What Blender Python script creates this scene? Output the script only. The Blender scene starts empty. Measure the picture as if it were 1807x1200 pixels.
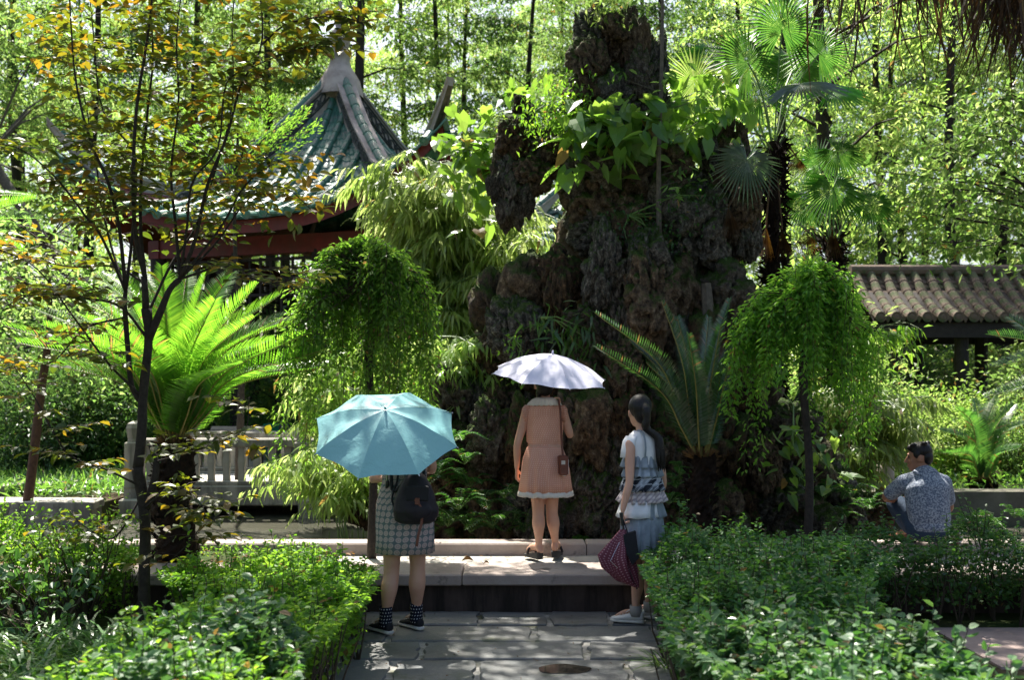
import bpy, math, random
import numpy as np
from mathutils import Vector, Matrix, noise
random.seed(7); rng = np.random.default_rng(11)
R = math.radians
SC = bpy.context.scene
COL = SC.collection
# ---------------------------------------------------------------- camera, sky, sun, exposure
FPX, CX, HY, CAMZ = 1757.0, 903.5, 697.0, 1.63
cam_d = bpy.data.cameras.new('camera'); cam = bpy.data.objects.new('camera', cam_d); COL.objects.link(cam)
cam.location = (0, 0, CAMZ); cam.rotation_euler = (R(90), 0, 0)
cam_d.sensor_width = 36; cam_d.lens = 35; cam_d.shift_y = (HY - 600) / 1807; cam_d.clip_end = 1500; cam_d.clip_start = .05
SC.camera = cam
cam_d.dof.use_dof = True; cam_d.dof.focus_distance = 7.4; cam_d.dof.aperture_fstop = 2.5
SUN = Vector((-.16, .55, 1.0)).normalized()
world = bpy.data.worlds.new('World'); SC.world = world; world.use_nodes = True
wn = world.node_tree; sky = wn.nodes.new('ShaderNodeTexSky'); sky.sky_type = 'NISHITA'; sky.sun_disc = False
sky.sun_elevation = math.asin(SUN.z); sky.sun_rotation = math.atan2(SUN.x, SUN.y); sky.air_density = 1.0; sky.dust_density = 4.0; sky.ozone_density = .6
bg = wn.nodes['Background']; bg.inputs[1].default_value = .085; wn.links.new(sky.outputs[0], bg.inputs[0])
sd = bpy.data.lights.new('sun', 'SUN'); sd.energy = 5.0; sd.angle = R(.5); sd.color = (1, .95, .86)
so = bpy.data.objects.new('sun', sd); COL.objects.link(so); so.rotation_euler = (-SUN).to_track_quat('-Z', 'Y').to_euler(); so.location = (-8, 12, 20)
SC.view_settings.view_transform = 'Standard'; SC.view_settings.look = 'None'; SC.view_settings.gamma = 1
SC.view_settings.use_curve_mapping = False; SC.view_settings.exposure = 1.52
SC.render.engine = 'CYCLES'
cy = SC.cycles
cy.max_bounces = 7; cy.diffuse_bounces = 4; cy.glossy_bounces = 3; cy.transmission_bounces = 5; cy.transparent_max_bounces = 8
cy.caustics_reflective = False; cy.caustics_refractive = False; cy.sample_clamp_indirect = 6
cy.use_denoising = True
try: cy.denoiser = 'OPENIMAGEDENOISE'; cy.denoising_prefilter = 'ACCURATE'
except Exception: pass

def W(px, py, D):
    return Vector(((px - CX) / FPX * D, D, CAMZ - (py - HY) / FPX * D))
def XA(px, D): return (px - CX) / FPX * D
def GD(py, z=0.0): return (CAMZ - z) * FPX / (py - HY)

# ---------------------------------------------------------------- object helpers
def tag(o, label=None, cat=None, group=None, kind=None):
    if label: o['label'] = label
    if cat: o['category'] = cat
    if group: o['group'] = group
    if kind: o['kind'] = kind
    return o
def thing(name, label, cat, loc=(0, 0, 0), rz=0.0, group=None):
    o = bpy.data.objects.new(name, None); COL.objects.link(o); o.location = loc; o.rotation_euler = (0, 0, rz)
    o.empty_display_size = .2
    return tag(o, label, cat, group)
class G:
    def __init__(s): s.V = []; s.F = []; s.M = []; s.n = 0
    def add(s, V, F, m=0):
        V = np.asarray(V, dtype=np.float64).reshape(-1, 3)
        if isinstance(F, np.ndarray): FL = [F]
        else:
            d = {}
            for f in F: d.setdefault(len(f), []).append(f)
            FL = [np.array(x, dtype=np.int64) for x in d.values()]
        for f in FL:
            s.F.append(f + s.n); s.M.append(np.full(len(f), m, dtype=np.int32))
        s.V.append(V); s.n += len(V)
        return s
    def mesh(s, name, mats, smooth=False):
        me = bpy.data.meshes.new(name); V = np.concatenate(s.V)
        me.vertices.add(len(V)); me.vertices.foreach_set('co', V.astype(np.float32).ravel())
        tot = np.concatenate([np.full(len(f), f.shape[1], dtype=np.int32) for f in s.F])
        lv = np.concatenate([f.ravel() for f in s.F]).astype(np.int32)
        st = np.concatenate([[0], np.cumsum(tot)[:-1]]).astype(np.int32)
        me.loops.add(len(lv)); me.loops.foreach_set('vertex_index', lv)
        me.polygons.add(len(tot)); me.polygons.foreach_set('loop_start', st); me.polygons.foreach_set('loop_total', tot)
        mm = np.concatenate(s.M)
        me.polygons.foreach_set('material_index', mm)
        me.polygons.foreach_set('use_smooth', np.full(len(tot), smooth))
        me.update(calc_edges=True); me.validate()
        for m in (mats if isinstance(mats, (list, tuple)) else [mats]): me.materials.append(m)
        return me
    def build(s, name, mats, parent=None, smooth=False):
        return link(name, s.mesh(name, mats, smooth), parent)
def link(name, me, parent=None, loc=None, rot=None, sc=None):
    o = bpy.data.objects.new(name, me); COL.objects.link(o)
    if parent: o.parent = parent
    if loc is not None: o.location = loc
    if rot is not None: o.rotation_euler = rot
    if sc is not None: o.scale = sc
    return o
def copy_tree(o, parent=None):
    c = o.copy(); COL.objects.link(c)
    if parent: c.parent = parent
    for ch in o.children: copy_tree(ch, c)
    return c
def box(c, s, rz=0.0, bev=0.0):
    """box centred c, full sizes s; with optional chamfer on vertical/top edges"""
    x, y, z = s[0] / 2, s[1] / 2, s[2] / 2
    if bev <= 0:
        V = np.array([(-x, -y, -z), (x, -y, -z), (x, y, -z), (-x, y, -z), (-x, -y, z), (x, -y, z), (x, y, z), (-x, y, z)])
        F = np.array([(0, 3, 2, 1), (4, 5, 6, 7), (0, 1, 5, 4), (1, 2, 6, 5), (2, 3, 7, 6), (3, 0, 4, 7)])
    else:
        b = min(bev, x * .9, y * .9, z * .9)
        def rg(xx, yy, zz): return [(-xx, -yy, zz), (xx, -yy, zz), (xx, yy, zz), (-xx, yy, zz)]
        V = np.array(rg(x - b, y - b, -z) + rg(x, y, -z + b) + rg(x, y, z - b) + rg(x - b, y - b, z))
        F = [(0, 3, 2, 1), (12, 13, 14, 15)]
        for k in range(3):
            for i in range(4): F.append((k * 4 + i, k * 4 + (i + 1) % 4, (k + 1) * 4 + (i + 1) % 4, (k + 1) * 4 + i))
        F = np.array(F)
    ca, sa = math.cos(rz), math.sin(rz)
    X = V[:, 0] * ca - V[:, 1] * sa; Y = V[:, 0] * sa + V[:, 1] * ca
    return np.stack([X, Y, V[:, 2]], 1) + np.array(c), F
def tube(P, r, n=6, cap=True, flat=None):
    """flat: optional (vector, ratio) – squashes the section along vector"""
    P = [Vector(p) for p in P]; k = len(P)
    if np.isscalar(r): r = [r] * k
    T = [(P[min(i + 1, k - 1)] - P[max(i - 1, 0)]).normalized() for i in range(k)]
    a = Vector((0, 0, 1)) if abs(T[0].z) < .9 else Vector((0, 1, 0))
    u = T[0].cross(a).normalized(); V = []
    for i in range(k):
        u = (u - T[i] * u.dot(T[i])).normalized(); v = T[i].cross(u)
        for j in range(n):
            t = 2 * math.pi * j / n
            o = (u * math.cos(t) + v * math.sin(t)) * r[i]
            if flat: fv = Vector(flat[0]); o = o - fv * (o.dot(fv) * (1 - flat[1]))
            V.append(P[i] + o)
    F = [(i * n + j, i * n + (j + 1) % n, (i + 1) * n + (j + 1) % n, (i + 1) * n + j) for i in range(k - 1) for j in range(n)]
    if cap: F += [tuple(range(n - 1, -1, -1)), tuple(range((k - 1) * n, k * n))]
    return np.array([tuple(v) for v in V]), F
def curve(pts, n=12):
    """Catmull-Rom through points"""
    P = [np.array(p, float) for p in pts]; P = [2 * P[0] - P[1]] + P + [2 * P[-1] - P[-2]]; out = []
    m = len(P) - 3
    for i in range(n + 1):
        t = i / n * m; k = min(int(t), m - 1); t -= k; a, b, c, d = P[k:k + 4]
        out.append(.5 * ((2 * b) + (c - a) * t + (2 * a - 5 * b + 4 * c - d) * t * t + (3 * b - a - 3 * c + d) * t ** 3))
    return out
def nrm(a): return a / np.maximum(np.linalg.norm(a, axis=-1, keepdims=True), 1e-9)
LT = {
 'dia': (np.array([(0, 0, 0), (.5, .45, .1), (0, 1, -.12), (-.5, .45, .1)]), np.array([(0, 1, 2), (0, 2, 3)])),
 'hex': (np.array([(0, 0, 0), (.46, .3, .07), (.4, .68, .03), (0, 1, -.14), (-.4, .68, .03), (-.46, .3, .07)]), np.array([(0, 1, 2, 3), (0, 3, 4, 5)])),
 'ova': (np.array([(0, 0, 0), (.3, .14, .05), (.5, .38, .08), (.4, .68, .02), (.12, .9, -.08), (0, 1, -.16), (-.12, .9, -.08), (-.4, .68, .02), (-.5, .38, .08), (-.3, .14, .05), (0, .38, 0), (0, .7, -.05)]),
         np.array([(0, 1, 2, 10), (10, 2, 3, 11), (11, 3, 4, 5), (0, 10, 8, 9), (10, 11, 7, 8), (11, 5, 6, 7)])),
 'lan': (np.array([(0, 0, 0), (.5, .25, .02), (.42, .6, -.1), (0, 1, -.34), (-.42, .6, -.1), (-.5, .25, .02)]), np.array([(0, 1, 5), (1, 2, 4), (1, 4, 5), (2, 3, 4)])),
 'hrt': (np.array([(0, .1, 0), (.3, -.04, .06), (.5, .25, .08), (.34, .62, .0), (0, 1, -.2), (-.34, .62, .0), (-.5, .25, .08), (-.3, -.04, .06), (0, .4, -.02)]),
         np.array([(0, 1, 2, 8), (8, 2, 3, 4), (0, 8, 6, 7), (8, 4, 5, 6)])),
}
def leaves(g, P, d, up, L, Wd, kind='dia', m=0):
    t, F = LT[kind]; P = np.asarray(P, float); n = len(P)
    if n == 0: return
    d = nrm(np.asarray(d, float)); x = nrm(np.cross(d, np.asarray(up, float))); z = np.cross(x, d)
    L = np.broadcast_to(L, (n,))[:, None, None]; Wd = np.broadcast_to(Wd, (n,))[:, None, None]
    V = P[:, None, :] + x[:, None, :] * (t[None, :, 0:1] * Wd) + d[:, None, :] * (t[None, :, 1:2] * L) + z[:, None, :] * (t[None, :, 2:3] * L)
    FF = (F[None] + (np.arange(n) * len(t))[:, None, None]).reshape(-1, F.shape[1])
    g.add(V.reshape(-1, 3), FF, m)
def rn(n, s=1.0): return rng.normal(0, s, (n, 3))
def ru(n, a, b): return rng.uniform(a, b, n)

# ---------------------------------------------------------------- materials
MT = {}
class NT:
    def __init__(s, name):
        s.m = bpy.data.materials.new(name); s.m.use_nodes = True; s.t = s.m.node_tree; s.t.nodes.clear()
        s.o = s.t.nodes.new('ShaderNodeOutputMaterial'); MT[name] = s.m
    def n(s, ty, props=None, **inp):
        nd = s.t.nodes.new(ty)
        for k, v in (props or {}).items(): setattr(nd, k, v)
        for k, v in inp.items():
            key = int(k[1:]) if k[0] == '_' and k[1:].isdigit() else k.replace('_', ' ')
            s.set(nd.inputs[key], v)
        return nd
    def set(s, sock, v):
        if isinstance(v, bpy.types.NodeSocket): s.t.links.new(v, sock)
        elif isinstance(v, bpy.types.Node): s.t.links.new(v.outputs[0], sock)
        elif isinstance(v, (tuple, list)) and len(v) == 3 and sock.type == 'RGBA': sock.default_value = (*v, 1)
        else: sock.default_value = v
    def noise(s, scale, detail=4, rough=.55, vec=None, dist=0):
        nd = s.n('ShaderNodeTexNoise', Scale=scale, Detail=detail, Roughness=rough, Distortion=dist)
        s.t.links.new(vec or s.co(), nd.inputs['Vector']); return nd.outputs[0]
    def co(s, which='Object'):
        if not hasattr(s, '_c'): s._c = s.n('ShaderNodeTexCoord')
        return s._c.outputs[which]
    def ramp(s, fac, stops, interp='LINEAR'):
        nd = s.n('ShaderNodeValToRGB'); s.set(nd.inputs[0], fac); cr = nd.color_ramp; cr.interpolation = interp
        while len(cr.elements) < len(stops): cr.elements.new(.5)
        for e, (p, c) in zip(cr.elements, stops): e.position = p; e.color = (*c, 1) if len(c) == 3 else c
        return nd.outputs[0]
    def mix(s, f, a, b, mode='MIX'):
        nd = s.n('ShaderNodeMix', {'data_type': 'RGBA', 'blend_type': mode}); s.set(nd.inputs[0], f); s.set(nd.inputs[6], a); s.set(nd.inputs[7], b); return nd.outputs[2]
    def math(s, op, a, b=0.0):
        nd = s.n('ShaderNodeMath', {'operation': op}); s.set(nd.inputs[0], a); s.set(nd.inputs[1], b); return nd.outputs[0]
    def bump(s, h, st=.4, dist=.02):
        return s.n('ShaderNodeBump', Strength=st, Distance=dist, Height=h).outputs[0]
    def prin(s, col, rough=.7, spec=.4, normal=None, metal=0, **kw):
        p = s.n('ShaderNodeBsdfPrincipled'); s.set(p.inputs['Base Color'], col); s.set(p.inputs['Roughness'], rough)
        s.set(p.inputs['Specular IOR Level'], spec); p.inputs['Metallic'].default_value = metal
        if normal is not None: s.set(p.inputs['Normal'], normal)
        for k, v in kw.items(): s.set(p.inputs[k.replace('_', ' ')], v)
        return p.outputs[0]
    def out(s, sh, disp=None):
        s.t.links.new(sh, s.o.inputs[0]); return s.m
def leaf_mat(name, cols, tcols, tr=.45, rough=.42, spec=.5, nscale=1.2):
    """cols: colour stops of the leaf's top; tcols: colour of the light passing through; one random value per leaf"""
    N = NT(name); rnd = N.n('ShaderNodeNewGeometry').outputs['Random Per Island']
    big = N.noise(nscale, 2)
    f = N.math('ADD', N.math('MULTIPLY', rnd, .65), N.math('MULTIPLY', N.math('SUBTRACT', big, .3), .8))
    k = len(cols) - 1
    c1 = N.ramp(f, [(i / k * .8 + .1, c) for i, c in enumerate(cols)]); c2 = N.ramp(f, [(i / k * .8 + .1, c) for i, c in enumerate(tcols)])
    ov = N.n('ShaderNodeMapRange', _0=N.n('ShaderNodeObjectInfo').outputs['Random'], _3=.72, _4=1.2).outputs[0]
    c1 = N.n('ShaderNodeHueSaturation', Hue=N.n('ShaderNodeMapRange', _0=N.n('ShaderNodeObjectInfo').outputs['Random'], _3=.488, _4=.515).outputs[0], Value=ov, Color=c1).outputs[0]; c2 = N.n('ShaderNodeHueSaturation', Value=ov, Color=c2).outputs[0]
    bf = N.ramp(N.math('FRACT', N.math('MULTIPLY', rnd, 13.7)), [(.978, (0, 0, 0)), (.98, (1, 1, 1))], 'CONSTANT'); c1 = N.mix(bf, c1, (.13, .085, .035)); c2 = N.mix(bf, c2, (.4, .26, .06))
    rr = N.ramp(N.math('FRACT', N.math('MULTIPLY', rnd, 7.13)), [(0, (rough - .1,) * 3), (1, (rough + .22,) * 3)])
    a = N.prin(c1, rr, spec); b = N.n('ShaderNodeBsdfTranslucent', Color=c2).outputs[0]
    mx = N.n('ShaderNodeMixShader', _0=tr, _1=a, _2=b)
    return N.out(mx.outputs[0])
def plain(name, col, rough=.7, spec=.4, var=.25, scale=8, bump=.25, metal=0, dirt=None, bd=.01):
    N = NT(name); nz = N.noise(scale, 6, .6); lo = tuple(c * (1 - var) for c in col); hi = tuple(min(1, c * (1 + var)) for c in col)
    c = N.ramp(nz, [(.3, lo), (.7, hi)])
    if dirt:
        c = N.mix(N.ramp(N.noise(scale * .3, 8, .7), [(.45, (0, 0, 0)), (.65, (1, 1, 1))]), c, dirt)
    return N.out(N.prin(c, rough, spec, N.bump(N.noise(scale * 4, 5), bump, bd), metal))

leaf_mat('leaf_forest', [(.04, .085, .018), (.065, .13, .03), (.11, .17, .05)], [(.15, .32, .05), (.3, .5, .1), (.54, .68, .22)], .55)
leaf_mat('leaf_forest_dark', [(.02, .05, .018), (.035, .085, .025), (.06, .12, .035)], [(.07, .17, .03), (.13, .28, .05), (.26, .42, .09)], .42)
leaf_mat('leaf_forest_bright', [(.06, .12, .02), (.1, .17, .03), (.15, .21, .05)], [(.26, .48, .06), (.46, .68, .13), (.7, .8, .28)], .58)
leaf_mat('leaf_bamboo', [(.12, .2, .04), (.19, .28, .08), (.28, .36, .14)], [(.42, .66, .1), (.62, .82, .2), (.78, .88, .36)], .55, .3)
leaf_mat('leaf_hedge', [(.05, .12, .015), (.09, .19, .025), (.16, .27, .045)], [(.16, .42, .025), (.32, .62, .04), (.5, .74, .07)], .44, .48, .35, 3)
leaf_mat('leaf_hedge_dark', [(.03, .085, .025), (.05, .13, .035), (.08, .18, .04)], [(.08, .24, .03), (.14, .36, .04), (.26, .5, .05)], .35, .36, .6, 2)
leaf_mat('leaf_hedge_matt_shade', [(.04, .1, .035), (.07, .14, .055), (.12, .18, .09)], [(.08, .24, .03), (.14, .34, .05), (.26, .44, .08)], .32, .38, .6, 3)  # broader grey-green near hedge leaves, their shade put into the colour
leaf_mat('leaf_weeping', [(.04, .12, .015), (.07, .17, .02), (.11, .23, .03)], [(.2, .5, .04), (.34, .68, .06), (.5, .8, .1)], .52, .38, .5, 2)
leaf_mat('leaf_olive', [(.028, .045, .008), (.035, .055, .009), (.05, .06, .01), (.1, .05, .012)], [(.1, .17, .012), (.17, .24, .014), (.3, .33, .016), (.7, .33, .02)], .4, .38, .6, .8)
leaf_mat('leaf_broad', [(.05, .12, .03), (.08, .17, .04), (.13, .22, .06)], [(.2, .42, .04), (.34, .6, .06), (.5, .7, .1)], .45, .3, .6)
leaf_mat('leaf_cycad', [(.04, .11, .015), (.055, .14, .02), (.08, .18, .025)], [(.16, .46, .03), (.26, .6, .035), (.38, .7, .05)], .5, .32, .4)
leaf_mat('leaf_cycad_dark', [(.02, .055, .025), (.03, .08, .03), (.045, .1, .045)], [(.06, .2, .03), (.09, .27, .03), (.14, .34, .05)], .3, .22, .9)
leaf_mat('leaf_palm', [(.03, .08, .02), (.04, .1, .028), (.06, .13, .04)], [(.1, .32, .04), (.17, .43, .05), (.26, .52, .07)], .4, .3, .6)
leaf_mat('leaf_palm_pale', [(.1, .14, .1), (.14, .18, .13), (.18, .21, .16)], [(.1, .22, .06), (.14, .28, .08), (.2, .34, .1)], .25, .25, 1.0)
leaf_mat('leaf_dead', [(.06, .035, .018), (.11, .065, .035), (.17, .1, .06)], [(.2, .1, .02), (.34, .17, .03), (.5, .26, .04)], .3, .6, .2)
leaf_mat('leaf_thatch', [(.03, .02, .012), (.055, .035, .022), (.09, .06, .04)], [(.07, .035, .012), (.12, .06, .018), (.3, .15, .03)], .25, .6, .2)
leaf_mat('leaf_grass', [(.05, .13, .035), (.08, .18, .05), (.15, .24, .1)], [(.16, .42, .04), (.28, .56, .06), (.44, .66, .14)], .38, .3, .7)
leaf_mat('leaf_fern', [(.02, .07, .015), (.035, .1, .02), (.05, .13, .03)], [(.05, .2, .02), (.1, .3, .03), (.2, .4, .04)], .35)
plain('bark_dark', (.035, .028, .022), .85, .25, .4, 30, .6)
plain('bark_grey', (.11, .095, .075), .85, .25, .35, 20, .6)
plain('bark_brown', (.075, .04, .026), .8, .25, .35, 25, .5)
plain('bark_shaggy', (.022, .015, .011), .95, .1, .5, 40, .9)
plain('twig', (.06, .045, .03), .8, .3, .3, 40, .3)
plain('rachis', (.22, .18, .04), .5, .4, .2, 20, .1)
plain('petiole', (.12, .2, .05), .5, .4, .2, 20, .1)
plain('red_paint', (.15, .022, .02), .55, .4, .3, 6, .2, dirt=(.1, .03, .025))
plain('dark_wood', (.028, .022, .02), .7, .3, .3, 10, .4)
plain('plaster', (.42, .36, .32), .85, .2, .22, 3, .5, dirt=(.16, .13, .115))
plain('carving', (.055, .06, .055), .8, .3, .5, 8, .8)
plain('bin_green', (.005, .2, .11), .4, .5, .12, 4, .05)
plain('slate_dark', (.05, .052, .055), .75, .3, .2, 8, .3)
plain('path_concrete', (.55, .52, .48), .85, .2, .15, 3, .3)
plain('iron', (.02, .02, .022), .5, .5, .2, 10, .1)
# glazed green tile
N = NT('glazed_tile'); rnd = N.n('ShaderNodeNewGeometry').outputs['Random Per Island']
c = N.ramp(rnd, [(0, (.022, .09, .065)), (.5, (.04, .15, .105)), (.85, (.085, .2, .15)), (1, (.2, .23, .19))])
c = N.mix(N.ramp(N.noise(5, 6, .7), [(.5, (0, 0, 0)), (.68, (1, 1, 1))]), c, (.13, .13, .115))
N.out(N.prin(c, N.ramp(N.noise(3, 6, .7), [(.35, (.34,) * 3), (.65, (.62,) * 3)]), .45, N.bump(N.noise(14, 3), .3, .01)))
N = NT('grey_tile'); rnd = N.n('ShaderNodeNewGeometry').outputs['Random Per Island']
c = N.ramp(rnd, [(0, (.07, .05, .038)), (.6, (.15, .11, .085)), (1, (.25, .2, .16))])
c = N.mix(N.ramp(N.noise(6, 6, .7), [(.48, (0, 0, 0)), (.62, (1, 1, 1))]), c, (.07, .09, .04))
N.out(N.prin(c, .85, .2, N.bump(N.noise(30, 5), .6, .015)))
# weathered concrete with dark streaks
N = NT('concrete'); mp = N.n('ShaderNodeMapping', Vector=N.co(), Scale=(7, 7, .8))
c = N.ramp(N.noise(1.5, 8, .65), [(.3, (.2, .185, .16)), (.7, (.34, .315, .275))])
c = N.mix(N.ramp(N.noise(1.0, 6, .65, mp.outputs[0]), [(.42, (0, 0, 0)), (.62, (1, 1, 1))]), c, (.12, .115, .1))
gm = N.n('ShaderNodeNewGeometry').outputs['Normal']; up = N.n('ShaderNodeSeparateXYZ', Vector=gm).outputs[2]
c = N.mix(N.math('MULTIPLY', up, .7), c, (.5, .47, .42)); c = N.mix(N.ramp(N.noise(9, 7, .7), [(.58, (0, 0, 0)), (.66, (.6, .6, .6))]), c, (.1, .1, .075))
N.out(N.prin(c, .88, .2, N.bump(N.noise(35, 6, .7), .5, .01)))
N = NT('coping'); c = N.ramp(N.noise(2.2, 8, .65), [(.3, (.25, .2, .175)), (.7, (.42, .355, .315))])
c = N.mix(N.ramp(N.noise(6, 9, .75), [(.55, (0, 0, 0)), (.66, (1, 1, 1))]), c, (.16, .13, .115)); N.out(N.prin(c, .8, .25, N.bump(N.noise(40, 7, .7), .5, .008)))
N = NT('ledge_wall'); mp = N.n('ShaderNodeMapping', Vector=N.co(), Scale=(6, 6, .7)); c = N.mix(N.ramp(N.noise(1.6, 7, .7, mp.outputs[0]), [(.42, (0, 0, 0)), (.62, (1, 1, 1))]), N.ramp(N.noise(2.2, 8, .65), [(.3, (.045, .032, .028)), (.7, (.11, .08, .068))]), (.03, .024, .02)); N.out(N.prin(c, .85, .2, N.bump(N.noise(40, 7, .7), .6, .008)))
# slabs
N = NT('slab'); gr = N.noise(60, 6, .8); oi = N.n('ShaderNodeObjectInfo').outputs['Random']
c = N.ramp(oi, [(0, (.085, .095, .1)), (.5, (.12, .13, .132)), (1, (.155, .155, .15))]); c = N.mix(N.ramp(N.noise(3.5, 9, .7), [(.4, (0, 0, 0)), (.7, (1, 1, 1))]), c, (.18, .18, .17))
c = N.mix(N.ramp(N.noise(1.1, 5, .6), [(.55, (0, 0, 0)), (.7, (.7, .7, .7))]), c, (.075, .07, .06)); c = N.mix(N.ramp(gr, [(.55, (0, 0, 0)), (.7, (.6, .6, .6))]), c, (.3, .3, .28)); c = N.mix(N.ramp(N.noise(2.4, 8, .75), [(.56, (0, 0, 0)), (.66, (.8, .8, .8))]), c, (.07, .085, .045))
ns = N.math('ADD', N.noise(14, 8, .75), N.math('MULTIPLY', N.noise(2.2, 3), 1.4))
N.out(N.prin(c, N.ramp(N.noise(1.7, 5), [(.35, (.38,) * 3), (.6, (.75,) * 3)]), .4, N.bump(ns, .55, .012)))
N = NT('mortar'); c = N.ramp(N.noise(14, 8, .7), [(.3, (.2, .195, .175)), (.7, (.4, .39, .36))]); c = N.mix(N.ramp(N.noise(3.1, 7, .7), [(.5, (0, 0, 0)), (.62, (1, 1, 1))]), c, (.07, .075, .04)); N.out(N.prin(c, .92, .2, N.bump(N.noise(50, 7, .7), .8, .01)))
N = NT('puddle'); N.out(N.prin(N.ramp(N.noise(4, 5), [(.3, (.028, .025, .02)), (.7, (.055, .05, .042))]), .07, .45))
plain('side_paving', (.36, .28, .25), .85, .2, .2, 5, .3)
# ground: soil, litter, moss
N = NT('soil'); c = N.ramp(N.noise(3, 9, .7), [(.3, (.03, .022, .014)), (.6, (.075, .055, .035)), (.8, (.12, .09, .055))])
c = N.mix(N.ramp(N.noise(.35, 6, .6), [(.45, (0, 0, 0)), (.6, (1, 1, 1))]), c, (.04, .07, .02)); N.out(N.prin(c, .95, .1, N.bump(N.noise(25, 7), .8, .03)))
N = NT('concrete_dark'); c = N.ramp(N.noise(2.5, 8, .65), [(.3, (.07, .065, .05)), (.7, (.16, .15, .12))]); c = N.mix(N.ramp(N.noise(1.2, 6, .65), [(.5, (0, 0, 0)), (.65, (1, 1, 1))]), c, (.05, .07, .03)); N.out(N.prin(c, .9, .2, N.bump(N.noise(35, 6, .7), .5, .01)))
# water
N = NT('water'); wv = N.noise(2.0, 3, .5, dist=.4); wv2 = N.noise(14, 2)
N.out(N.prin(N.ramp(N.noise(.6, 4), [(.3, (.075, .075, .055)), (.7, (.13, .125, .1))]), .06, .5, N.bump(N.math('ADD', wv, N.math('MULTIPLY', wv2, .12)), .12, .02), IOR=1.33))
# rock
N = NT('rock'); oi = N.n('ShaderNodeObjectInfo').outputs['Random']; nz = N.noise(5, 10, .7)
c = N.ramp(nz, [(.34, (.02, .014, .01)), (.46, (.1, .068, .042)), (.57, (.18, .125, .075)), (.7, (.4, .32, .22))])
cg = N.ramp(N.noise(6, 9, .7), [(.34, (.02, .019, .016)), (.5, (.09, .08, .064)), (.7, (.34, .31, .25))]); cb = N.ramp(N.noise(4, 9, .72), [(.36, (.014, .01, .007)), (.6, (.13, .08, .042)), (.72, (.4, .24, .12))])
c = N.mix(N.ramp(oi, [(.3, (0, 0, 0)), (.45, (1, 1, 1))]), c, cg); c = N.mix(N.ramp(oi, [(.66, (0, 0, 0)), (.78, (1, 1, 1))]), c, cb)
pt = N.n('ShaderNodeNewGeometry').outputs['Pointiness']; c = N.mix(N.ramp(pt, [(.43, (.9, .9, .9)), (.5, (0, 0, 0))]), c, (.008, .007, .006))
up = N.n('ShaderNodeSeparateXYZ', Vector=N.n('ShaderNodeNewGeometry').outputs['Normal']).outputs[2]
ms = N.math('ADD', N.math('MULTIPLY', up, .5), N.noise(2.6, 6, .65)); c = N.mix(N.ramp(ms, [(.6, (0, 0, 0)), (.86, (1, 1, 1))]), c, N.ramp(N.noise(30, 3), [(.3, (.02, .045, .006)), (.7, (.07, .12, .012))]))
vo = N.n('ShaderNodeTexVoronoi', Vector=N.co(), Scale=16.0).outputs[0]
N.out(N.prin(c, .85, .25, N.bump(N.math('ADD', N.noise(11, 10, .75), N.math('MULTIPLY', vo, .6)), .9, .05)))
N = NT('moss'); N.out(N.prin(N.ramp(N.noise(20, 5), [(.3, (.015, .05, .006)), (.7, (.05, .12, .012))]), .95, .1, N.bump(N.noise(60, 5), 1, .03)))
# people
N = NT('skin'); N.out(N.prin(N.ramp(N.noise(6, 3), [(.3, (.5, .27, .18)), (.7, (.58, .33, .23))]), .5, .35, N.bump(N.noise(120, 3), .1, .002), Subsurface_Weight=.12, Subsurface_Radius=(.012, .005, .003)))
N = NT('skin_tan'); N.out(N.prin(N.ramp(N.noise(6, 3), [(.3, (.3, .14, .085)), (.7, (.38, .18, .11))]), .5, .35, N.bump(N.noise(120, 3), .1, .002)))
N = NT('hair'); mp = N.n('ShaderNodeMapping', Vector=N.co(), Scale=(90, 90, 9)); hz = N.noise(1, 4, .6, mp.outputs[0])
N.out(N.prin(N.ramp(hz, [(.3, (.003, .0028, .003)), (.7, (.014, .011, .01))]), .42, .3, N.bump(hz, .8, .006)))
def cloth(name, col, rough=.85, var=.12, weave=500):
    N = NT(name); c = N.ramp(N.noise(9, 5), [(.3, tuple(x * (1 - var) for x in col)), (.7, tuple(x * (1 + var) for x in col))])
    N.out(N.prin(c, rough, .2, N.bump(N.math('ADD', N.noise(18, 4), N.math('MULTIPLY', N.noise(weave, 2), .3)), .35, .006)))
def cell(N, sx, sy, stag=False):
    uv = N.n('ShaderNodeSeparateXYZ', Vector=N.n('ShaderNodeUVMap', {'uv_map': 'UVMap'}).outputs[0])
    a = N.math('MULTIPLY', uv.outputs[0], sx); b = N.math('MULTIPLY', uv.outputs[1], sy)
    if stag: a = N.math('ADD', a, N.math('MULTIPLY', N.math('FLOOR', b), .5))
    return N.math('ABSOLUTE', N.math('SUBTRACT', N.math('FRACT', a), .5)), N.math('ABSOLUTE', N.math('SUBTRACT', N.math('FRACT', b), .5))
def dist(N, a, b): return N.math('SQRT', N.math('ADD', N.math('MULTIPLY', a, a), N.math('MULTIPLY', b, b)))
def step(N, v, e, w=.03): return N.ramp(v, [(max(0, e - w), (1, 1, 1)), (e + w, (0, 0, 0))])
N = NT('peach_dots'); a, b = cell(N, 58, 58, True); d = dist(N, a, b)
N.out(N.prin(N.mix(step(N, d, .17, .05), N.ramp(N.noise(6, 4), [(.3, (.56, .27, .18)), (.7, (.66, .34, .24))]), (.78, .55, .45)), .8, .2, N.bump(N.noise(14, 5), .4, .01)))
N = NT('circle_print'); a, b = cell(N, 24, 24); d = dist(N, a, b)
c = N.mix(step(N, d, .43, .03), (.12, .145, .15), (.42, .335, .31)); c = N.mix(step(N, d, .24, .03), c, (.34, .25, .24)); c = N.mix(step(N, d, .12, .03), c, (.44, .36, .34))
N.out(N.prin(c, .85, .2, N.bump(N.noise(14, 5), .4, .01)))
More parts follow.
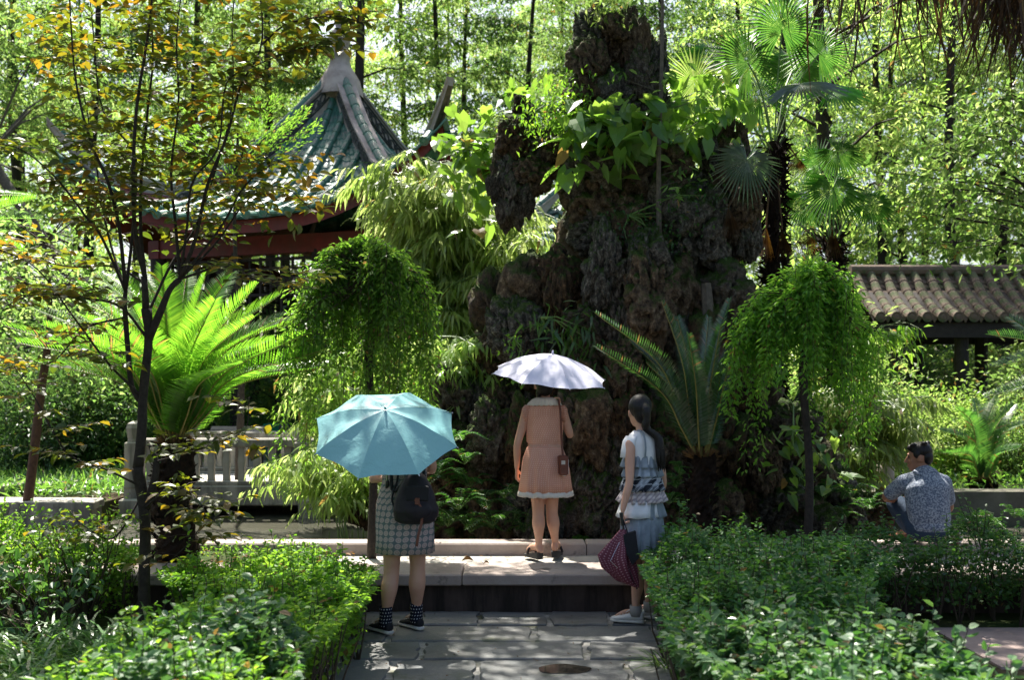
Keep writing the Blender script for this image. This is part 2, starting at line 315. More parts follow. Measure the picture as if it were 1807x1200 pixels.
N = NT('plaid'); a, b = cell(N, 9, 9); s1 = step(N, a, .22, .02); s2 = step(N, b, .2, .02)
c = N.mix(s1, (.3, .33, .37), (.02, .025, .035)); c = N.mix(N.math('MULTIPLY', s2, .6), c, (.015, .02, .03)); c = N.mix(step(N, N.math('ABSOLUTE', N.math('SUBTRACT', b, .33)), .02, .01), c, (.5, .52, .55)); c = N.mix(step(N, N.math('ABSOLUTE', N.math('SUBTRACT', a, .36)), .02, .01), c, (.5, .52, .55))
N.out(N.prin(c, .85, .2))
N = NT('pink_gingham'); a, b = cell(N, 28, 28); c = N.mix(step(N, a, .2, .03), (.62, .54, .53), (.36, .3, .32)); c = N.mix(N.math('MULTIPLY', step(N, b, .2, .03), .5), c, (.25, .22, .24)); N.out(N.prin(c, .85, .2))
N = NT('speckled_shirt'); nz = N.noise(75, 3, .6); c = N.ramp(nz, [(.4, (.09, .11, .16)), (.5, (.2, .23, .29)), (.6, (.36, .385, .43))]); N.out(N.prin(c, .85, .2, N.bump(N.noise(12, 5), .6, .015)))
N = NT('sock_dots'); a, b = cell(N, 55, 45, True); N.out(N.prin(N.mix(step(N, dist(N, a, b), .17, .05), (.012, .014, .025), (.6, .6, .62)), .9, .1))
N = NT('maroon_dots'); a, b = cell(N, 60, 60); N.out(N.prin(N.mix(step(N, dist(N, a, b), .2, .05), (.13, .02, .04), (.4, .22, .25)), .55, .4))
cloth('white_cloth', (.72, .72, .72)); cloth('grey_lace', (.25, .29, .33), var=.35, weave=180); cloth('grey_sheer', (.24, .28, .31)); cloth('denim', (.035, .055, .09)); cloth('cream_lace', (.66, .62, .54))
cloth('canvas_black', (.02, .02, .024), .7); cloth('canvas_white', (.68, .66, .63), .8); cloth('pack_black', (.022, .018, .022), .5); cloth('sock_grey', (.3, .28, .26))
plain('rubber_white', (.6, .57, .52), .6, .4, .15, 30, .1); plain('leather_brown', (.13, .035, .018), .45, .5, .25, 20, .2); plain('black_sole', (.012, .012, .014), .6, .4, .1, 20, .1)
plain('steel', (.5, .5, .52), .3, .5, .05, 5, 0, metal=1); plain('black_plastic', (.015, .015, .017), .35, .5, .05, 5, 0)
def brolly(name, col, tcol, rough, tr):
    N = NT(name); nm = N.bump(N.math('ADD', N.noise(7, 4, .6, dist=1.5), N.math('MULTIPLY', N.noise(28, 3, .6, dist=2.0), .25)), .28, .02); a = N.prin(col, rough, .5, nm); b = N.n('ShaderNodeBsdfTranslucent', Color=tcol, Normal=nm).outputs[0]
    N.out(N.n('ShaderNodeMixShader', _0=tr, _1=a, _2=b).outputs[0])
brolly('brolly_teal', (.23, .49, .51), (.2, .55, .6), .38, .12); brolly('brolly_white', (.72, .71, .86), (.4, .4, .55), .5, .1)
# ================================================================ SETTING
def interp(x, xs, ys): return float(np.interp(x, xs, ys))
WATER_Z = .05
def ground_z(x, y):
    pond = (8.52 < y < 12.25) or (-5.15 < x < .5 and 8.52 < y < 16.4) 
    if x < -5.05 and 11.95 < y: pond = False
    if -6.6 + (y - 12.8) * .6 > x and y > 12.8: pond = False
    if pond: return -.6
    if y < 8.52: return 0.0
    b = .30 + .02 * max(0, y - 13) 
    if x < -5.05 and y < 13: b = .30
    b += .10 * noise.noise((x * .3, y * .3, 0)) * min(1, max(0, (y - 14) / 4))
    return min(b, 1.2) + max(0, y - 60) * .06
xs = np.unique(np.concatenate([np.linspace(-140, -20, 25), np.linspace(-20, 20, 81), np.linspace(20, 140, 25), [-5.16, -5.14, -5.06, -5.04, .49, .51]]))
ys = np.unique(np.concatenate([np.linspace(-20, 6, 14), np.linspace(6, 30, 61), np.linspace(31, 300, 60), [8.51, 8.53, 12.24, 12.26, 11.94, 11.96, 16.39, 16.41]]))
V = np.array([(x, y, ground_z(x, y)) for y in ys for x in xs]); nx = len(xs)
F = np.array([(j * nx + i, j * nx + i + 1, (j + 1) * nx + i + 1, (j + 1) * nx + i) for j in range(len(ys) - 1) for i in range(nx - 1)])
tag(G().add(V, F).build('ground', MT['soil'], smooth=False), kind='structure')
V, F = box((0, 12.6, WATER_Z - .1), (34, 8.3, .2)); tag(G().add(V, F).build('pond_water', MT['water']), kind='structure')
# ---- flagstone path
pv = tag(G().add(*box((.35, 3.7, -.02), (4.1, 7.5, .05))).build('paved_path', MT['mortar']), kind='structure')
rows = [(1083, 1108, [640, 743, 847, 967, 1075, 1190, 1300]), (1110, 1137, [600, 690, 942, 1160, 1310]), (1139, 1169, [560, 743, 1035, 1215, 1330]), (1172, 1212, [540, 690, 842, 1111, 1270]), (1214, 1275, [500, 760, 1010, 1290]), (1280, 1370, [450, 620, 905, 1140, 1390]), (1380, 1560, [300, 700, 1010, 1400]), (1590, 1990, [-100, 480, 1000, 1500])]
slab_k = 0
for (ya, yb, px) in rows:
    D0, D1 = GD(yb), GD(ya); D0 += .012; Dm = (D0 + D1) / 2
    if ya == 1083: D1 = 7.38
    for i in range(len(px) - 1):
        xa, xb = XA(px[i], Dm) + .02, XA(px[i + 1], Dm) - .02
        xa, xb = max(xa, -1.65), min(xb, 2.35)
        if xb - xa < .08: continue
        pts = []
        for (p, q) in (((xa, D0), (xb, D0)), ((xb, D0), (xb, D1)), ((xb, D1), (xa, D1)), ((xa, D1), (xa, D0))):
            for k in range(6):
                t = k / 6; x = p[0] + (q[0] - p[0]) * t; y = p[1] + (q[1] - p[1]) * t
                j = .014 if k else .022
                pts.append((x + random.uniform(-j, j), y + random.uniform(-j, j) * .8))
        n = len(pts); cxm = (xa + xb) / 2; cym = (D0 + D1) / 2; zt = .018 + random.uniform(0, .006); tl = random.uniform(-.004, .004)
        V = [(x, y, .0) for x, y in pts] + [(x, y, zt - .008) for x, y in pts] + [(cxm + (x - cxm) * .985, cym + (y - cym) * .97, zt + tl * (x - cxm)) for x, y in pts]
        F = [(k, (k + 1) % n, n + (k + 1) % n, n + k) for k in range(n)] + [(n + k, n + (k + 1) % n, 2 * n + (k + 1) % n, 2 * n + k) for k in range(n)] + [tuple(range(2 * n, 3 * n))]
        G().add(V, F).build('paving_slab', MT['slab'], pv)
def puddle(px, py, rx, ry):
    c = W(px, py, GD(py)); n = 26
    pts = [(c.x + math.cos(a) * rx * (1 + .07 * math.sin(3 * a + px) + .04 * math.sin(7 * a)), c.y + math.sin(a) * ry * (1 + .08 * math.sin(5 * a)), .0275) for a in [2 * math.pi * k / n for k in range(n)]]
    o = G().add(pts, [tuple(range(n))]).build('wet_patch', MT['puddle'], pv); return o
puddle(995, 1189, .155, .1)
sp = G().add(*box((5.1, 6.4, -.015), (4.4, 1.0, .06))).build('side_path', MT['side_paving']); tag(sp, kind='structure')

# ---- raised stone ledge along the pond
lg = thing('stone_ledge', 'long low stone ledge with pale coping running behind the paving', 'ledge', (0, 7.4, 0))
def put(o, root): o.location = -Vector(root.location); return o
put(G().add(*box((0, 7.76, .1), (22, .66, .24))).build('wall', MT['ledge_wall'], lg), lg)
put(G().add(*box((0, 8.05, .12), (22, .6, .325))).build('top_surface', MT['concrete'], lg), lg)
x = -11.0
while x < 11:
    w = random.uniform(2.0, 2.9); V, F = box((x + w / 2, 7.60 + random.uniform(-.006, .006), .262 + random.uniform(-.003, .003)), (w - .008, .52, .085), bev=.01)
    o = G().add(V, F).build('coping_stone', MT['coping'], lg); put(o, lg); x += w
kb = thing('pond_kerb', 'raised pale stone kerb at the water edge behind the standing woman in peach', 'kerb', (0, 8.45, 0))
x = -11.0
while x < 11:
    w = random.uniform(2.2, 3.4); V, F = box((x + w / 2, 8.47 + random.uniform(-.005, .005), .17), (w - .008, .25, .43), bev=.012)
    o = G().add(V, F).build('kerb_stone', MT['coping'], kb); put(o, kb); x += w
# soil bed on the left of the ledge
bed = []; nbx, nby = 60, 8
for j in range(nby):
    for i in range(nbx):
        xx = -10.8 + 9.2 * i / (nbx - 1); yy = 7.88 + .455 * j / (nby - 1); e = min(1, min(i, nbx - 1 - i) / 3) * min(1, min(j, nby - 1 - j) / 2)
        bed.append((xx, yy, .287 + e * (.03 + .025 * (noise.noise((xx * 3, yy * 5, 1)) + .6))))
F = np.array([(j * nbx + i, j * nbx + i + 1, (j + 1) * nbx + i + 1, (j + 1) * nbx + i) for j in range(nby - 1) for i in range(nbx - 1)])
tag(G().add(bed, F).build('soil_bed', MT['soil'], smooth=True), kind='structure')

# ---- pond banks
def bank(name, label, pts, z0, z1, mat='concrete', cop=.09):
    """pts: outline polygon; wall body with slightly overhanging top slab"""
    r = thing(name, label, 'wall', (pts[0][0], pts[0][1], z0)); n = len(pts)
    V = [(x, y, z0) for x, y in pts] + [(x, y, z1 - cop) for x, y in pts]; F = [(k, (k + 1) % n, n + (k + 1) % n, n + k) for k in range(n)]
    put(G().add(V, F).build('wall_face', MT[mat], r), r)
    cx_ = sum(p[0] for p in pts) / n; cy_ = sum(p[1] for p in pts) / n
    P = []
    for x, y in pts:
        d = Vector((x - cx_, y - cy_)).normalized() * .035; P.append((x + d.x, y + d.y))
    V = [(x, y, z1 - cop) for x, y in P] + [(x, y, z1 - .01) for x, y in P] + [(x - (x - cx_) * .004, y - (y - cy_) * .004, z1) for x, y in P]
    F = [tuple(range(n - 1, -1, -1)), tuple(range(2 * n, 3 * n))] + [(k, (k + 1) % n, n + (k + 1) % n, n + k) for k in range(n)] + [(n + k, n + (k + 1) % n, 2 * n + (k + 1) % n, 2 * n + k) for k in range(n)]
    put(G().add(V, F).build('top_slab', MT[mat], r), r); return r
bank('pond_wall', 'nearer pale concrete planter wall jutting into the pond at left', [(-9, 11.75), (-4.98, 11.75), (-5.05, 12.25), (-9, 12.55)], -.4, .36)
bank('pond_wall', 'farther concrete pond wall running from the left edge to the bridge', [(-9.5, 12.7), (-6.7, 12.95), (-5.0, 14.9), (-5.0, 15.35), (-6.9, 13.35), (-9.5, 13.05)], -.4, .44)
bank('pond_wall', 'dark mossy stone pond wall behind the crouching man', [(3.3, 12.0), (10.5, 12.0), (10.5, 12.4), (3.3, 12.4)], -.4, .46, 'concrete_dark')

# ---- stone bridge
BD = 12.9
br = thing('stone_bridge', 'low concrete footbridge with baluster railing over the pond', 'bridge', (XA(400, BD), BD, 0))
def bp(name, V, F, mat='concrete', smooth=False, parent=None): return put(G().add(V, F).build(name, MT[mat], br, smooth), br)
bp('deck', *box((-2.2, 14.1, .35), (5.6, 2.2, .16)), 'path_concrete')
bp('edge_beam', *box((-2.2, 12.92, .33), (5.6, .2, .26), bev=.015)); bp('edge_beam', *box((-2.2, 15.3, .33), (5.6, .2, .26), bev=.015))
for px in (238, 535, 860): 
    x = XA(px, BD)
    for yy in (12.9, 15.3):
        bp('pier', *box((x + (.12 if px == 535 else 0), yy + .02, -.02), (.3, .36, .62), bev=.02))
        V = []; n = 8
        prof = [(0, .2, .105), (.2, .62, .1)]
        g = G().add(*box((x, yy, .72), (.2, .2, .6), bev=.015))
        a = .10
        zs = [(1.02, .09), (1.06, .085), (1.1, .095), (1.2, .11), (1.26, .09), (1.29, .03)]
        V = [(x + r * math.cos(2 * math.pi * (k + .5) / 6), yy + r * math.sin(2 * math.pi * (k + .5) / 6), z) for z, r in zs for k in range(6)]
        F = [(i * 6 + k, i * 6 + (k + 1) % 6, (i + 1) * 6 + (k + 1) % 6, (i + 1) * 6 + k) for i in range(len(zs) - 1) for k in range(6)] + [tuple(range((len(zs) - 1) * 6, len(zs) * 6))]
        g.add(V, F); put(g.build('post', MT['concrete'], br), br)
for yy in (12.9, 15.3):
    for (a, b) in ((238, 535), (535, 860)):
        xa, xb = XA(a, BD) + .1, XA(b, BD) - .1
        bp('handrail', *box(((xa + xb) / 2, yy, 1.01), (xb - xa, .17, .115), bev=.02)); bp('foot_rail', *box(((xa + xb) / 2, yy, .49), (xb - xa, .15, .06), bev=.01))
        nb = int(round((xb - xa) / .203)); 
        prof = [(.52, .045), (.58, .041), (.66, .038), (.76, .047), (.84, .04), (.9, .04), (.955, .045)]
        V = []
        for z, r in prof: V += [(-r, -r * .8, z), (r, -r * .8, z), (r, r * .8, z), (-r, r * .8, z)]
        F = [(i * 4 + k, i * 4 + (k + 1) % 4, (i + 1) * 4 + (k + 1) % 4, (i + 1) * 4 + k) for i in range(len(prof) - 1) for k in range(4)]
        me = G().add(V, F).mesh('baluster', MT['concrete'])
        for k in range(nb):
            o = link('baluster', me, br); o.location = Vector((xa + (k + .5) * (xb - xa) / nb, yy, 0)) - Vector(br.location)
# path beyond the bridge
tag(G().add(*box((-2.2, 19.5, .39), (9, 6.4, .1))).build('far_path', MT['path_concrete']), kind='structure')

# ---- pavilion
PC = Vector((XA(600, 21), 21.0, 0)); RR = 5.4
pav = thing('garden_pavilion', 'square garden pavilion with green glazed tiles and upswept ridges', 'pavilion', PC)
def ridge_z(t): return interp(t, [0, .06, .24, .45, .62, .85, 1], [8.62, 8.1, 7.02, 6.0, 5.62, 5.78, 6.45])
def face_f(t): return interp(t, [0, .12, .25, .5, .75, 1, 1.05], [8.3, 7.35, 6.72, 5.72, 5.1, 4.72, 4.66])
def face_z(t, s):
    a = abs(s) ** 2.6; return face_f(t) * (1 - a) + (ridge_z(min(t, 1)) - .32) * a
ANG = [R(-62 + 90 * k) for k in range(4)]
roof = link('roof', None, pav); roof.empty_display_size = .2
def pan_tiles(k, nrow=22, ncol=22):
    m = ANG[k] - R(45); md = np.array([math.cos(m), math.sin(m)]); ed = np.array([-md[1], md[0]]); L = RR * .7071
    V = []; F = []
    for i in range(nrow):
        t0, t1 = i / nrow, (i + 1.25) / nrow
        for j in range(ncol):
            s0, s1 = -1 + 2 * j / ncol, -1 + 2 * (j + 1) / ncol; b = len(V)
            for (t, s, dz) in ((t0, s0, 0), (t0, (s0 + s1) / 2, -.02), (t0, s1, 0), (t1, s0, .035), (t1, (s0 + s1) / 2, .015), (t1, s1, .035)):
                p = md * L * t + ed * L * s * t; V.append((p[0], p[1], face_z(min(t, 1.05), s) + dz))
            for s in (s0, (s0 + s1) / 2, s1):
                p = md * L * t1 + ed * L * s * t1; V.append((p[0], p[1], face_z(min(t1, 1.05), s) - .02))
            F += [(b, b + 1, b + 4, b + 3), (b + 1, b + 2, b + 5, b + 4), (b + 3, b + 4, b + 7, b + 6), (b + 4, b + 5, b + 8, b + 7)]
    o = G().add(V, F).build('pan_tiles', MT['glazed_tile'], roof); tag(o, kind='stuff')
half = []
ns = 7
for (y, r) in ((0, .062), (.02, .07), (.27, .07), (.27, .078), (.3, .078)):
    for j in range(ns): a = math.pi * j / (ns - 1); half.append((math.cos(a) * r, y, math.sin(a) * r * 1.15))
hf = [(i * ns + j, i * ns + j + 1, (i + 1) * ns + j + 1, (i + 1) * ns + j) for i in range(4) for j in range(ns - 1)] + [tuple(range(ns)), tuple(range(4 * ns, 5 * ns))]
tile_me = G().add(half, hf).mesh('roof_tile', MT['glazed_tile'])
tile_grey = G().add(np.array(half) * 1.25, hf).mesh('roof_tile', MT['grey_tile'])
end_me = G()
zz = [(r * math.cos(2 * math.pi * j / 12), y, r * math.sin(2 * math.pi * j / 12)) for (y, r) in ((0, .085), (.03, .085), (.03, .065), (.02, .06), (.03, .02)) for j in range(12)]
end_me.add(zz, [(i * 12 + j, i * 12 + (j + 1) % 12, (i + 1) * 12 + (j + 1) % 12, (i + 1) * 12 + j) for i in range(4) for j in range(12)] + [tuple(range(11, -1, -1)), tuple(range(48, 60))])
end_tile = end_me.mesh('end_tile', MT['glazed_tile']); end_grey = end_me.mesh('end_tile', MT['grey_tile'])
rear = G(); hv = np.array(half)
for k in range(4):
    pan_tiles(k)
    m = ANG[k] - R(45); md = Vector((math.cos(m), math.sin(m), 0)); ed = Vector((-md.y, md.x, 0)); L = RR * .7071
    for u in np.arange(-L + .18, L - .1, .36):
        s_abs = abs(u) / L; d = max(s_abs * L, .25)
        while d < L * 1.02:
            def zt(dd): t = dd / L; return face_z(min(t, 1.05), max(-1, min(1, u / (max(t, .01) * L))))
            p0 = md * d + ed * u + Vector((0, 0, zt(d) + .02)); dn = d
            # advance about .28 m along slope
            for _ in range(20):
                dn += .02
                p1 = md * dn + ed * u + Vector((0, 0, zt(dn) + .02))
                if (p1 - p0).length > .28: break
            y = (p1 - p0).normalized(); x = y.cross(Vector((0, 0, 1))).normalized(); z = x.cross(y)
            M = Matrix((x, y, z)).transposed().to_4x4(); M.translation = p0
            if k == 0:
                o = link('roof_tile', tile_me, roof); o.matrix_local = M
            else:
                rear.add(hv @ np.array(M.to_3x3()).T + np.array(p0), hf)
            d = dn
        if k == 0:
            o = link('end_tile', end_tile, roof); M2 = M.copy(); M2.translation = p1 + Vector((0, 0, .03)); o.matrix_local = M2
tag(rear.build('rear_roof_tiles', MT['glazed_tile'], roof), kind='stuff')
# hip ridges: plaster wall, carved panels, tiles on top
for k in range(4):
    a = ANG[k]; rd = Vector((math.cos(a), math.sin(a), 0)); sd_ = Vector((-rd.y, rd.x, 0)); n = 40
    rt = [i / n * 1.04 for i in range(n + 1)]
    P = [rd * (RR * t) + Vector((0, 0, ridge_z(t) if t <= 1 else ridge_z(1) + (t - 1) * 6)) for t in rt]
    V = []
    for i, p in enumerate(P):
        t = rt[i]; h0 = .66 * (1 - t) + .24 + .1 * math.exp(-((t - .6) / .12) ** 2); w = .15 - .09 * max(0, (t - .7) / .3) ; h0 *= (1 - .55 * max(0, (t - .8) / .2))
        for (sx, hz) in ((-w, -h0), (-w, 0), (-w * 1.35, .02), (-w * 1.35, .07), (w * 1.35, .07), (w * 1.35, .02), (w, 0), (w, -h0)):
            V.append(tuple(p + sd_ * sx + Vector((0, 0, hz))))
    F = [(i * 8 + j, i * 8 + j + 1, (i + 1) * 8 + j + 1, (i + 1) * 8 + j) for i in range(n) for j in range(7)] + [tuple(range(8)), tuple(range(n * 8, n * 8 + 8))[::-1]]
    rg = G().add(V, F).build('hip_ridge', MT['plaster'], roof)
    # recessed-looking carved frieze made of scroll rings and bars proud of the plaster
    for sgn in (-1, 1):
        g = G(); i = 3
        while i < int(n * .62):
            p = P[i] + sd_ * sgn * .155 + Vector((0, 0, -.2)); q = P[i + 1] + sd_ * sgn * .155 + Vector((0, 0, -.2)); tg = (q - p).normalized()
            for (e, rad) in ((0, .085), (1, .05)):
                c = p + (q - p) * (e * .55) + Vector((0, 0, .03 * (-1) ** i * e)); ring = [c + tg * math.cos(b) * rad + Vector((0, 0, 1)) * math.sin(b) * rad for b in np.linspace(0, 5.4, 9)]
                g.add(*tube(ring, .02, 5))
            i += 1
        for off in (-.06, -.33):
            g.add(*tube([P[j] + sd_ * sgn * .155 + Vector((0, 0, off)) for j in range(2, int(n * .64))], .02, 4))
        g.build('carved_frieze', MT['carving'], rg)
    j = 0
    d = 1.5
    while d < n * .93:
        i0 = int(d); p0 = P[i0].lerp(P[i0 + 1], d - i0) + Vector((0, 0, .06)); dn = d + 1.75; i1 = min(int(dn), n - 1); p1 = P[i1].lerp(P[i1 + 1], min(1, dn - i1)) + Vector((0, 0, .06))
        y = (p1 - p0).normalized(); x = y.cross(Vector((0, 0, 1))).normalized(); z = x.cross(y); M = Matrix((x, y, z)).transposed().to_4x4(); M.translation = p0
        o = link('ridge_tile', tile_me, roof); o.matrix_local = M @ Matrix.Diagonal((1.25, (p1 - p0).length / .28, 1.25, 1)); d = dn
zs = [(7.9, .5), (8.25, .42), (8.55, .24), (8.72, .2), (8.8, .26), (8.86, .2), (8.92, .12), (9.02, .2), (9.16, .24), (9.3, .17), (9.38, .09), (9.5, .12), (9.6, .13), (9.72, .07), (9.95, .02)]
V = [(r * math.cos(2 * math.pi * j / 14), r * math.sin(2 * math.pi * j / 14), z) for z, r in zs for j in range(14)]
G().add(V, [(i * 14 + j, i * 14 + (j + 1) % 14, (i + 1) * 14 + (j + 1) % 14, (i + 1) * 14 + j) for i in range(len(zs) - 1) for j in range(14)]).build('finial', MT['plaster'], roof, True)
# soffit, fascia, beams, posts, lattice
V = []; F = []
for k in range(4):
    m = ANG[k] - R(45); md = Vector((math.cos(m), math.sin(m), 0)); ed = Vector((-md.y, md.x, 0)); L = RR * .7071; n = 24; b = len(V)
    for i in range(n + 1):
        s = -1 + 2 * i / n; p = md * L + ed * L * s; z = face_z(1, s)
        q = md * L * .99 + ed * L * .99 * s; r_ = md * L * .5 + ed * L * .5 * s
        V += [(p.x * .985, p.y * .985, z - .03), (p.x * .985, p.y * .985, z - .26 - .0 * abs(s)), (r_.x, r_.y, face_z(.5, s) - .25)]
    F += [(b + i * 3 + j, b + i * 3 + j + 1, b + (i + 1) * 3 + j + 1, b + (i + 1) * 3 + j) for i in range(n) for j in range(2)]
G().add(V, F).build('red_fascia', MT['red_paint'], pav)
pr = 3.65
cor = [Vector((math.cos(a) * pr, math.sin(a) * pr, 0)) for a in ANG]
for k in range(4):
    a, b = cor[k - 1], cor[k]; d = b - a; ln = d.length; rz = math.atan2(d.y, d.x); mid = (a + b) / 2
    G().add(*tube([a + Vector((0, 0, .3)), a + Vector((0, 0, 4.6))], .15, 12)).build('post', MT['dark_wood'], pav)
    G().add(*box((mid.x, mid.y, 4.42), (ln + .3, .22, .34), rz)).build('beam', MT['red_paint'], pav)
    for fr in (.333, .667):
        c = a + d * fr; G().add(*tube([c + Vector((0, 0, .3)), c + Vector((0, 0, 4.3))], .12, 10)).build('post', MT['dark_wood'], pav)
    g = G()  # lattice frieze
    for zz_ in (4.16, 3.98, 3.8, 3.5): g.add(*box((mid.x, mid.y, zz_), (ln, .05, .05), rz))
    nb = int(ln / .22)
    for i in range(nb + 1):
        c = a + d * (i / nb); lo = 3.5 if i % 3 else 3.2; g.add(*box((c.x, c.y, (4.2 + lo) / 2), (.045, .045, 4.2 - lo), rz))
        if i % 2: c2 = a + d * ((i + .5) / nb); g.add(*box((c2.x, c2.y, 3.66), (.2, .045, .045), rz))
    g.build('lattice', MT['dark_wood'], pav)
G().add(*box((0, 0, .35), (6.2, 6.2, .5), ANG[0] + R(45), bev=.03)).build('platform', MT['concrete'], pav)

# ---- roofed corridor at the right
KD = 20.0
co = thing('roofed_corridor', 'roofed garden corridor with mossy grey roll tiles behind the crouching man', 'corridor', (XA(1670, KD), KD, 0))
rf = link('roof', None, co); x0, x1 = XA(1500, KD), XA(1990, KD); co_loc = Vector(co.location)
ez, rz_ = 3.05, 4.05; run = 1.35
def cz(d): return ez + (rz_ - ez) * (d / run) - .14 * math.sin(math.pi * d / run)
V = []; F = []
for side in (-1, 1):
    for i in range(14):
        for j in range(2):
            d = run * i / 13; b = len(V)
    b = len(V)
    for i in range(27):
        d = run * (i // 2) / 13; dz = .03 if i % 2 else 0; 
        for x in (x0, x1): V.append((x, KD + side * (run - d) * 1 if side < 0 else KD + (run - d), cz(d) + dz))
    F += [(b + i * 2, b + i * 2 + 1, b + i * 2 + 3, b + i * 2 + 2) for i in range(26)]
o = G().add(V, F).build('pan_tiles', MT['grey_tile'], rf); o.location = -co_loc; tag(o, kind='stuff')
xx = x0 + .1
while xx < x1:
    d = 0
    for seg in range(6):
        p0 = Vector((xx, KD - run + d * run / 1.35, cz(d) + .04)); d1 = d + run / 6; p1 = Vector((xx, KD - run + d1, cz(d1) + .04)); y = (p0 - p1).normalized(); x = y.cross(Vector((0, 0, 1))).normalized(); z = x.cross(y)
        M = Matrix((x, y, z)).transposed().to_4x4(); M.translation = p1 - co_loc; o = link('roof_tile', tile_grey, rf); o.matrix_local = M @ Matrix.Diagonal((1.02, (p1 - p0).length / .35, 1, 1)); d = d1
    y = Vector((0, -1, 0)); M = Matrix(((1, 0, 0, 0), (0, -1, 0, 0), (0, 0, 1, 0), (0, 0, 0, 1))); o = link('end_tile', end_grey, rf); o.location = Vector((xx, KD - run - .04, ez + .04)) - co_loc; o.scale = (1.2, -1, 1.2)
    # dripping pan tile between rolls
    o = G().add([(xx + .07, KD - run - .03, ez + .05), (xx + .145, KD - run - .03, ez - .07), (xx + .22, KD - run - .03, ez + .05), (xx + .07, KD - run, ez + .05), (xx + .145, KD - run, ez - .07), (xx + .22, KD - run, ez + .05)], [(0, 1, 2), (3, 5, 4), (0, 3, 4, 1), (1, 4, 5, 2)]).build('drip_tile', MT['grey_tile'], rf); o.location = -co_loc
    xx += .29
o = G().add(*tube([(x0, KD, rz_ + .08), (x1, KD, rz_ + .08)], .12, 10)).build('ridge', MT['grey_tile'], rf); o.location = -co_loc
for (yy, h) in ((-run + .12, 2.86), (run - .12, 2.86)):
    o = G().add(*box(((x0 + x1) / 2, KD + yy, h), (x1 - x0, .16, .3))).build('eave_beam', MT['dark_wood'], co); o.location = -co_loc
o = G().add([(x0, KD - run, ez - .06), (x1, KD - run, ez - .06), (x1, KD, rz_ - .1), (x0, KD, rz_ - .1), (x1, KD + run, ez - .06), (x0, KD + run, ez - .06)], [(0, 1, 2, 3), (3, 2, 4, 5)]).build('soffit', MT['dark_wood'], co); o.location = -co_loc
for px in (1550, 1655, 1775, 1880):
    for yy in (-run + .3, run - .3):
        x = XA(px, KD); o = G().add(*tube([(x, KD + yy, .3), (x, KD + yy, 2.9)], .13, 12)).build('post', MT['dark_wood'], co); o.location = -co_loc
# red wall seen beneath the corridor
rw = thing('red_garden_wall', 'dull red garden wall far behind the roofed corridor', 'wall', (12, 27, .4))
G().add(*box((0, 0, .95), (13, .25, 1.9))).build('wall_face', MT['red_paint'], rw); G().add(*box((0, 0, 1.96), (13.1, .5, .14), bev=.04)).build('coping', MT['grey_tile'], rw)
pp = thing('painted_post', 'red post with a grey patch just left of the crouching man', 'post', W(1563, 880, 11.9))
pp.location.z = .4; z1 = .95
G().add(*tube([(0, 0, -.6), (0, 0, .12)], .1, 12)).build('lower_shaft', MT['red_paint'], pp, True); G().add(*tube([(0, 0, .12), (0, 0, .44)], .1005, 12)).build('grey_band', MT['plaster'], pp, True); G().add(*tube([(0, 0, .44), (0, 0, .56)], .1, 12)).build('upper_shaft', MT['red_paint'], pp, True)

# ---- bin, stone tablets, small far furniture
bn = thing('litter_bin', 'green plastic litter bin standing beyond the bridge', 'bin', (XA(488, 18), 18, .44))
g = G(); V = []
for z, w_, d_ in ((0, .15, .15), (.3, .165, .16), (.34, .13, .14), (.5, .17, .17), (.62, .18, .18)): V += [(-w_, -d_, z), (w_, -d_, z), (w_, d_, z), (-w_, d_, z)]
g.add(V, [(i * 4 + k, i * 4 + (k + 1) % 4, (i + 1) * 4 + (k + 1) % 4, (i + 1) * 4 + k) for i in range(4) for k in range(4)]).build('body', MT['bin_green'], bn)
G().add(*box((0, 0, .645), (.4, .4, .05), bev=.015)).build('lid', MT['bin_green'], bn)
for i, (px, ty, lab) in enumerate(((483, 768, 'shorter dark stone tablet in front of the green bin'), (503, 748, 'taller round-topped dark stone tablet beside the green bin'))):
    D = 17.0; t = thing('stone_tablet', lab, 'stone tablet', (XA(px, D), D, .44), 0, 'stone tablets by the green bin'); h = CAMZ - (ty - HY) * D / FPX - .44
    prof = [(-.1, 0), (.1, 0), (.1, h - .06), (.07, h - .02), (.03, h), (-.03, h), (-.07, h - .02), (-.1, h - .06)]; n = 8
    G().add([(x, -.04, z) for x, z in prof] + [(x, .04, z) for x, z in prof], [tuple(range(n)), tuple(range(2 * n - 1, n - 1, -1))] + [(k, k + n, (k + 1) % n + n, (k + 1) % n) for k in range(n)]).build('slab_face', MT['slate_dark'], t)
st = thing('display_board', 'slanted pale notice board on dark legs beyond the bridge', 'notice board', (XA(415, 16.6), 16.6, .44))
G().add([(-.45, -.12, .42), (.45, -.12, .42), (.45, .2, .66), (-.45, .2, .66), (-.45, -.12, .38), (.45, -.12, .38), (.45, .2, .62), (-.45, .2, .62)], [(0, 1, 2, 3), (7, 6, 5, 4), (0, 4, 5, 1), (1, 5, 6, 2), (2, 6, 7, 3), (3, 7, 4, 0)]).build('panel', MT['plaster'], st)
for sx in (-.4, .4):
    G().add(*box((sx, .15, .3), (.05, .05, .62))).build('leg', MT['dark_wood'], st); G().add(*box((sx, -.08, .2), (.05, .05, .4))).build('leg', MT['dark_wood'], st)
lp = thing('lamp_post', 'thin black lamp post at far left behind the red-brown sapling', 'post', (XA(42, 16), 16, .4)); G().add(*tube([(0, 0, -.2), (0, 0, 1.9)], .055, 10)).build('shaft', MT['iron'], lp, True); G().add(*tube([(0, 0, 1.9), (0, 0, 1.93), (0, 0, 2.05), (0, 0, 2.12)], [.05, .1, .11, .03], 10)).build('cap', MT['iron'], lp, True); G().add(*tube([(0, 0, -.1), (0, 0, .12)], .09, 10)).build('base', MT['iron'], lp, True)
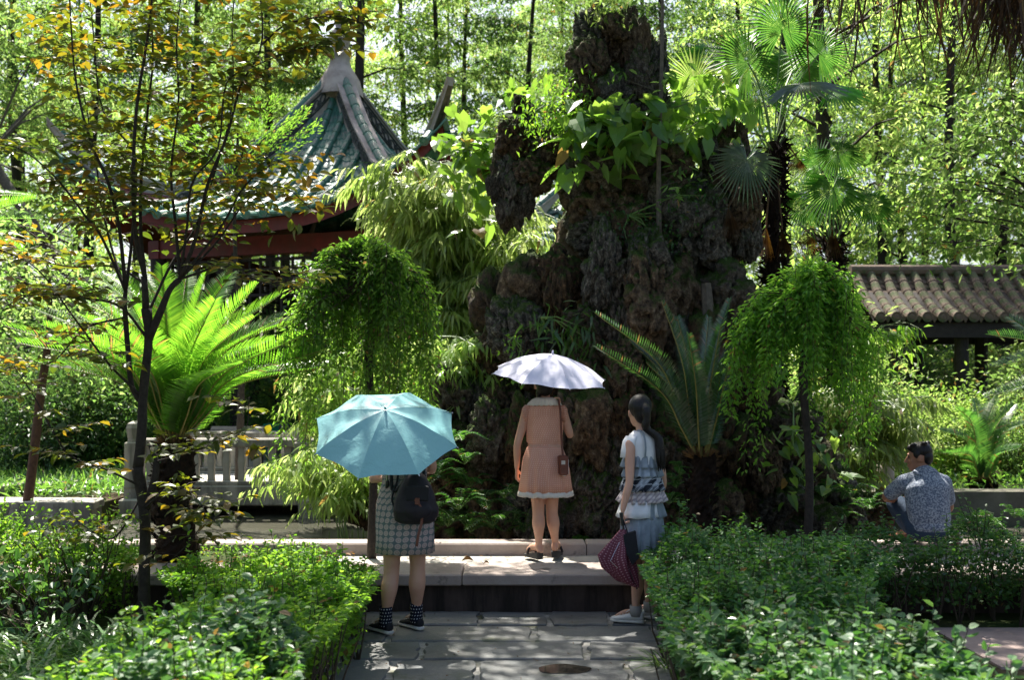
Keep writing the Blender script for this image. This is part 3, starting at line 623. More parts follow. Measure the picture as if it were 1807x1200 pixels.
# ================================================================ FOREST
ORD = ['first', 'second', 'third', 'fourth', 'fifth', 'sixth', 'seventh', 'eighth', 'ninth', 'tenth', 'eleventh', 'twelfth', 'thirteenth', 'fourteenth', 'fifteenth', 'sixteenth', 'seventeenth', 'eighteenth', 'nineteenth', 'twentieth', 'twenty-first', 'twenty-second', 'twenty-third', 'twenty-fourth', 'twenty-fifth', 'twenty-sixth', 'twenty-seventh', 'twenty-eighth']
def trunk_tree(name, H, rad, cb, cr, nspray, nleaf, ll, lw, mat, lean=0.0, spl=1.3, droop=.25, kind='dia', bark='bark_dark'):
    """prototype tree: trunk with limbs + crown of leafy sprays; returns Empty"""
    root = thing(name, 'tree', 'tree')
    n = 10; ph = random.uniform(0, 6)
    P = [Vector((lean * H * (i / n) + .12 * math.sin(ph + i * .9), .12 * math.cos(ph * 2 + i * .7), H * i / n)) for i in range(n + 1)]
    g = G(); g.add(*tube(P, [rad * (1 - .85 * i / n) * (1.35 if i == 0 else 1) for i in range(n + 1)], 9))
    lg_ = G(); ga = 0
    for k in range(nspray):
        t = cb + (1 - cb) * ((k + random.random()) / nspray); i = min(int(t * n), n - 1); p = P[i].lerp(P[i + 1], t * n - i)
        prof = cr * (1 - ((t - cb) / (1 - cb)) ** 2.2 * .75) * (.6 + .4 * min(1, (t - cb) / .15 + .3))
        ga += 2.4 + random.uniform(-.4, .4); d = Vector((math.cos(ga), math.sin(ga), random.uniform(-.05, .5))).normalized()
        r = prof * random.uniform(.45, 1.0); tip = p + d * r
        mid = p.lerp(tip, .5) + Vector((0, 0, .12 * r)); g.add(*tube([p, mid, tip], [rad * .28 * (1.1 - t), rad * .17 * (1.1 - t), .008], 4, cap=False))
        # two or three leafy sprays along the limb
        for q in range(3):
            c = p.lerp(tip, [.45, .72, .98][q]) + Vector((random.uniform(-.3, .3), random.uniform(-.3, .3), random.uniform(-.2, .25)))
            m = int(nleaf / nspray / 3 * random.uniform(.5, 1.5)); sp = spl * random.uniform(.6, 1.2)
            a = ga + random.uniform(-.9, .9); dd = np.array([math.cos(a), math.sin(a), -droop * random.uniform(0, 1.3)]); sd2 = np.array([-dd[1], dd[0], 0])
            u = rng.uniform(-.15, 1, m); v = rng.normal(0, .36, m) * (1.1 - np.abs(u - .35))
            twig = np.round(v * 4) / 4 + rng.normal(0, .03, m)
            pos = np.array(c) + dd * (u * sp)[:, None] + sd2 * (twig * sp)[:, None] + rn(m, .05)
            pos[:, 2] += -.25 * sp * np.abs(v) * droop * 3 - .12 * u * u * sp
            ldir = dd * .7 + sd2 * np.sign(v)[:, None] * .6 + rn(m, .45); ldir[:, 2] -= droop
            leaves(lg_, pos, ldir, np.array([0, 0, 1]) + rn(m, .35), ll * ru(m, .7, 1.3), lw * ru(m, .8, 1.2), kind)
    g.build('trunk', MT[bark], root, True); lg_.build('crown', MT[mat], root)
    return root
PROTO = {
 'a': trunk_tree('broadleaf_tree', 17, .2, .22, 2.9, 30, 15000, .15, .06, 'leaf_forest'),
 'b': trunk_tree('broadleaf_tree', 19, .19, .3, 2.6, 30, 14000, .14, .055, 'leaf_forest_bright', .015),
 'c': trunk_tree('broadleaf_tree', 15, .19, .16, 3.2, 28, 16000, .14, .06, 'leaf_forest_dark', -.02),
 'd': trunk_tree('broadleaf_tree', 18, .17, .12, 2.4, 34, 14000, .15, .05, 'leaf_forest_bright', .0, 1.1, .5),
 'e': trunk_tree('broadleaf_tree', 16, .22, .34, 3.6, 26, 15000, .16, .06, 'leaf_forest', .03, 1.6),
}
used = set()
def place_tree(kind, px, D, sc, label, group=None, rz=None, base=None, lean=0):
    o = PROTO[kind] if kind not in used else copy_tree(PROTO[kind]); used.add(kind)
    o.location = (XA(px, D), D, base if base is not None else max(ground_z(XA(px, D), D), .2) - .1); o.scale = (sc,) * 3; o.rotation_euler = (0, lean, random.uniform(0, 6.28) if rz is None else rz)
    o['label'] = label
    if 'group' in o: del o['group']
    if group: o['group'] = group
    return o
front = [
 ('c', 165, 26, 1.0, 'dark-leaved tree behind the olive sapling at upper left'), ('a', 30, 28, 1.0, 'pale dappled tree filling the upper left corner'), ('e', 330, 29, 1.05, 'spreading tree whose crown shows between the olive leaves and the roof'),
 ('b', 470, 27, .95, 'slim tree rising just left of the pavilion ridge'), ('a', 628, 25, 1.05, 'thick dark-trunked tree directly right of the pavilion finial'), ('b', 702, 30, .9, 'thin straight tree rising above the pavilion ridge'),
 ('d', 768, 29, .95, 'straight dark-trunked tree above the upswept roof corner'), ('b', 792, 34, .8, 'thinner tree close beside the trunk above the roof corner'), ('c', 833, 30, .95, 'bushy tree between the roof corner and the rockery'),
 ('a', 940, 31, .95, 'tree with layered pale foliage left of the rock pinnacle'), ('c', 1150, 30, 1.0, 'dark tree right behind the rock pinnacle'), ('e', 1010, 36, 1.05, 'tall tree standing farther back behind the rock pinnacle'),
 ('d', 1300, 30, 1.0, 'bright tree behind the tall fan palm'), ('b', 1395, 27, 1.0, 'light green tree between the two fan palms'), ('d', 1552, 27, .95, 'slender tree above the left end of the corridor roof'),
 ('c', 1592, 30, 1.0, 'darker tree behind the left end of the corridor roof'), ('b', 1690, 24, .9, 'leaning dark-trunked tree above the middle of the corridor'), ('a', 1775, 26, 1.0, 'tree at the right edge above the corridor roof'),
 ('d', 1880, 25, 1.0, 'leafy tree cut by the right edge of the picture'), ('b', -60, 24, 1.0, 'leafy tree cut by the left edge of the picture')]
for k, px, D, s, l in front: place_tree(k, px, D, s, l)
for row, (D0, cnt, x0_, x1_, sc, name) in enumerate([(38, 12, -100, 1910, 1.15, 'middle'), (50, 15, -120, 1930, 1.45, 'rear')]):
    for i in range(cnt):
        px = x0_ + (x1_ - x0_) * (i + .5 + random.uniform(-.3, .3)) / cnt; 
        if abs(px - 735) < 100 or abs(px - 1215) < 60: continue
        place_tree('abcde'[(i * 3 + row) % 5], px, D0 + random.uniform(-3, 4), sc * random.uniform(.9, 1.08), 'tall tree in the %s row of the wood, %s from the left' % (name, ORD[i]), 'tall trees of the wood')
# leaning grey tree top left
t = thing('leaning_tree', 'bare grey leaning trunk slanting across the upper left background', 'tree', (XA(-60, 20), 20, .4))
P = curve([(0, 0, 0), (.05, 0, 2.2), (.2, 0, 4.9), (1.6, .2, 3.95 + .0), (2.6, .3, 3.1)], 4)
P = [(-.6, 0, -.2), (-.7, 0, 3), (-.35, 0, 6.9), (.25, .1, 6.2), (.9, .1, 5.1), (1.6, .2, 4.2), (2.2, .3, 3.4)]
P = [(2.9, 0, -.3), (2.5, 0, 2.0), (1.8, 0, 3.9), (1.1, 0, 5.0), (.4, .1, 6.1), (-.2, .2, 7.3), (-.9, .2, 9.5)]
G().add(*tube(curve(P, 18), [.16 * (1 - .6 * i / 18) for i in range(19)], 9)).build('trunk', MT['bark_grey'], t, True)
g = G(); gl = G()
for k in range(26):
    i = random.randint(1, 3); p = Vector(P[-i]); a = random.uniform(0, 6.28); q = p + Vector((math.cos(a) * 1.6, math.sin(a) * 1.6, random.uniform(.2, 2.2))); g.add(*tube([p, p.lerp(q, .5) + Vector((0, 0, .2)), q], [.04, .025, .008], 4))
    m = 260; pos = np.array(q) + rn(m, .45) * np.array([1, 1, .5]); leaves(gl, pos, rn(m) + np.array([0, 0, -.4]), np.array([0, 0, 1]) + rn(m, .4), .12 * ru(m, .7, 1.3), .05, 'dia')
g.build('branches', MT['bark_grey'], t); gl.build('crown', MT['leaf_forest'], t)

t = thing('unseen_shade_tree', 'unseen tall tree beyond the right edge, its crown shaped to shade the path', 'tree', (8.3, 10.2, .2)); g = G(); gl = G(); tk_ = curve([(0, 0, 0), (-.3, 0, 3), (-.6, 0, 6), (-.9, 0, 9.5)], 12); g.add(*tube(tk_, [.24 - .014 * i for i in range(13)], 10))  # unseen tree; crown placed to shade the paving, with gaps sunning both umbrellas
for k in range(92):
    while True:
        q = np.array([random.uniform(-10.7, -2.5), random.uniform(-1.5, 1.6), random.uniform(7.0, 9.3)]); zz_ = q[2] + .2; wx, wy = q[0] + 8.3, q[1] + 10.2
        if math.hypot(wx - (-.8 - .16 * (zz_ - 1.5)), wy - (6.4 + .55 * (zz_ - 1.5))) > .68 and math.hypot(wx - (.3 - .16 * (zz_ - 1.9)), wy - (8 + .55 * (zz_ - 1.9))) > .75: break
    p = Vector(tk_[random.randint(8, 11)]); g.add(*tube([p, p.lerp(Vector(q), .5) + Vector((0, 0, .5)), q], [.06, .035, .01], 5, cap=False)); m = 250
    leaves(gl, q + rn(m) * np.array([.42, .36, .18]), rn(m) + np.array([0, 0, -.3]), np.array([0, 0, 1]) + rn(m, .4), .12 * ru(m, .7, 1.3), .055, 'dia')
g.build('trunk', MT['bark_dark'], t, True); gl.build('crown', MT['leaf_forest'], t)
# far wood as one mass
def mass(g, n, box_, ll, lw, kind='dia', dz=-.3):
    (x0, x1), (y0, y1), (z0, z1) = box_; pos = np.stack([ru(n, x0, x1), ru(n, y0, y1), ru(n, z0, z1)], 1); leaves(g, pos, rn(n) + np.array([0, 0, dz]), np.array([0, -.3, 1]) + rn(n, .5), ll * ru(n, .6, 1.3), lw * ru(n, .7, 1.3), kind)
g = G()
for k in range(330):
    x = random.uniform(-48, 48); y = random.uniform(64, 84); ctr = np.array([x, y, random.uniform(0, 1) ** .8 * 26 + ground_z(x, y)])
    if abs(x / y * FPX + CX - 735) < 110 or abs(x / y * FPX + CX - 1215) < 45:
        if ctr[2] > 10: continue
    m = 150; pos = ctr + rn(m) * np.array([1.7, 1.2, .9]); leaves(g, pos, rn(m) + np.array([0, 0, -.3]), np.array([0, 0, 1]) + rn(m, .5), .42 * ru(m, .6, 1.3), .2, 'dia')
tag(g.build('far_wood', MT['leaf_forest_bright']), 'mass of pale foliage far behind all the trees', 'woodland', kind='stuff')

# ---- bushes: proto + copies
def bush(name, r, h, n, ll, lw, mat, stems=9, kind='dia', droop=.2):
    root = thing(name, 'bush', 'shrub'); g = G(); gl = G(); per = n // (stems * 5)
    for s in range(stems):
        a = s * 2.4; rr = r * math.sqrt((s + .5) / stems) * .95; tip = Vector((math.cos(a) * rr, math.sin(a) * rr, h * random.uniform(.6, 1.0) * (1 - .35 * (rr / r) ** 2)))
        mid = tip * .5 + Vector((0, 0, .12 * h)); g.add(*tube([(tip.x * .1, tip.y * .1, -.05), mid, tip], [.025, .018, .006], 5))
        for q in range(5):
            c = np.array(Vector((tip.x * .1, tip.y * .1, 0)).lerp(mid, .6 + q * .2) if q < 2 else mid.lerp(tip, (q - 1) / 3)); c[:2] *= 1.1
            pos = c + rn(per) * np.array([r * .23, r * .23, h * .13]); pos[:, 2] = np.maximum(pos[:, 2], .03)
            dd = rn(per, .6) + nrm(pos - np.array([0, 0, h * .4])) * .8; dd[:, 2] -= droop; leaves(gl, pos, dd, np.array([0, 0, 1]) + rn(per, .35), ll * ru(per, .7, 1.3), lw * ru(per, .8, 1.2), kind)
    g.build('stems', MT['twig'], root); gl.build('foliage', MT[mat], root); return root
BP = {
 'l': bush('leafy_shrub', 1.3, 2.4, 5200, .1, .045, 'leaf_forest_bright'), 'm': bush('leafy_shrub', 1.2, 1.9, 5200, .09, .042, 'leaf_forest'),
 'd': bush('leafy_shrub', 1.4, 2.6, 5200, .1, .045, 'leaf_forest_dark'), 'g': bush('low_shrub', 1.0, .75, 5200, .055, .028, 'leaf_hedge_dark'), 'b': bush('broadleaf_shrub', 1.1, 1.9, 3600, .13, .065, 'leaf_broad', 9, 'hex')}
bused = set()
def place_bush(k, px, D, sc, label, z=None, group=None, dx=0):
    o = BP[k] if k not in bused else copy_tree(BP[k]); bused.add(k); x = XA(px, D) + dx
    o.location = (x, D, (max(ground_z(x, D), .25) if z is None else z) - .05); o.scale = (sc, sc, sc * random.uniform(.92, 1.08)); o.rotation_euler = (0, 0, random.uniform(0, 6.28)); o['label'] = label
    if group: o['group'] = group
    return o
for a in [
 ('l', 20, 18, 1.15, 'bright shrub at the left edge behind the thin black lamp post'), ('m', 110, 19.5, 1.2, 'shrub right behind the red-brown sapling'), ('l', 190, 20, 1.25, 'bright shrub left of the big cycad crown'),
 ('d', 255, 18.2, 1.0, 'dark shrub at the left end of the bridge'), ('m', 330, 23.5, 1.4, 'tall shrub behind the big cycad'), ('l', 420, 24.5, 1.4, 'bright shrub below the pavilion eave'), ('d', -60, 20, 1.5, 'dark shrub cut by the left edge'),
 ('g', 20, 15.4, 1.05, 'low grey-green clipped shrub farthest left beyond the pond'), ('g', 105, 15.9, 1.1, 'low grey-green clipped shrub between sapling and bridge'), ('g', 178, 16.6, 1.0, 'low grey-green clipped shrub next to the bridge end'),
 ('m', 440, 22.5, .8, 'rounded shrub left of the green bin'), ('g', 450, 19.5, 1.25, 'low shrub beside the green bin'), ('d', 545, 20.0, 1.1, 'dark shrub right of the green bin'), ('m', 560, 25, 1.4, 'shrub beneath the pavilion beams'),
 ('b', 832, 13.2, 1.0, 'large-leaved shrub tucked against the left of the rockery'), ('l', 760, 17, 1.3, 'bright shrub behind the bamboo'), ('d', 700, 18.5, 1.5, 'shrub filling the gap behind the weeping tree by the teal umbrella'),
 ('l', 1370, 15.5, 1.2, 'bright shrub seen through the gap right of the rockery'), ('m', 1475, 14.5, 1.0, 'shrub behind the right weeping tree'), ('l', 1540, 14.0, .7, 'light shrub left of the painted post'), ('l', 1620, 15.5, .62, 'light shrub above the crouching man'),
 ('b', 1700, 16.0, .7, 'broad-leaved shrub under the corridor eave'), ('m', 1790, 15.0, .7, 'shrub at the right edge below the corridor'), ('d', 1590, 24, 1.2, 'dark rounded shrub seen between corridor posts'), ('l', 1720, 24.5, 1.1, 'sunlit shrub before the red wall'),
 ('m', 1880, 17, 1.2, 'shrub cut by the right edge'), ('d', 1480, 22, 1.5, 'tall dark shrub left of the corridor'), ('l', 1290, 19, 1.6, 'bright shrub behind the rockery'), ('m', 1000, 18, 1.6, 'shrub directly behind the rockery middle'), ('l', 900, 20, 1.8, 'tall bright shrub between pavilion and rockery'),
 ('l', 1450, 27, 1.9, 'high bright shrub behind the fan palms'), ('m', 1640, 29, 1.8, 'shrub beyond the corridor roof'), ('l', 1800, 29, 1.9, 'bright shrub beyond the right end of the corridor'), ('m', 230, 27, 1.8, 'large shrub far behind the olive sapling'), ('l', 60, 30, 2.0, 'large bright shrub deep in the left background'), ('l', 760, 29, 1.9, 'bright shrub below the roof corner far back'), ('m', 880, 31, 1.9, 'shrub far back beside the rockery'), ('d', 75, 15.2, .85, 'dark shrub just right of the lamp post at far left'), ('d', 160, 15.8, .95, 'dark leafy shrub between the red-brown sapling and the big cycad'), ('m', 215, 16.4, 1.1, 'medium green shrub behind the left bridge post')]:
    place_bush(*a)
# ground cover
g = G()
def cover(n, fn, ll, lw, kind, mat_up=.5, h=.12, z0=.0):
    pos = np.array([fn() for _ in range(n)]); z = np.array([ground_z(p[0], p[1]) for p in pos]) + z0; P3 = np.stack([pos[:, 0], pos[:, 1], z + ru(n, 0, h)], 1); d = rn(n); d[:, 2] = np.abs(d[:, 2]) * mat_up; leaves(g, P3, d, np.array([0, 0, 1]) + rn(n, .4), ll * ru(n, .6, 1.4), lw * ru(n, .7, 1.3), kind)
def land():
    while True:
        x, y = random.uniform(-13, 13), random.uniform(12.5, 32)
        if abs(x) < y * .56 and ground_z(x, y) > .1 and not (-6.7 < x < 2.4 and 16.2 < y < 22.8 and y > 16 and x < 1): return (x, y)
cover(26000, land, .13, .035, 'dia', 1.3, .2)
tag(g.build('ground_cover', MT['leaf_grass']), 'low grassy ground cover under the trees beyond the pond', 'ground cover', kind='stuff')
g = G()
def leftbank():
    while True:
        x, y = random.uniform(-9.5, -5.1), random.uniform(12.9, 16)
        if ground_z(x, y) > .1: return (x, y)
cover(5000, leftbank, .2, .022, 'lan', 2.0, .1)
tag(g.build('bank_grass', MT['leaf_grass']), 'strappy grass on the sunlit bank left of the bridge', 'grass', kind='stuff')
g = G()
n = 900; pos = np.stack([ru(n, -10, -1.3), ru(n, 7.62, 8.33), ru(n, .312, .335)], 1); leaves(g, pos, rn(n) * np.array([1, 1, .15]), np.array([0, 0, 1]) + rn(n, .2), .05 * ru(n, .6, 1.4), .028, 'hex'); n = 150; pos = np.stack([ru(n, -1.5, 2.1), ru(n, 5.2, 7.35), np.full(n, .03)], 1); leaves(g, pos, rn(n) * np.array([1, 1, .08]), np.array([0, 0, 1]) + rn(n, .15), .02 * ru(n, .4, 1.4), .009, 'hex'); n = 120; pos = np.stack([ru(n, -1.6, 3), ru(n, 7.9, 8.33), np.full(n, .295)], 1); leaves(g, pos, rn(n) * np.array([1, 1, .08]), np.array([0, 0, 1]) + rn(n, .15), .025 * ru(n, .4, 1.4), .011, 'hex')
n = 700; pos = np.stack([ru(n, -2.4, 2.4), ru(n, 6, 8.3), np.zeros(n)], 1)
tag(g.build('leaf_litter', MT['leaf_dead']), 'scattered dry leaves and crumbs on the soil strip, ledge and paving', 'leaf litter', kind='stuff')
g = G(); n = 2600; pos = np.stack([ru(n, -10, -1.35), ru(n, 7.9, 8.33), np.full(n, .31)], 1); pos = pos[(np.array([noise.noise((p[0] * 1.5, p[1] * 3, 2)) for p in pos]) > -.05)]; n = len(pos); pos[:, 2] += ru(n, 0, .09)
leaves(g, pos, rn(n) + np.array([0, 0, .5]), np.array([0, 0, 1]) + rn(n, .4), .03 * ru(n, .7, 1.4), .018, 'dia'); tag(g.build('creeping_weeds', MT['leaf_hedge']), 'small creeping weeds on the soil strip of the ledge', 'weeds', kind='stuff')

# ================================================================ ROCKERY
import bmesh
def rock_mesh(seed, sub=5, el=1.35):
    bm = bmesh.new(); bmesh.ops.create_icosphere(bm, subdivisions=sub, radius=1)
    s = Vector((seed * 13.1, seed * 7.7, seed * 3.3))
    for v in bm.verts:
        p = v.co.copy(); q = Vector((p.x, p.y, p.z * .7)) + s
        d = noise.fractal(q * 1.0, 1.0, 2.1, 3) * .55
        c = noise.noise(q * 2.6); d -= max(0, .22 - abs(c)) * 1.15          # creases
        c1 = noise.noise(q * 5.2 + s * 2); d -= max(0, .14 - abs(c1)) * .45
        c2 = noise.noise(q * 8.5 + s); d -= max(0, c2 - .15) * .3            # pits
        d += noise.fractal(q * 8, .9, 2.2, 4) * .06
        v.co = p * (1 + d); v.co.z *= el
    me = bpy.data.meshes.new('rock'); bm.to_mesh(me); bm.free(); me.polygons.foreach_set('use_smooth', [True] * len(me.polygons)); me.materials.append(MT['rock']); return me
RM = [rock_mesh(i + 1, 5 if i < 6 else 4, [1.3, 1.15, 1.5, 1.0, 1.7, 1.2, 1.3, 1.1][i]) for i in range(8)]
rk = thing('rockery', 'tall dark craggy limestone rockery rising out of the pond', 'rockery', (XA(1140, 10.3), 10.3, 0)); rkl = Vector(rk.location)
def rock(px, py, hw, hh, D=10.3, k=None, rot=None, dep=1.0):
    s = D / FPX; k = random.randrange(8) if k is None else k; el = [1.3, 1.15, 1.5, 1.0, 1.7, 1.2, 1.3, 1.1][k]
    o = link('rock', RM[k], rk, W(px, py, D) - rkl, (random.uniform(-.15, .15), random.uniform(-.2, .2) if rot is None else rot, random.uniform(0, 6.28)), (hw * s / .92, hw * s * dep / .92, hh * s / el / .92)); return o
up_rocks = [(1052, 30, 14, 26), (1068, 45, 15, 24), (1022, 95, 14, 26), (1122, 60, 12, 26), (1022, 160, 14, 30), (1145, 95, 13, 30), (1160, 170, 14, 34), (1020, 205, 14, 24), (915, 185, 11, 18), (893, 380, 14, 26), (878, 300, 12, 30), (925, 345, 18, 30), (870, 330, 10, 24), (1050, 62, 34, 44), (1040, 110, 32, 46), (1085, 60, 32, 38), (1112, 42, 16, 30), (1092, 108, 36, 42), (1045, 170, 36, 50), (1085, 165, 30, 46), (1128, 100, 26, 60), (1125, 160, 34, 50), (1150, 135, 26, 55), (1075, 205, 34, 45), (1110, 215, 40, 42), (1040, 220, 28, 30), (1150, 190, 28, 40),
 (925, 205, 18, 26), (908, 235, 30, 32), (940, 262, 42, 40), (897, 300, 26, 50), (900, 350, 26, 50), (940, 310, 34, 34), (980, 235, 34, 40), (985, 262, 36, 36), (1010, 240, 40, 38), (1015, 290, 40, 50), (1022, 345, 26, 40),
 (1070, 280, 55, 55), (1120, 290, 50, 60), (1165, 310, 50, 60), (1050, 350, 55, 60), (1110, 360, 55, 60), (1205, 320, 28, 40), (1215, 360, 46, 50), (1250, 275, 18, 34), (1272, 242, 20, 44), (1308, 250, 14, 32), (1280, 300, 36, 55), (1305, 310, 20, 46), (1270, 370, 48, 56), (1310, 405, 30, 54), (1180, 380, 50, 60), (1315, 350, 30, 45)]
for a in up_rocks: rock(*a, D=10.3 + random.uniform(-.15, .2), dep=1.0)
OUT = [(400, 1012, 1335), (450, 965, 1340), (500, 925, 1340), (550, 880, 1335), (600, 855, 1345), (700, 840, 1400), (800, 815, 1440), (900, 800, 1480), (960, 790, 1500)]
yy = 410
while yy < 960:
    a = np.interp(yy, [o[0] for o in OUT], [o[1] for o in OUT]); b = np.interp(yy, [o[0] for o in OUT], [o[2] for o in OUT]); xx = a + 34 + random.uniform(0, 20)
    while xx < b - 15:
        if not (1335 < xx < 1372 and 690 < yy < 780):
            bulge = .35 * math.sin((xx - a) / (b - a) * math.pi) + .25 * (yy - 400) / 560; rock(xx + random.uniform(-12, 12), yy + random.uniform(-18, 18), random.uniform(28, 52), random.uniform(38, 74), D=10.45 - bulge + random.uniform(-.4, .28))
        xx += random.uniform(52, 78)
    yy += 60
for (a, b, c, d) in [(1080, 450, 100, 120), (1200, 450, 110, 120), (1100, 600, 130, 130), (1240, 600, 100, 120), (980, 700, 120, 130), (1150, 760, 160, 140), (1300, 780, 110, 140), (950, 850, 130, 120), (1120, 340, 80, 70)]: rock(a, b, c, d, D=11.0, k=random.randrange(6), dep=.7)
for (a, b, c, d) in [(870, 540, 34, 60), (885, 600, 40, 60), (860, 640, 30, 60), (845, 720, 34, 66), (800, 700, 40, 50), (790, 790, 46, 60), (760, 860, 50, 50), (700, 900, 40, 36), (780, 930, 60, 36), (860, 930, 60, 40), (1480, 890, 45, 50), (1430, 850, 40, 80), (1400, 780, 34, 80), (640, 905, 30, 26), (1530, 905, 40, 34)]: rock(a, b, c, d, D=10.5 + random.uniform(-.2, .2))
# timber-like petrified column
G().add(*tube([W(1246, 500, 9.75) - rkl, W(1250, 560, 9.75) - rkl, W(1245, 640, 9.8) - rkl], [.05, .065, .06], 7)).build('stone_prop', MT['bark_grey'], rk)
ml = thing('moss_mound', 'rounded mossy mound at the water edge right of the woman in peach', 'mossy rock', W(1052, 960, 9.4)); ml.location.z = -.05
o = link('mound', rock_mesh(22, 4, .8), ml, (0, 0, .12), None, (.24, .22, .3)); o.data.materials.clear(); o.data.materials.append(MT['moss'])

# ================================================================ helper foliage
def spray_plant(name, label, cat, pts, n_per, ll, lw, mat, kind, spread, droop=.5, stem='twig', sr=.008, group=None, stem_from=None, tn='foliage'):
    """pts: world points; leaves clustered round them, thin stems from stem_from to each"""
    base = Vector(stem_from) if stem_from is not None else Vector(pts[0]); root = thing(name, label, cat, base, 0, group); g = G(); gl = G()
    for p in pts:
        p = Vector(p) - base; 
        if p.length > .05: mid = p * .5 + Vector((random.uniform(-.1, .1), random.uniform(-.1, .1), p.length * .12)); g.add(*tube([(0, 0, 0), mid, p], [sr * 1.6, sr, sr * .5], 5))
        pos = np.array(p) + rn(n_per) * spread; d = rn(n_per, .7); d[:, 2] -= droop; leaves(gl, pos, d, np.array([0, -.2, 1]) + rn(n_per, .35), ll * ru(n_per, .6, 1.25), lw * ru(n_per, .75, 1.2), kind)
    if g.n: g.build('stems', MT[stem], root)
    gl.build(tn, MT[mat], root); return root
def vine(name, label, px_pts, D, n, ll, lw, mat, kind='hrt', spread=.12, cat='climbing plant'):
    P = [W(a, b, D + random.uniform(-.1, .1)) for a, b in px_pts]; return spray_plant(name, label, cat, P, n, ll, lw, mat, kind, spread, .6, 'petiole', .006)
vine('large_leaved_vine', 'glossy large-leaved vine draped over the middle of the rockery', [(1000, 215), (1030, 240), (1060, 225), (1090, 215), (1110, 245), (1010, 280), (1040, 260), (1080, 262), (1130, 200), (1150, 215), (1090, 190), (1060, 200), (1140, 240), (1165, 262)], 9.75, 9, .25, .17, 'leaf_broad')
vine('large_leaved_vine', 'sunlit large-leaved vine right of the rock pinnacle below the fan palm', [(1165, 190), (1190, 165), (1215, 150), (1240, 175), (1262, 165), (1285, 180), (1200, 205), (1180, 230), (1230, 205), (1160, 255), (1200, 250), (1255, 195), (1270, 210)], 10.2, 12, .2, .14, 'leaf_broad', spread=.16)
vine('large_leaved_vine', 'bright broad-leaved vine left of the rock arm', [(815, 250), (840, 235), (862, 250), (830, 280), (855, 290), (825, 310), (850, 330), (870, 270), (840, 350), (815, 275), (925, 175), (945, 180)], 11.0, 12, .22, .15, 'leaf_broad', spread=.15)
vine('small_leaved_creeper', 'fine bright creeper on top of the rock arm', [(945, 195), (965, 200), (985, 190), (1010, 195), (1030, 215), (950, 215), (990, 210), (1000, 175), (1050, 200), (1020, 180)], 10.0, 90, .06, .03, 'leaf_hedge', 'dia', .13)
vine('small_leaved_creeper', 'bamboo-like tuft growing above the white umbrella', [(955, 560), (985, 565), (1010, 590), (1040, 600), (1000, 610), (965, 590), (1020, 575)], 9.5, 16, .19, .03, 'leaf_palm', 'lan', .09)
vine('small_leaved_creeper', 'dark green creeper across the upper rock face', [(1110, 380), (1140, 400), (1170, 420), (1190, 390), (1150, 440), (1200, 360), (1240, 345), (1110, 440), (1220, 410)], 9.9, 70, .05, .03, 'leaf_fern', 'dia', .13)
vine('small_leaved_creeper', 'small creeper hanging on the rock left of the white umbrella', [(905, 595), (900, 615), (912, 640), (905, 670)], 9.6, 18, .05, .035, 'leaf_hedge', 'dia', .05)
vine('small_leaved_creeper', 'tuft of leaves on the very top of the rock pinnacle', [(1062, 15), (1070, 5), (1055, 25), (1080, 25)], 10.1, 30, .08, .035, 'leaf_forest_bright', 'dia', .09)
vine('large_leaved_vine', 'dull large leaves climbing beside the right weeping tree trunk', [(1400, 760), (1420, 790), (1440, 800), (1395, 800), (1425, 830), (1450, 775), (1410, 850), (1380, 690), (1465, 830)], 9.2, 7, .15, .1, 'leaf_broad', spread=.12)
def ferns(name, label, pts, D, mat='leaf_fern', L=.35, nf=9):
    base = W(*pts[0], D); root = thing(name, label, 'fern', base); gl = G(); g = G()
    for (px, py) in pts:
        c = W(px, py, D + random.uniform(-.25, .25)) - base
        for f in range(nf):
            a = random.uniform(0, 6.28); e = random.uniform(.35, 1.1); d = Vector((math.cos(a) * math.cos(e), math.sin(a) * math.cos(e), math.sin(e))); l = L * random.uniform(.7, 1.2)
            P = np.array(curve([c, c + d * l * .5, c + d * l + Vector((0, 0, -l * .4))], 14)); g.add(*tube(P, .003, 3, cap=False)); T = nrm(np.gradient(P, axis=0)); S = nrm(np.cross(T, [0, 0, 1]))
            for sg in (-1, 1): leaves(gl, P[2:], T[2:] * .5 + S[2:] * sg, np.array([0, 0, 1]) + rn(13, .15), l * .22 * np.sin(np.linspace(.5, 3.0, 13)), l * .06, 'dia')
    g.build('stalks', MT['petiole'], root); gl.build('fronds', MT[mat], root); return root
ferns('fern_clump', 'dark fern clump at the pond edge below the backpack', [(790, 930), (830, 940), (870, 930), (810, 900), (850, 895), (760, 910)], 9.4)
ferns('fern_clump', 'fern clump on the rocks behind the teal umbrella', [(790, 850), (830, 860), (820, 820), (800, 780), (770, 840)], 9.9)
ferns('fern_clump', 'fern clump between the woman in peach and the rock foot', [(890, 880), (905, 925), (925, 940)], 9.5, L=.25)
ferns('fern_clump', 'ferns on the low rocks left of the crouching man', [(1500, 880), (1530, 900), (1475, 920), (1455, 880)], 9.8)
ferns('fern_clump', 'dark ferns low behind the girl with the ponytail', [(1190, 860), (1205, 880), (1180, 890), (1200, 840)], 9.2, L=.25)
ferns('fern_clump', 'small ferns by the pond wall right of the crouching man', [(1710, 925), (1750, 930), (1790, 915)], 11.5)

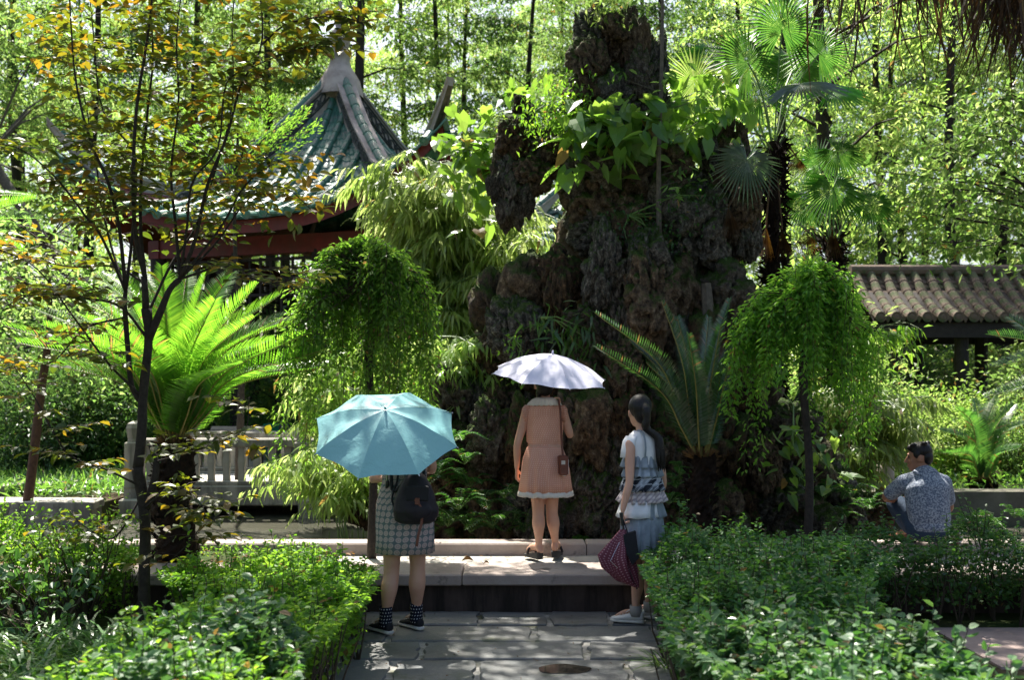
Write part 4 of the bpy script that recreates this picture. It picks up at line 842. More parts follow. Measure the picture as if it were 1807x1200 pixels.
# ---- bamboo: arching canes with drooping lance leaves
def bamboo(name, label, base, tips, n_tw, ll, lw, mat, cane=.012):
    root = thing(name, label, 'bamboo', base); g = G(); gl = G(); base = Vector(base)
    for tp in tips:
        p = Vector(tp) - base; b0 = Vector((random.uniform(-.25, .25), random.uniform(-.2, .2), 0)); c = curve([b0, b0 + Vector((p.x * .25, p.y * .25, p.z * .72 + .3)), p], 12)
        g.add(*tube(c, [cane * (1 - .8 * i / 12) for i in range(13)], 5))
        for k in range(n_tw):
            t = random.uniform(.3, 1); i = min(int(t * 12), 11); q = np.array(c[i]) * (1 - (t * 12 - i)) + np.array(c[i + 1]) * (t * 12 - i); a = random.uniform(0, 6.28); l = random.uniform(.15, .5); dv = np.array([math.cos(a), math.sin(a), -.1]); e = q + dv * l + np.array([0, 0, -.15 * l])
            g.add(*tube([q, (q + e) / 2 + np.array([0, 0, .04]), e], .003, 3, cap=False)); m = 9; u = np.linspace(.35, 1.05, m)[:, None]; sg = np.where(np.arange(m) % 2, 1, -1)[:, None]; sv = np.array([-dv[1], dv[0], 0])
            leaves(gl, q + (e - q) * u, dv * .5 + sv * sg * .45 + rn(m, .22) + np.array([0, 0, -.55]), np.array([0, 0, 1]) + rn(m, .3), ll * ru(m, .7, 1.2), lw * ru(m, .8, 1.2), 'lan')
    g.build('canes', MT['petiole'], root); gl.build('foliage', MT[mat], root); return root
tp = [W(random.uniform(650, 900), 0, 12.6) for _ in range(1)]
T = []
for (px, py) in [(700, 272), (735, 262), (770, 285), (800, 290), (830, 320), (665, 285), (640, 315), (665, 300), (690, 330), (710, 300), (735, 310), (760, 290), (780, 320), (800, 340), (690, 370), (720, 380), (750, 370), (790, 390), (820, 380), (850, 400), (740, 430), (780, 440), (820, 450), (860, 440), (890, 470), (810, 500), (850, 510), (905, 420), (780, 540), (830, 560), (700, 340), (770, 350), (880, 380), (930, 420), (900, 350), (940, 370), (950, 400)]: T.append(W(px, py, 12.6 + random.uniform(-.8, .8)))
bamboo('bamboo_clump', 'sunlit bamboo clump arching between the pavilion roof and the rockery', (XA(800, 12.6), 12.6, .1), T, 46, .25, .034, 'leaf_bamboo', .016)
bamboo('bamboo_clump', 'dark bamboo tuft leaning over the rocks behind the teal umbrella', (XA(830, 10.9), 10.9, .5), [W(a, b, 10.6 + random.uniform(-.3, .3)) for a, b in [(760, 590), (790, 610), (820, 600), (850, 590), (800, 650), (770, 640), (830, 640), (740, 620)]], 26, .19, .03, 'leaf_bamboo')
bamboo('bamboo_clump', 'pale bamboo drooping beside the right bridge post', (XA(620, 12.0), 12.0, .1), [W(a, b, 11.8 + random.uniform(-.3, .3)) for a, b in [(545, 690), (560, 650), (575, 680), (560, 740), (590, 720), (600, 640), (590, 610), (620, 700), (630, 600), (570, 700)]], 26, .23, .034, 'leaf_bamboo')
bamboo('bamboo_clump', 'pale bamboo spray hanging over the water below the bridge rail', (XA(640, 10.6), 10.6, .0), [W(a, b, 10.7 + random.uniform(-.25, .25)) for a, b in [(455, 830), (480, 820), (510, 810), (545, 825), (570, 840), (600, 850), (560, 880), (600, 890), (630, 870), (500, 850), (530, 800), (570, 810)]], 18, .19, .03, 'leaf_bamboo', .009)
bamboo('bamboo_clump', 'fresh green bamboo left of the crouching man', (XA(1500, 11.6), 11.6, .1), [W(a, b, 11.2 + random.uniform(-.4, .4)) for a, b in [(1440, 700), (1480, 680), (1520, 710), (1560, 690), (1600, 710), (1500, 760), (1540, 780), (1580, 760), (1470, 790), (1530, 840), (1610, 740), (1560, 730), (1640, 700), (1500, 730)]], 36, .18, .028, 'leaf_bamboo')
bamboo('bamboo_clump', 'sprig of lit bamboo leaves under the corridor eave', (XA(1530, 13), 13, .3), [W(a, b, 13) for a, b in [(1560, 575), (1590, 565), (1570, 590), (1600, 580)]], 8, .17, .028, 'leaf_hedge')
# ================================================================ WEEPING TREES
def weeping(name, label, px, D, top_py, base_py, R0, nst, llo, lhi, z_trunk_base, mat='leaf_weeping', zsq=1.0):
    base = Vector((XA(px, D), D, z_trunk_base)); ztop = CAMZ - (top_py - HY) / FPX * D - base.z; root = thing(name, label, 'tree', base)
    g = G(); g.add(*tube(curve([(0, 0, -.1), (.02, 0, ztop * .3), (-.025, .02, ztop * .6), (.03, 0, ztop * .82), (.0, 0, ztop * .9)], 14), [.042, .038, .036, .033, .032, .03, .034, .04, .035, .03, .03, .034, .04, .045, .05], 8))
    gb = G(); gl = G()
    nb = 17; bo = [(random.uniform(0, 6.28) if random.random() < .3 else 6.283 * k / nb + random.uniform(-.15, .15), random.uniform(.4, 1.25), random.uniform(-.24, .09), random.uniform(.45, 1.3)) for k in range(nb)]
    for s in range(nst):
        ba, br_, bz, bl_ = bo[s % nb]; a = ba + random.gauss(0, .2); u = random.random() ** .55; r = R0 * br_ * (.25 + .8 * u) 
        ln = random.uniform(llo, lhi) * bl_ * (.35 + .75 * u) * ztop; zt = ztop * (.955 - .1 * (r / R0) ** 2) + bz + random.uniform(-.04, .05)
        ca, sa = math.cos(a), math.sin(a); n = 16; P = []
        for i in range(n + 1):
            t = i / n; rr = r * (1 - (1 - min(1, t * 2.4)) ** 2) + .03 * math.sin(t * 9 + s); z = ztop * .86 + (zt - ztop * .86) * min(1, t * 3.4) * (2 - min(1, t * 3.4)) - max(0, t - .24) ** 1.25 * ln / .7; rr += .1 * max(0, t - .2) * (br_ - .5); P.append((ca * rr, sa * rr, z))
        P = np.array(P); gb.add(*tube(P, [.006 * (1 - min(1, 2 * i / n) * .85) + .0007 for i in range(n + 1)], 3, cap=False))
        m = 82; t = rng.uniform(.12, 1, m); ii = np.minimum((t * n).astype(int), n - 1); f = (t * n - ii)[:, None]; q = P[ii] * (1 - f) + P[ii + 1] * f; side = rn(m) * np.array([1, 1, .3]); side = nrm(side); sp_j = ru(m, 0, 1) < .04
        d = side * .8 + nrm(P[ii + 1] - P[ii]) * .6; q = q + side * ru(m, .0, .06)[:, None]; leaves(gl, q, d, np.array([0, 0, 1]) + rn(m, .4),   .054 * ru(m, .6, 1.3), .023 * ru(m, .8, 1.2), 'dia')
    g.build('trunk', MT['bark_dark'], root, True); gb.build('branches', MT['twig'], root); gl.build('foliage', MT[mat], root); return root
weeping('weeping_tree', 'small weeping tree with a dense leafy mop directly above the teal umbrella', 655, 8.2, 408, 960, .56, 235, .25, .6, .3)
weeping('weeping_tree', 'small weeping tree with trailing curtains between the rockery and the crouching man', 1424, 7.9, 440, 960, .5, 215, .22, .5, .3)
# ================================================================ CYCADS
def frond_to(gf, gr, base, tip, L_leaf, n=80, wid=.0105, rise=.25, V=1.0, rr=.009, upv=None, sag=.0):
    base = np.array(base, float); tip = np.array(tip, float); d = tip - base; L = np.linalg.norm(d)
    mid = base + d * .5 + np.array([-d[0] * .12, -d[1] * .12, L * rise]); c = np.array(curve([base, base * .6 + mid * .4 + np.array([0, 0, L * rise * .1]), mid, tip], 22))
    gr.add(*tube(c, [rr * (1 - .75 * i / 22) for i in range(23)], 5))
    T = nrm(np.gradient(c, axis=0)); t = np.linspace(.12, .995, n); ii = np.minimum((t * 22).astype(int), 21); f = (t * 22 - ii)[:, None]; q = c[ii] * (1 - f) + c[ii + 1] * f; tt = nrm(T[ii] * (1 - f) + T[ii + 1] * f)
    S = nrm(np.cross(tt, np.array([0, 0, 1.0]) if upv is None else upv)); Nn = np.cross(S, tt); tw = random.uniform(-.7, .7); S, Nn = S * math.cos(tw) + Nn * math.sin(tw), Nn * math.cos(tw) - S * math.sin(tw); ll = L_leaf * np.clip(np.sin(t ** .8 * math.pi * .93 + .12), .12, 1) ** .6
    for sg in (-1, 1):
        dd = tt * (.38 + .5 * t[:, None]) + S * sg * 1.0 + Nn * V + rn(n, .035); ddn = nrm(dd); upl = Nn + S * -sg * .3
        leaves(gf, q, ddn, upl, ll * ru(n, .93, 1.05), wid, 'lan')
def cycad(name, label, base, tips, L_leaf, mat, th=1.0, tr=.14, n=80, rise=.2, rcol='rachis', wid=.0105, groundz=None, rot=0):
    base = Vector(base); root = thing(name, label, 'cycad', (base.x, base.y, groundz if groundz is not None else base.z - th)); off = base - Vector(root.location)
    # trunk of old leaf bases
    h = off.z; nr = 22; V = []
    for i in range(nr + 1):
        for j in range(20):
            a = 2 * math.pi * j / 20; r = tr * (1.0 + .12 * math.sin(i * .9)) * (1 + .1 * ((i + j) % 2)) * (1.1 - .15 * i / nr); V.append((r * math.cos(a) + .03 * math.sin(i * .4), r * math.sin(a), h * i / nr))
    g = G().add(V, [(i * 20 + j, i * 20 + (j + 1) % 20, (i + 1) * 20 + (j + 1) % 20, (i + 1) * 20 + j) for i in range(nr) for j in range(20)] + [tuple(range(nr * 20, nr * 20 + 20))])
    m = int(260 * max(.3, h)); a = ru(m, 0, 6.28); z = ru(m, 0, h); p = np.stack([np.cos(a) * tr, np.sin(a) * tr, z], 1); d = np.stack([np.cos(a), np.sin(a), ru(m, .2, 1.6)], 1); leaves(g, p, d, rn(m) + np.array([0, 0, 1]), .075, .04, 'hex'); g.build('trunk', MT['bark_shaggy'], root)
    g = G(); m = 90; a = ru(m, 0, 6.28); e = ru(m, .3, 1.3); leaves(g, np.array(off) + np.stack([np.cos(a), np.sin(a), -.3 + 0 * a], 1) * .07, np.stack([np.cos(a) * np.cos(e), np.sin(a) * np.cos(e), np.sin(e)], 1), np.array([0, 0, 1]) + rn(m, .2), .11, .02, 'dia'); g.build('crown_scales', MT['leaf_dead'], root)
    for tp in tips:
        gf, gr = G(), G(); tp = Vector(tp) - base; o_ = off + Vector((tp.x, tp.y, 0)).normalized() * .05
        frond_to(gf, gr, o_, off + tp, L_leaf, n, wid, rise * random.uniform(.7, 1.3)); fr = gf.build('frond', MT[mat], root); gr.build('rachis', MT[rcol], fr)
    return root
CB = W(308, 782, 8.05)
tips = [W(px, py, 8.05 + dy) for px, py, dy in [(8, 575, -.2), (62, 545, .5), (112, 520, .9), (135, 500, .1), (175, 485, .7), (205, 470, -.2), (250, 478, .9), (285, 470, .1), (330, 476, .8), (365, 480, -.2), (410, 482, .6), (455, 500, .1), (495, 520, .7), (535, 560, .2), (540, 590, -.3), (590, 645, .3), (150, 560, -.8), (230, 530, -.7), (380, 530, -.6), (450, 560, -.7), (90, 600, -.5), (300, 500, .4), (430, 640, -.9), (200, 610, -1.0), (480, 600, .9), (120, 560, 1.2), (30, 605, .2), (78, 575, -.6), (160, 555, .3), (62, 640, .1), (565, 620, -.2), (500, 560, -.4)]]
cycad('big_cycad', 'big cycad with a bright yellow-green crown and black mossy trunk left of the teal umbrella', CB, tips, .25, 'leaf_cycad', tr=.135, n=92, rise=.13, groundz=.3, wid=.014)
CB2 = W(1237, 806, 8.35)
tips = [W(px, py, 8.35 + dy) for px, py, dy in [(1050, 552, -.3), (1052, 612, -.5), (1168, 532, .1), (1195, 560, .4), (1288, 528, .3), (1272, 575, -.2), (1320, 560, .2), (1375, 518, -.3), (1215, 590, -.5), (1300, 600, .6), (1140, 640, .5), (1110, 600, .6), (1250, 560, .7)]]
cycad('small_cycad', 'dark glossy cycad with upright fronds between the ponytailed girl and the man', CB2, tips, .155, 'leaf_cycad_dark', tr=.1, n=84, rise=.1, groundz=.3, wid=.012)
CB3 = W(-70, 470, 9.5); cycad('edge_cycad', 'bright cycad fronds reaching in from the left edge', CB3, [W(a, b, 9.5 + c) for a, b, c in [(62, 350, .2), (70, 385, -.3), (40, 440, .2), (-20, 300, .3), (-150, 300, .2), (-220, 380, 0), (-120, 340, -.5), (55, 345, .8)]], .2, 'leaf_cycad', groundz=.2, n=70)
CB4 = W(1900, 720, 8.6); cycad('edge_cycad', 'cycad fronds reaching in from the right edge', CB4, [W(a, b, 8.6 + c) for a, b, c in [(1745, 590, .2), (1752, 648, -.3), (1780, 560, .5), (1880, 480, .3), (1990, 500, .2), (2050, 600, 0), (1920, 490, -.5), (1740, 700, .6)]], .19, 'leaf_cycad_dark', groundz=.1, n=70)
CB5 = W(1735, 850, 13.2); cycad('far_cycad', 'cycad growing behind the stone pond wall right of the crouching man', CB5, [W(a, b, 13.2 + c) for a, b, c in [(1660, 760, .2), (1690, 720, -.3), (1720, 705, .5), (1760, 700, .3), (1790, 715, .2), (1815, 745, 0), (1680, 800, -.5), (1800, 790, -.5), (1745, 710, .9), (1650, 800, .4)]], .2, 'leaf_palm', groundz=.35, n=46, wid=.02)
# ================================================================ FAN PALMS
def fan(gf, hub, d, up, r, nseg=44, spread=R(310), mat=0, w=.03, droop=.18):
    """pleated fan: thin segments radiating from a hub"""
    d = Vector(d).normalized(); up = Vector(up); x = d.cross(up).normalized(); z = x.cross(d); a = np.linspace(-spread / 2, spread / 2, nseg); D3 = np.array([d * math.cos(t) + x * math.sin(t) + z * (-.12) for t in a]); n = nseg
    L = r * (.78 + .22 * np.cos(a * .55)) * ru(n, .92, 1.05); Nz = np.tile(np.array(z), (n, 1)); S = nrm(np.cross(D3, Nz)); H = np.array(hub); dr = np.array([0, 0, -1.0]) * droop * r
    # each segment: hub -> 55 % wide (touching neighbours) -> pointed drooping tip
    wd = r * .43 * 2 * math.sin(spread / nseg / 2) * 1.02; V = np.zeros((n, 7, 3)); V[:, 0] = H; V[:, 1] = H + D3 * (L * .3)[:, None] + S * wd * .27; V[:, 2] = H + D3 * (L * .3)[:, None] - S * wd * .27; V[:, 3] = H + D3 * (L * .46)[:, None] + S * wd * .5 - Nz * .012; V[:, 4] = H + D3 * (L * .46)[:, None] - S * wd * .5 - Nz * .012; V[:, 5] = H + D3 * (L * .48)[:, None] + Nz * .012; V[:, 6] = H + D3 * L[:, None] + dr * ru(n, .6, 1.3)[:, None]
    F = np.array([(0, 1, 5), (0, 5, 2), (1, 3, 5), (2, 5, 4), (3, 6, 5), (4, 5, 6)]); gf.add(V.reshape(-1, 3), (F[None] + (np.arange(n) * 7)[:, None, None]).reshape(-1, 3))
def palm(name, label, px, D, base_z, crown_py, fans, dead=(), tr=.085, shag=True):
    zc = CAMZ - (crown_py - HY) / FPX * D; root = thing(name, label, 'palm', (XA(px, D), D, base_z)); o0 = Vector(root.location); cr = Vector((0, 0, zc - base_z))
    g = G(); h = cr.z; g.add(*tube([(0, 0, -.1), (.02, 0, h * .4), (-.02, 0, h * .75), (0, 0, h)], [tr * 1.1, tr, tr * .95, tr * .7], 12))
    m = int(240 * h); a = ru(m, 0, 6.28); z = ru(m, h * .1, h); leaves(g, np.stack([np.cos(a) * tr * .9, np.sin(a) * tr * .9, z], 1), np.stack([np.cos(a) * .5, np.sin(a) * .5, ru(m, -1.2, .8)], 1), rn(m) + np.array([0, 0, .5]), .16, .028, 'dia'); g.build('trunk', MT['bark_shaggy'], root)
    for (fx, fy, dd, r, mat, face) in fans:
        hub = W(fx, fy, D + dd) - o0; gp = G(); gp.add(*tube(curve([cr + Vector((0, 0, random.uniform(-.25, .0))), cr.lerp(hub, .5) + Vector((0, 0, .12)), hub], 8), .009, 5)); gf = G(); out = (hub - cr).normalized(); fan(gf, hub, (out.x, out.y, out.z) if face is None else face[0], (0, 0, 1) if face is None else face[1], r); o = gf.build('fan_leaf', MT[mat], root); gp.build('stalk', MT['petiole'], o)
    for (fx, fy, dd, r) in dead:
        hub = W(fx, fy, D + dd) - o0; gp = G(); gp.add(*tube(curve([cr + Vector((0, 0, -.2)), cr.lerp(hub, .5) + Vector((0, 0, .05)), hub], 6), .009, 5)); gf = G(); fan(gf, hub, (random.uniform(-.2, .2), -.15, -1), (0, -1, .1), r, 16, R(random.choice([40, 60, 85])), droop=.1); o = gf.build('dead_leaf', MT['leaf_dead'], root); gp.build('stalk', MT['leaf_dead'], o)
    return root
palm('fan_palm', 'tall fan palm directly behind the right shoulder of the rockery', 1366, 10.9, .2, 250, [
 (1380, 52, .1, .62, 'leaf_palm', ((0, -.3, 1), (0, -1, -.2))), (1320, 110, -.2, .58, 'leaf_palm', ((-.6, -.2, .8), (0, -1, .5))), (1225, 145, -.1, .52, 'leaf_forest_bright', ((-.4, -.2, .9), (0, -1, .2))), (1445, 95, .2, .5, 'leaf_palm', ((.3, -.1, 1), (0, -1, .1))), (1412, 148, -.3, .56, 'leaf_palm_pale', ((1, -.4, .0), (0, -.5, 1))), (1318, 282, -1.2, .42, 'leaf_palm_pale', ((-.35, -.3, -1), (0, -1, .2))), (1340, 170, .4, .5, 'leaf_palm', ((-.5, .4, .8), (0, -1, .3))), (1470, 160, .5, .5, 'leaf_palm', ((1, .2, .3), (0, -.6, 1))), (1400, 120, .7, .55, 'leaf_palm', ((.2, .5, 1), (0, -1, .2))), (1260, 100, .5, .5, 'leaf_palm', ((-1, .3, .5), (0, -1, .6)))],
 [(1285, 365, -1.25, .36), (1405, 275, .1, .25), (1352, 400, -.3, .36), (1380, 405, -.2, .32)])
palm('fan_palm', 'shorter fan palm with star-shaped leaves behind the right weeping tree', 1470, 11.6, .2, 420, [
 (1470, 332, -.5, .5, 'leaf_palm', ((0, -.4, -1), (0, -1, .1))), (1478, 268, -.2, .4, 'leaf_palm', ((.6, -.2, -.6), (0, -1, .3))), (1420, 360, -.1, .42, 'leaf_palm', ((-.8, -.2, -.4), (0, -1, .4))), (1535, 360, .2, .42, 'leaf_palm', ((1, -.2, -.2), (0, -1, .4))), (1445, 290, .3, .4, 'leaf_palm', ((-.3, 0, 1), (0, -1, .2)))], [(1468, 405, -.2, .34), (1420, 408, -.3, .3)])
t = thing('forked_tree', 'thick dark-barked tree trunk just right of the tall fan palm', 'tree', (XA(1478, 14), 14, .2)); P = [(.1, 0, 0), (.02, 0, 1.6), (0, 0, 3.0), (-.06, 0, 4.0), (-.2, 0, 5.0), (-.25, 0, 6.2), (-.3, .1, 9)]
G().add(*tube(curve(P, 18), [.14 - .004 * i for i in range(19)], 10)).build('trunk', MT['bark_dark'], t, True)
gl = G(); gb = G()
for k in range(26):
    a = random.uniform(0, 6.28); z = random.uniform(3.6, 8.5); q = np.array([math.cos(a) * random.uniform(.5, 1.8), math.sin(a) * random.uniform(.5, 1.8), z + random.uniform(-.3, .4)]); gb.add(*tube([(-.1, 0, z - .3), q * .6 + np.array([0, 0, z * .4 + .05]), q], [.03, .018, .006], 4, cap=False)); m = 200; leaves(gl, q + rn(m) * np.array([.5, .5, .2]), rn(m) + np.array([0, 0, -.4]), np.array([0, 0, 1]) + rn(m, .3), .1 * ru(m, .7, 1.3), .035, 'dia')
gb.build('branches', MT['bark_dark'], t); gl.build('crown', MT['leaf_forest_bright'], t)
# overhead palm, its trunk beyond the right edge, skirt of dead leaves hanging into the frame
op = thing('overhead_palm', 'near palm whose brown dead leaves hang in from the upper right corner', 'palm', (XA(1985, 6.4), 6.4, 0)); o0 = Vector(op.location); cr = Vector((0, 0, 4.75))
g = G(); g.add(*tube([(0, 0, -.1), (0, 0, 2.5), (0, 0, 4.8)], [.13, .12, .1], 14)); m = 900; a = ru(m, 0, 6.28); leaves(g, np.stack([np.cos(a) * .12, np.sin(a) * .12, ru(m, .3, 4.8)], 1), np.stack([np.cos(a) * .5, np.sin(a) * .5, ru(m, -1.2, .8)], 1), rn(m) + np.array([0, 0, .5]), .16, .03, 'dia'); g.build('trunk', MT['bark_shaggy'], op)
def hanging(fx, fy, dd, r, n, spread, mat='leaf_thatch'):
    hub = W(fx, fy, 6.4 + dd) - o0; gf = G(); H = np.array(hub)
    a = rng.normal(0, spread, n); b = rng.normal(0, spread * .6, n); L = r * ru(n, .4, 1.25); root_ = H + np.stack([a * r * .55, b * r * .5, ru(n, -.05, .1)], 1); leaves(gf, root_, np.stack([a * .12, b * .12, -np.ones(n)], 1), rn(n) * np.array([1, 1, 0]), L, .013 * ru(n, .6, 1.4), 'lan'); o = gf.build('dead_leaf', MT[mat], op)
    gp = G(); gp.add(*tube(curve([cr, cr.lerp(hub, .55) + Vector((0, 0, .25)), hub + Vector((0, 0, .05))], 8), .012, 5)); gp.build('stalk', MT['leaf_dead'], o)
for a in [(1785, -70, -.1, .78, 170, .32), (1800, -60, .3, .62, 130, .34), (1735, -60, .1, .6, 70, .4), (1700, -50, .3, .5, 26, .5), (1640, -45, .2, .5, 16, .55), (1590, -35, -.1, .6, 15, .5), (1540, -30, .1, .66, 15, .45), (1500, -20, .3, .6, 12, .5), (1850, -40, -.3, .75, 120, .4), (1475, -20, 0, .66, 10, .3), (1560, -25, -.3, .7, 8, .5)]: hanging(*a)
for k in range(9):
    a = k * .7; hub = cr + Vector((math.cos(a) * .9, math.sin(a) * .9, .9 + .3 * math.sin(k * 2.1))); gf = G(); fan(gf, hub, (math.cos(a), math.sin(a), .2), (0, 0, 1), .6); o = gf.build('fan_leaf', MT['leaf_palm'], op); G().add(*tube([cr, cr.lerp(hub, .5) + Vector((0, 0, .15)), hub], .012, 5)).build('stalk', MT['petiole'], o)
# slender sapling standing in front of the rock
sp_ = thing('slender_sapling', 'very thin straight sapling stem in front of the rock pinnacle', 'sapling', W(1166, 500, 9.9)); o0 = Vector(sp_.location); g = G(); g.add(*tube(curve([(0, 0, -.2), W(1162, 300, 9.75) - o0, W(1167, 150, 9.7) - o0, W(1169, 0, 9.7) - o0, W(1166, -150, 9.7) - o0], 14), [.028 - .0012 * i for i in range(15)], 7))
gl = G()
for k in range(22):
    z = random.uniform(.6, 3); a = random.uniform(0, 6.28); l = random.uniform(.2, .5); q = np.array([math.cos(a) * l, math.sin(a) * l, z + l * .3]); g.add(*tube([(0, 0, z), q], [.006, .002], 4, cap=False)); m = 6; leaves(gl, q + rn(m, .06), rn(m) + np.array([0, 0, -.5]), np.array([0, 0, 1]) + rn(m, .3), .1, .04, 'hex')
g.build('stem', MT['bark_grey'], sp_); gl.build('foliage', MT['leaf_forest'], sp_)
# red-brown sapling at left
rs = thing('red_brown_sapling', 'leaning red-brown sapling trunk on the planter wall at far left', 'tree', (XA(46, 11.95), 11.95, .36)); o0 = Vector(rs.location); P = [W(46, 905, 11.95) - o0, W(60, 800, 11.95) - o0, W(72, 690, 12) - o0, W(84, 610, 12) - o0, W(88, 520, 12.1) - o0, W(80, 430, 12.1) - o0]
G().add(*tube(curve(P, 14), [.062, .058, .056, .055, .054, .052, .05, .048, .044, .04, .034, .028, .02, .014, .008], 9)).build('trunk', MT['bark_brown'], rs, True)
gl = G(); g = G()
for k in range(46):
    p = Vector(P[random.randint(3, 5)]); a = random.uniform(0, 6.28); l = random.uniform(.3, 1.3); q = p + Vector((math.cos(a) * l, math.sin(a) * l, random.uniform(-.5, .5))); g.add(*tube([p, p.lerp(q, .5) + Vector((0, 0, .1)), q], [.014, .008, .003], 4, cap=False)); m = 60; leaves(gl, np.array(q) + rn(m, .22) * np.array([1, 1, .7]), rn(m) + np.array([0, 0, -.4]), np.array([0, 0, 1]) + rn(m, .35), .085 * ru(m, .7, 1.2), .045, 'hex')
g.build('branches', MT['twig'], rs); gl.build('crown', MT['leaf_forest'], rs)
# broad-leaved tree at right, in front of the corridor
rt = thing('near_broadleaf_tree', 'fresh green broad-leaved branches hanging in front of the corridor roof at right', 'tree', (XA(1930, 12.5), 12.5, .3)); o0 = Vector(rt.location); g = G(); gl = G()
tr_ = curve([(0, 0, 0), (-.2, 0, 2.5), (-.35, 0, 4.5), (-.3, 0, 6.5)], 12); g.add(*tube(tr_, [.13 - .008 * i for i in range(13)], 9))
for (px, py, dd) in [(1540 + 0, 300, 0), (1600, 290, .3), (1650, 250, 0), (1700, 230, .4), (1750, 200, 0), (1790, 260, .3), (1620, 330, 0), (1660, 310, -.3), (1710, 300, .2), (1760, 310, -.2), (1800, 330, 0), (1590, 370, 0), (1640, 380, .2), (1690, 370, -.2), (1740, 380, .1), (1790, 390, 0), (1620, 430, .2), (1680, 440, 0), (1730, 430, 0), (1780, 450, .1), (1570, 345, .3), (1720, 340, .5), (1760, 240, .2), (1690, 190, .3), (1750, 150, .4), (1800, 180, .2)]:
    q = W(px, py, 12.2 + dd) - o0; z = q.z * .75 + .4; i = min(11, max(2, int(z / 6.5 * 12))); p = Vector(tr_[i]); g.add(*tube([p, p.lerp(q, .5) + Vector((0, 0, .15)), q], [.022, .012, .004], 4, cap=False))
    m = 62; dirv = np.array((q - p).normalized()); t = ru(m, -.5, .15)[:, None]; pos = np.array(q) + dirv * t + rn(m) * np.array([.2, .2, .12]); leaves(gl, pos, rn(m, .7) + dirv * .5 + np.array([0, 0, -.6]), np.array([0, 0, 1]) + rn(m, .3), .115 * ru(m, .6, 1.2), .06 * ru(m, .8, 1.2), 'hex')
g.build('trunk', MT['bark_dark'], rt); gl.build('crown', MT['leaf_forest'], rt)
# feathery pale-green twig in front of pavilion roof
ft = thing('feathery_tree', 'feathery pale green tree against the left slope of the pavilion roof', 'tree', (XA(420, 14), 14, .3)); o0 = Vector(ft.location); g = G(); gl = G(); g.add(*tube(curve([(0, 0, -.1), (.05, 0, 2), (-.05, 0, 3.6), (0, 0, 5.2)], 10), [.06 - .005 * i for i in range(11)], 7))
for (px, py) in [(330, 200), (360, 170), (390, 200), (420, 165), (450, 190), (480, 180), (510, 210), (530, 200), (545, 225), (440, 230), (400, 240), (350, 240), (300, 230), (470, 240), (320, 270), (370, 290), (280, 260)]:
    q = W(px, py, 14 + random.uniform(-.4, .4)) - o0; p = Vector((0, 0, q.z * .85)); g.add(*tube([p, p.lerp(q, .5) + Vector((0, 0, .12)), q], [.014, .008, .003], 4, cap=False)); m = 170; dirv = np.array((q - p).normalized()); u = ru(m, -.6, .15)[:, None]; sd_ = np.array([-dirv[1], dirv[0], 0]); v = rng.normal(0, .14, m)[:, None]; leaves(gl, np.array(q) + dirv * u + sd_ * v + rn(m, .03) + np.array([0, 0, -1]) * np.abs(v) * .4, dirv + sd_ * np.sign(v) * .9 + rn(m, .2), np.array([0, 0, 1]) + rn(m, .15), .07, .016, 'dia')
g.build('trunk', MT['bark_dark'], ft); gl.build('crown', MT['leaf_weeping'], ft)

# ================================================================ OLIVE-LEAVED FOREGROUND TREE
OD = 6.6
ot = thing('olive_leaved_sapling', 'many-stemmed young tree with olive and orange leaves in the left foreground', 'tree', (XA(257, OD), OD, 0)); o0 = Vector(ot.location)
def OW(px, py, d=0.0): return W(px, py, OD + d) - o0
g = G(); g.add(*tube(curve([OW(258, 1140), OW(254, 1040), OW(256, 920), OW(243, 825)], 12), [.055, .05, .045, .042, .04, .039, .038, .037, .036, .036, .038, .04, .042], 10)); 
g.add(*tube(curve([OW(256, 900), OW(272, 850), OW(275, 815), OW(262, 780)], 8), [.03, .03, .028, .026, .024, .022, .02, .015, .01], 8))
g.add(*tube(curve([OW(243, 830), OW(250, 760), OW(252, 700), OW(262, 600), OW(258, 545)], 14), [.036, .034, .033, .033, .032, .032, .031, .03, .03, .029, .028, .028, .03, .034, .036], 9))
g.add(*tube(curve([OW(248, 710), OW(232, 680), OW(226, 620), OW(220, 540), OW(222, 510)], 12), [.018] * 9 + [.017, .016, .015, .014], 8))
g.add(*tube(curve([OW(262, 600), OW(285, 545), OW(300, 510), OW(318, 492)], 8), [.028, .027, .026, .024, .022, .02, .02, .022, .018], 8)); g.add(*tube([OW(258, 560), OW(256, 515), OW(254, 488)], [.028, .022, .022], 8)); g.build('trunk', MT['bark_dark'], ot, True)
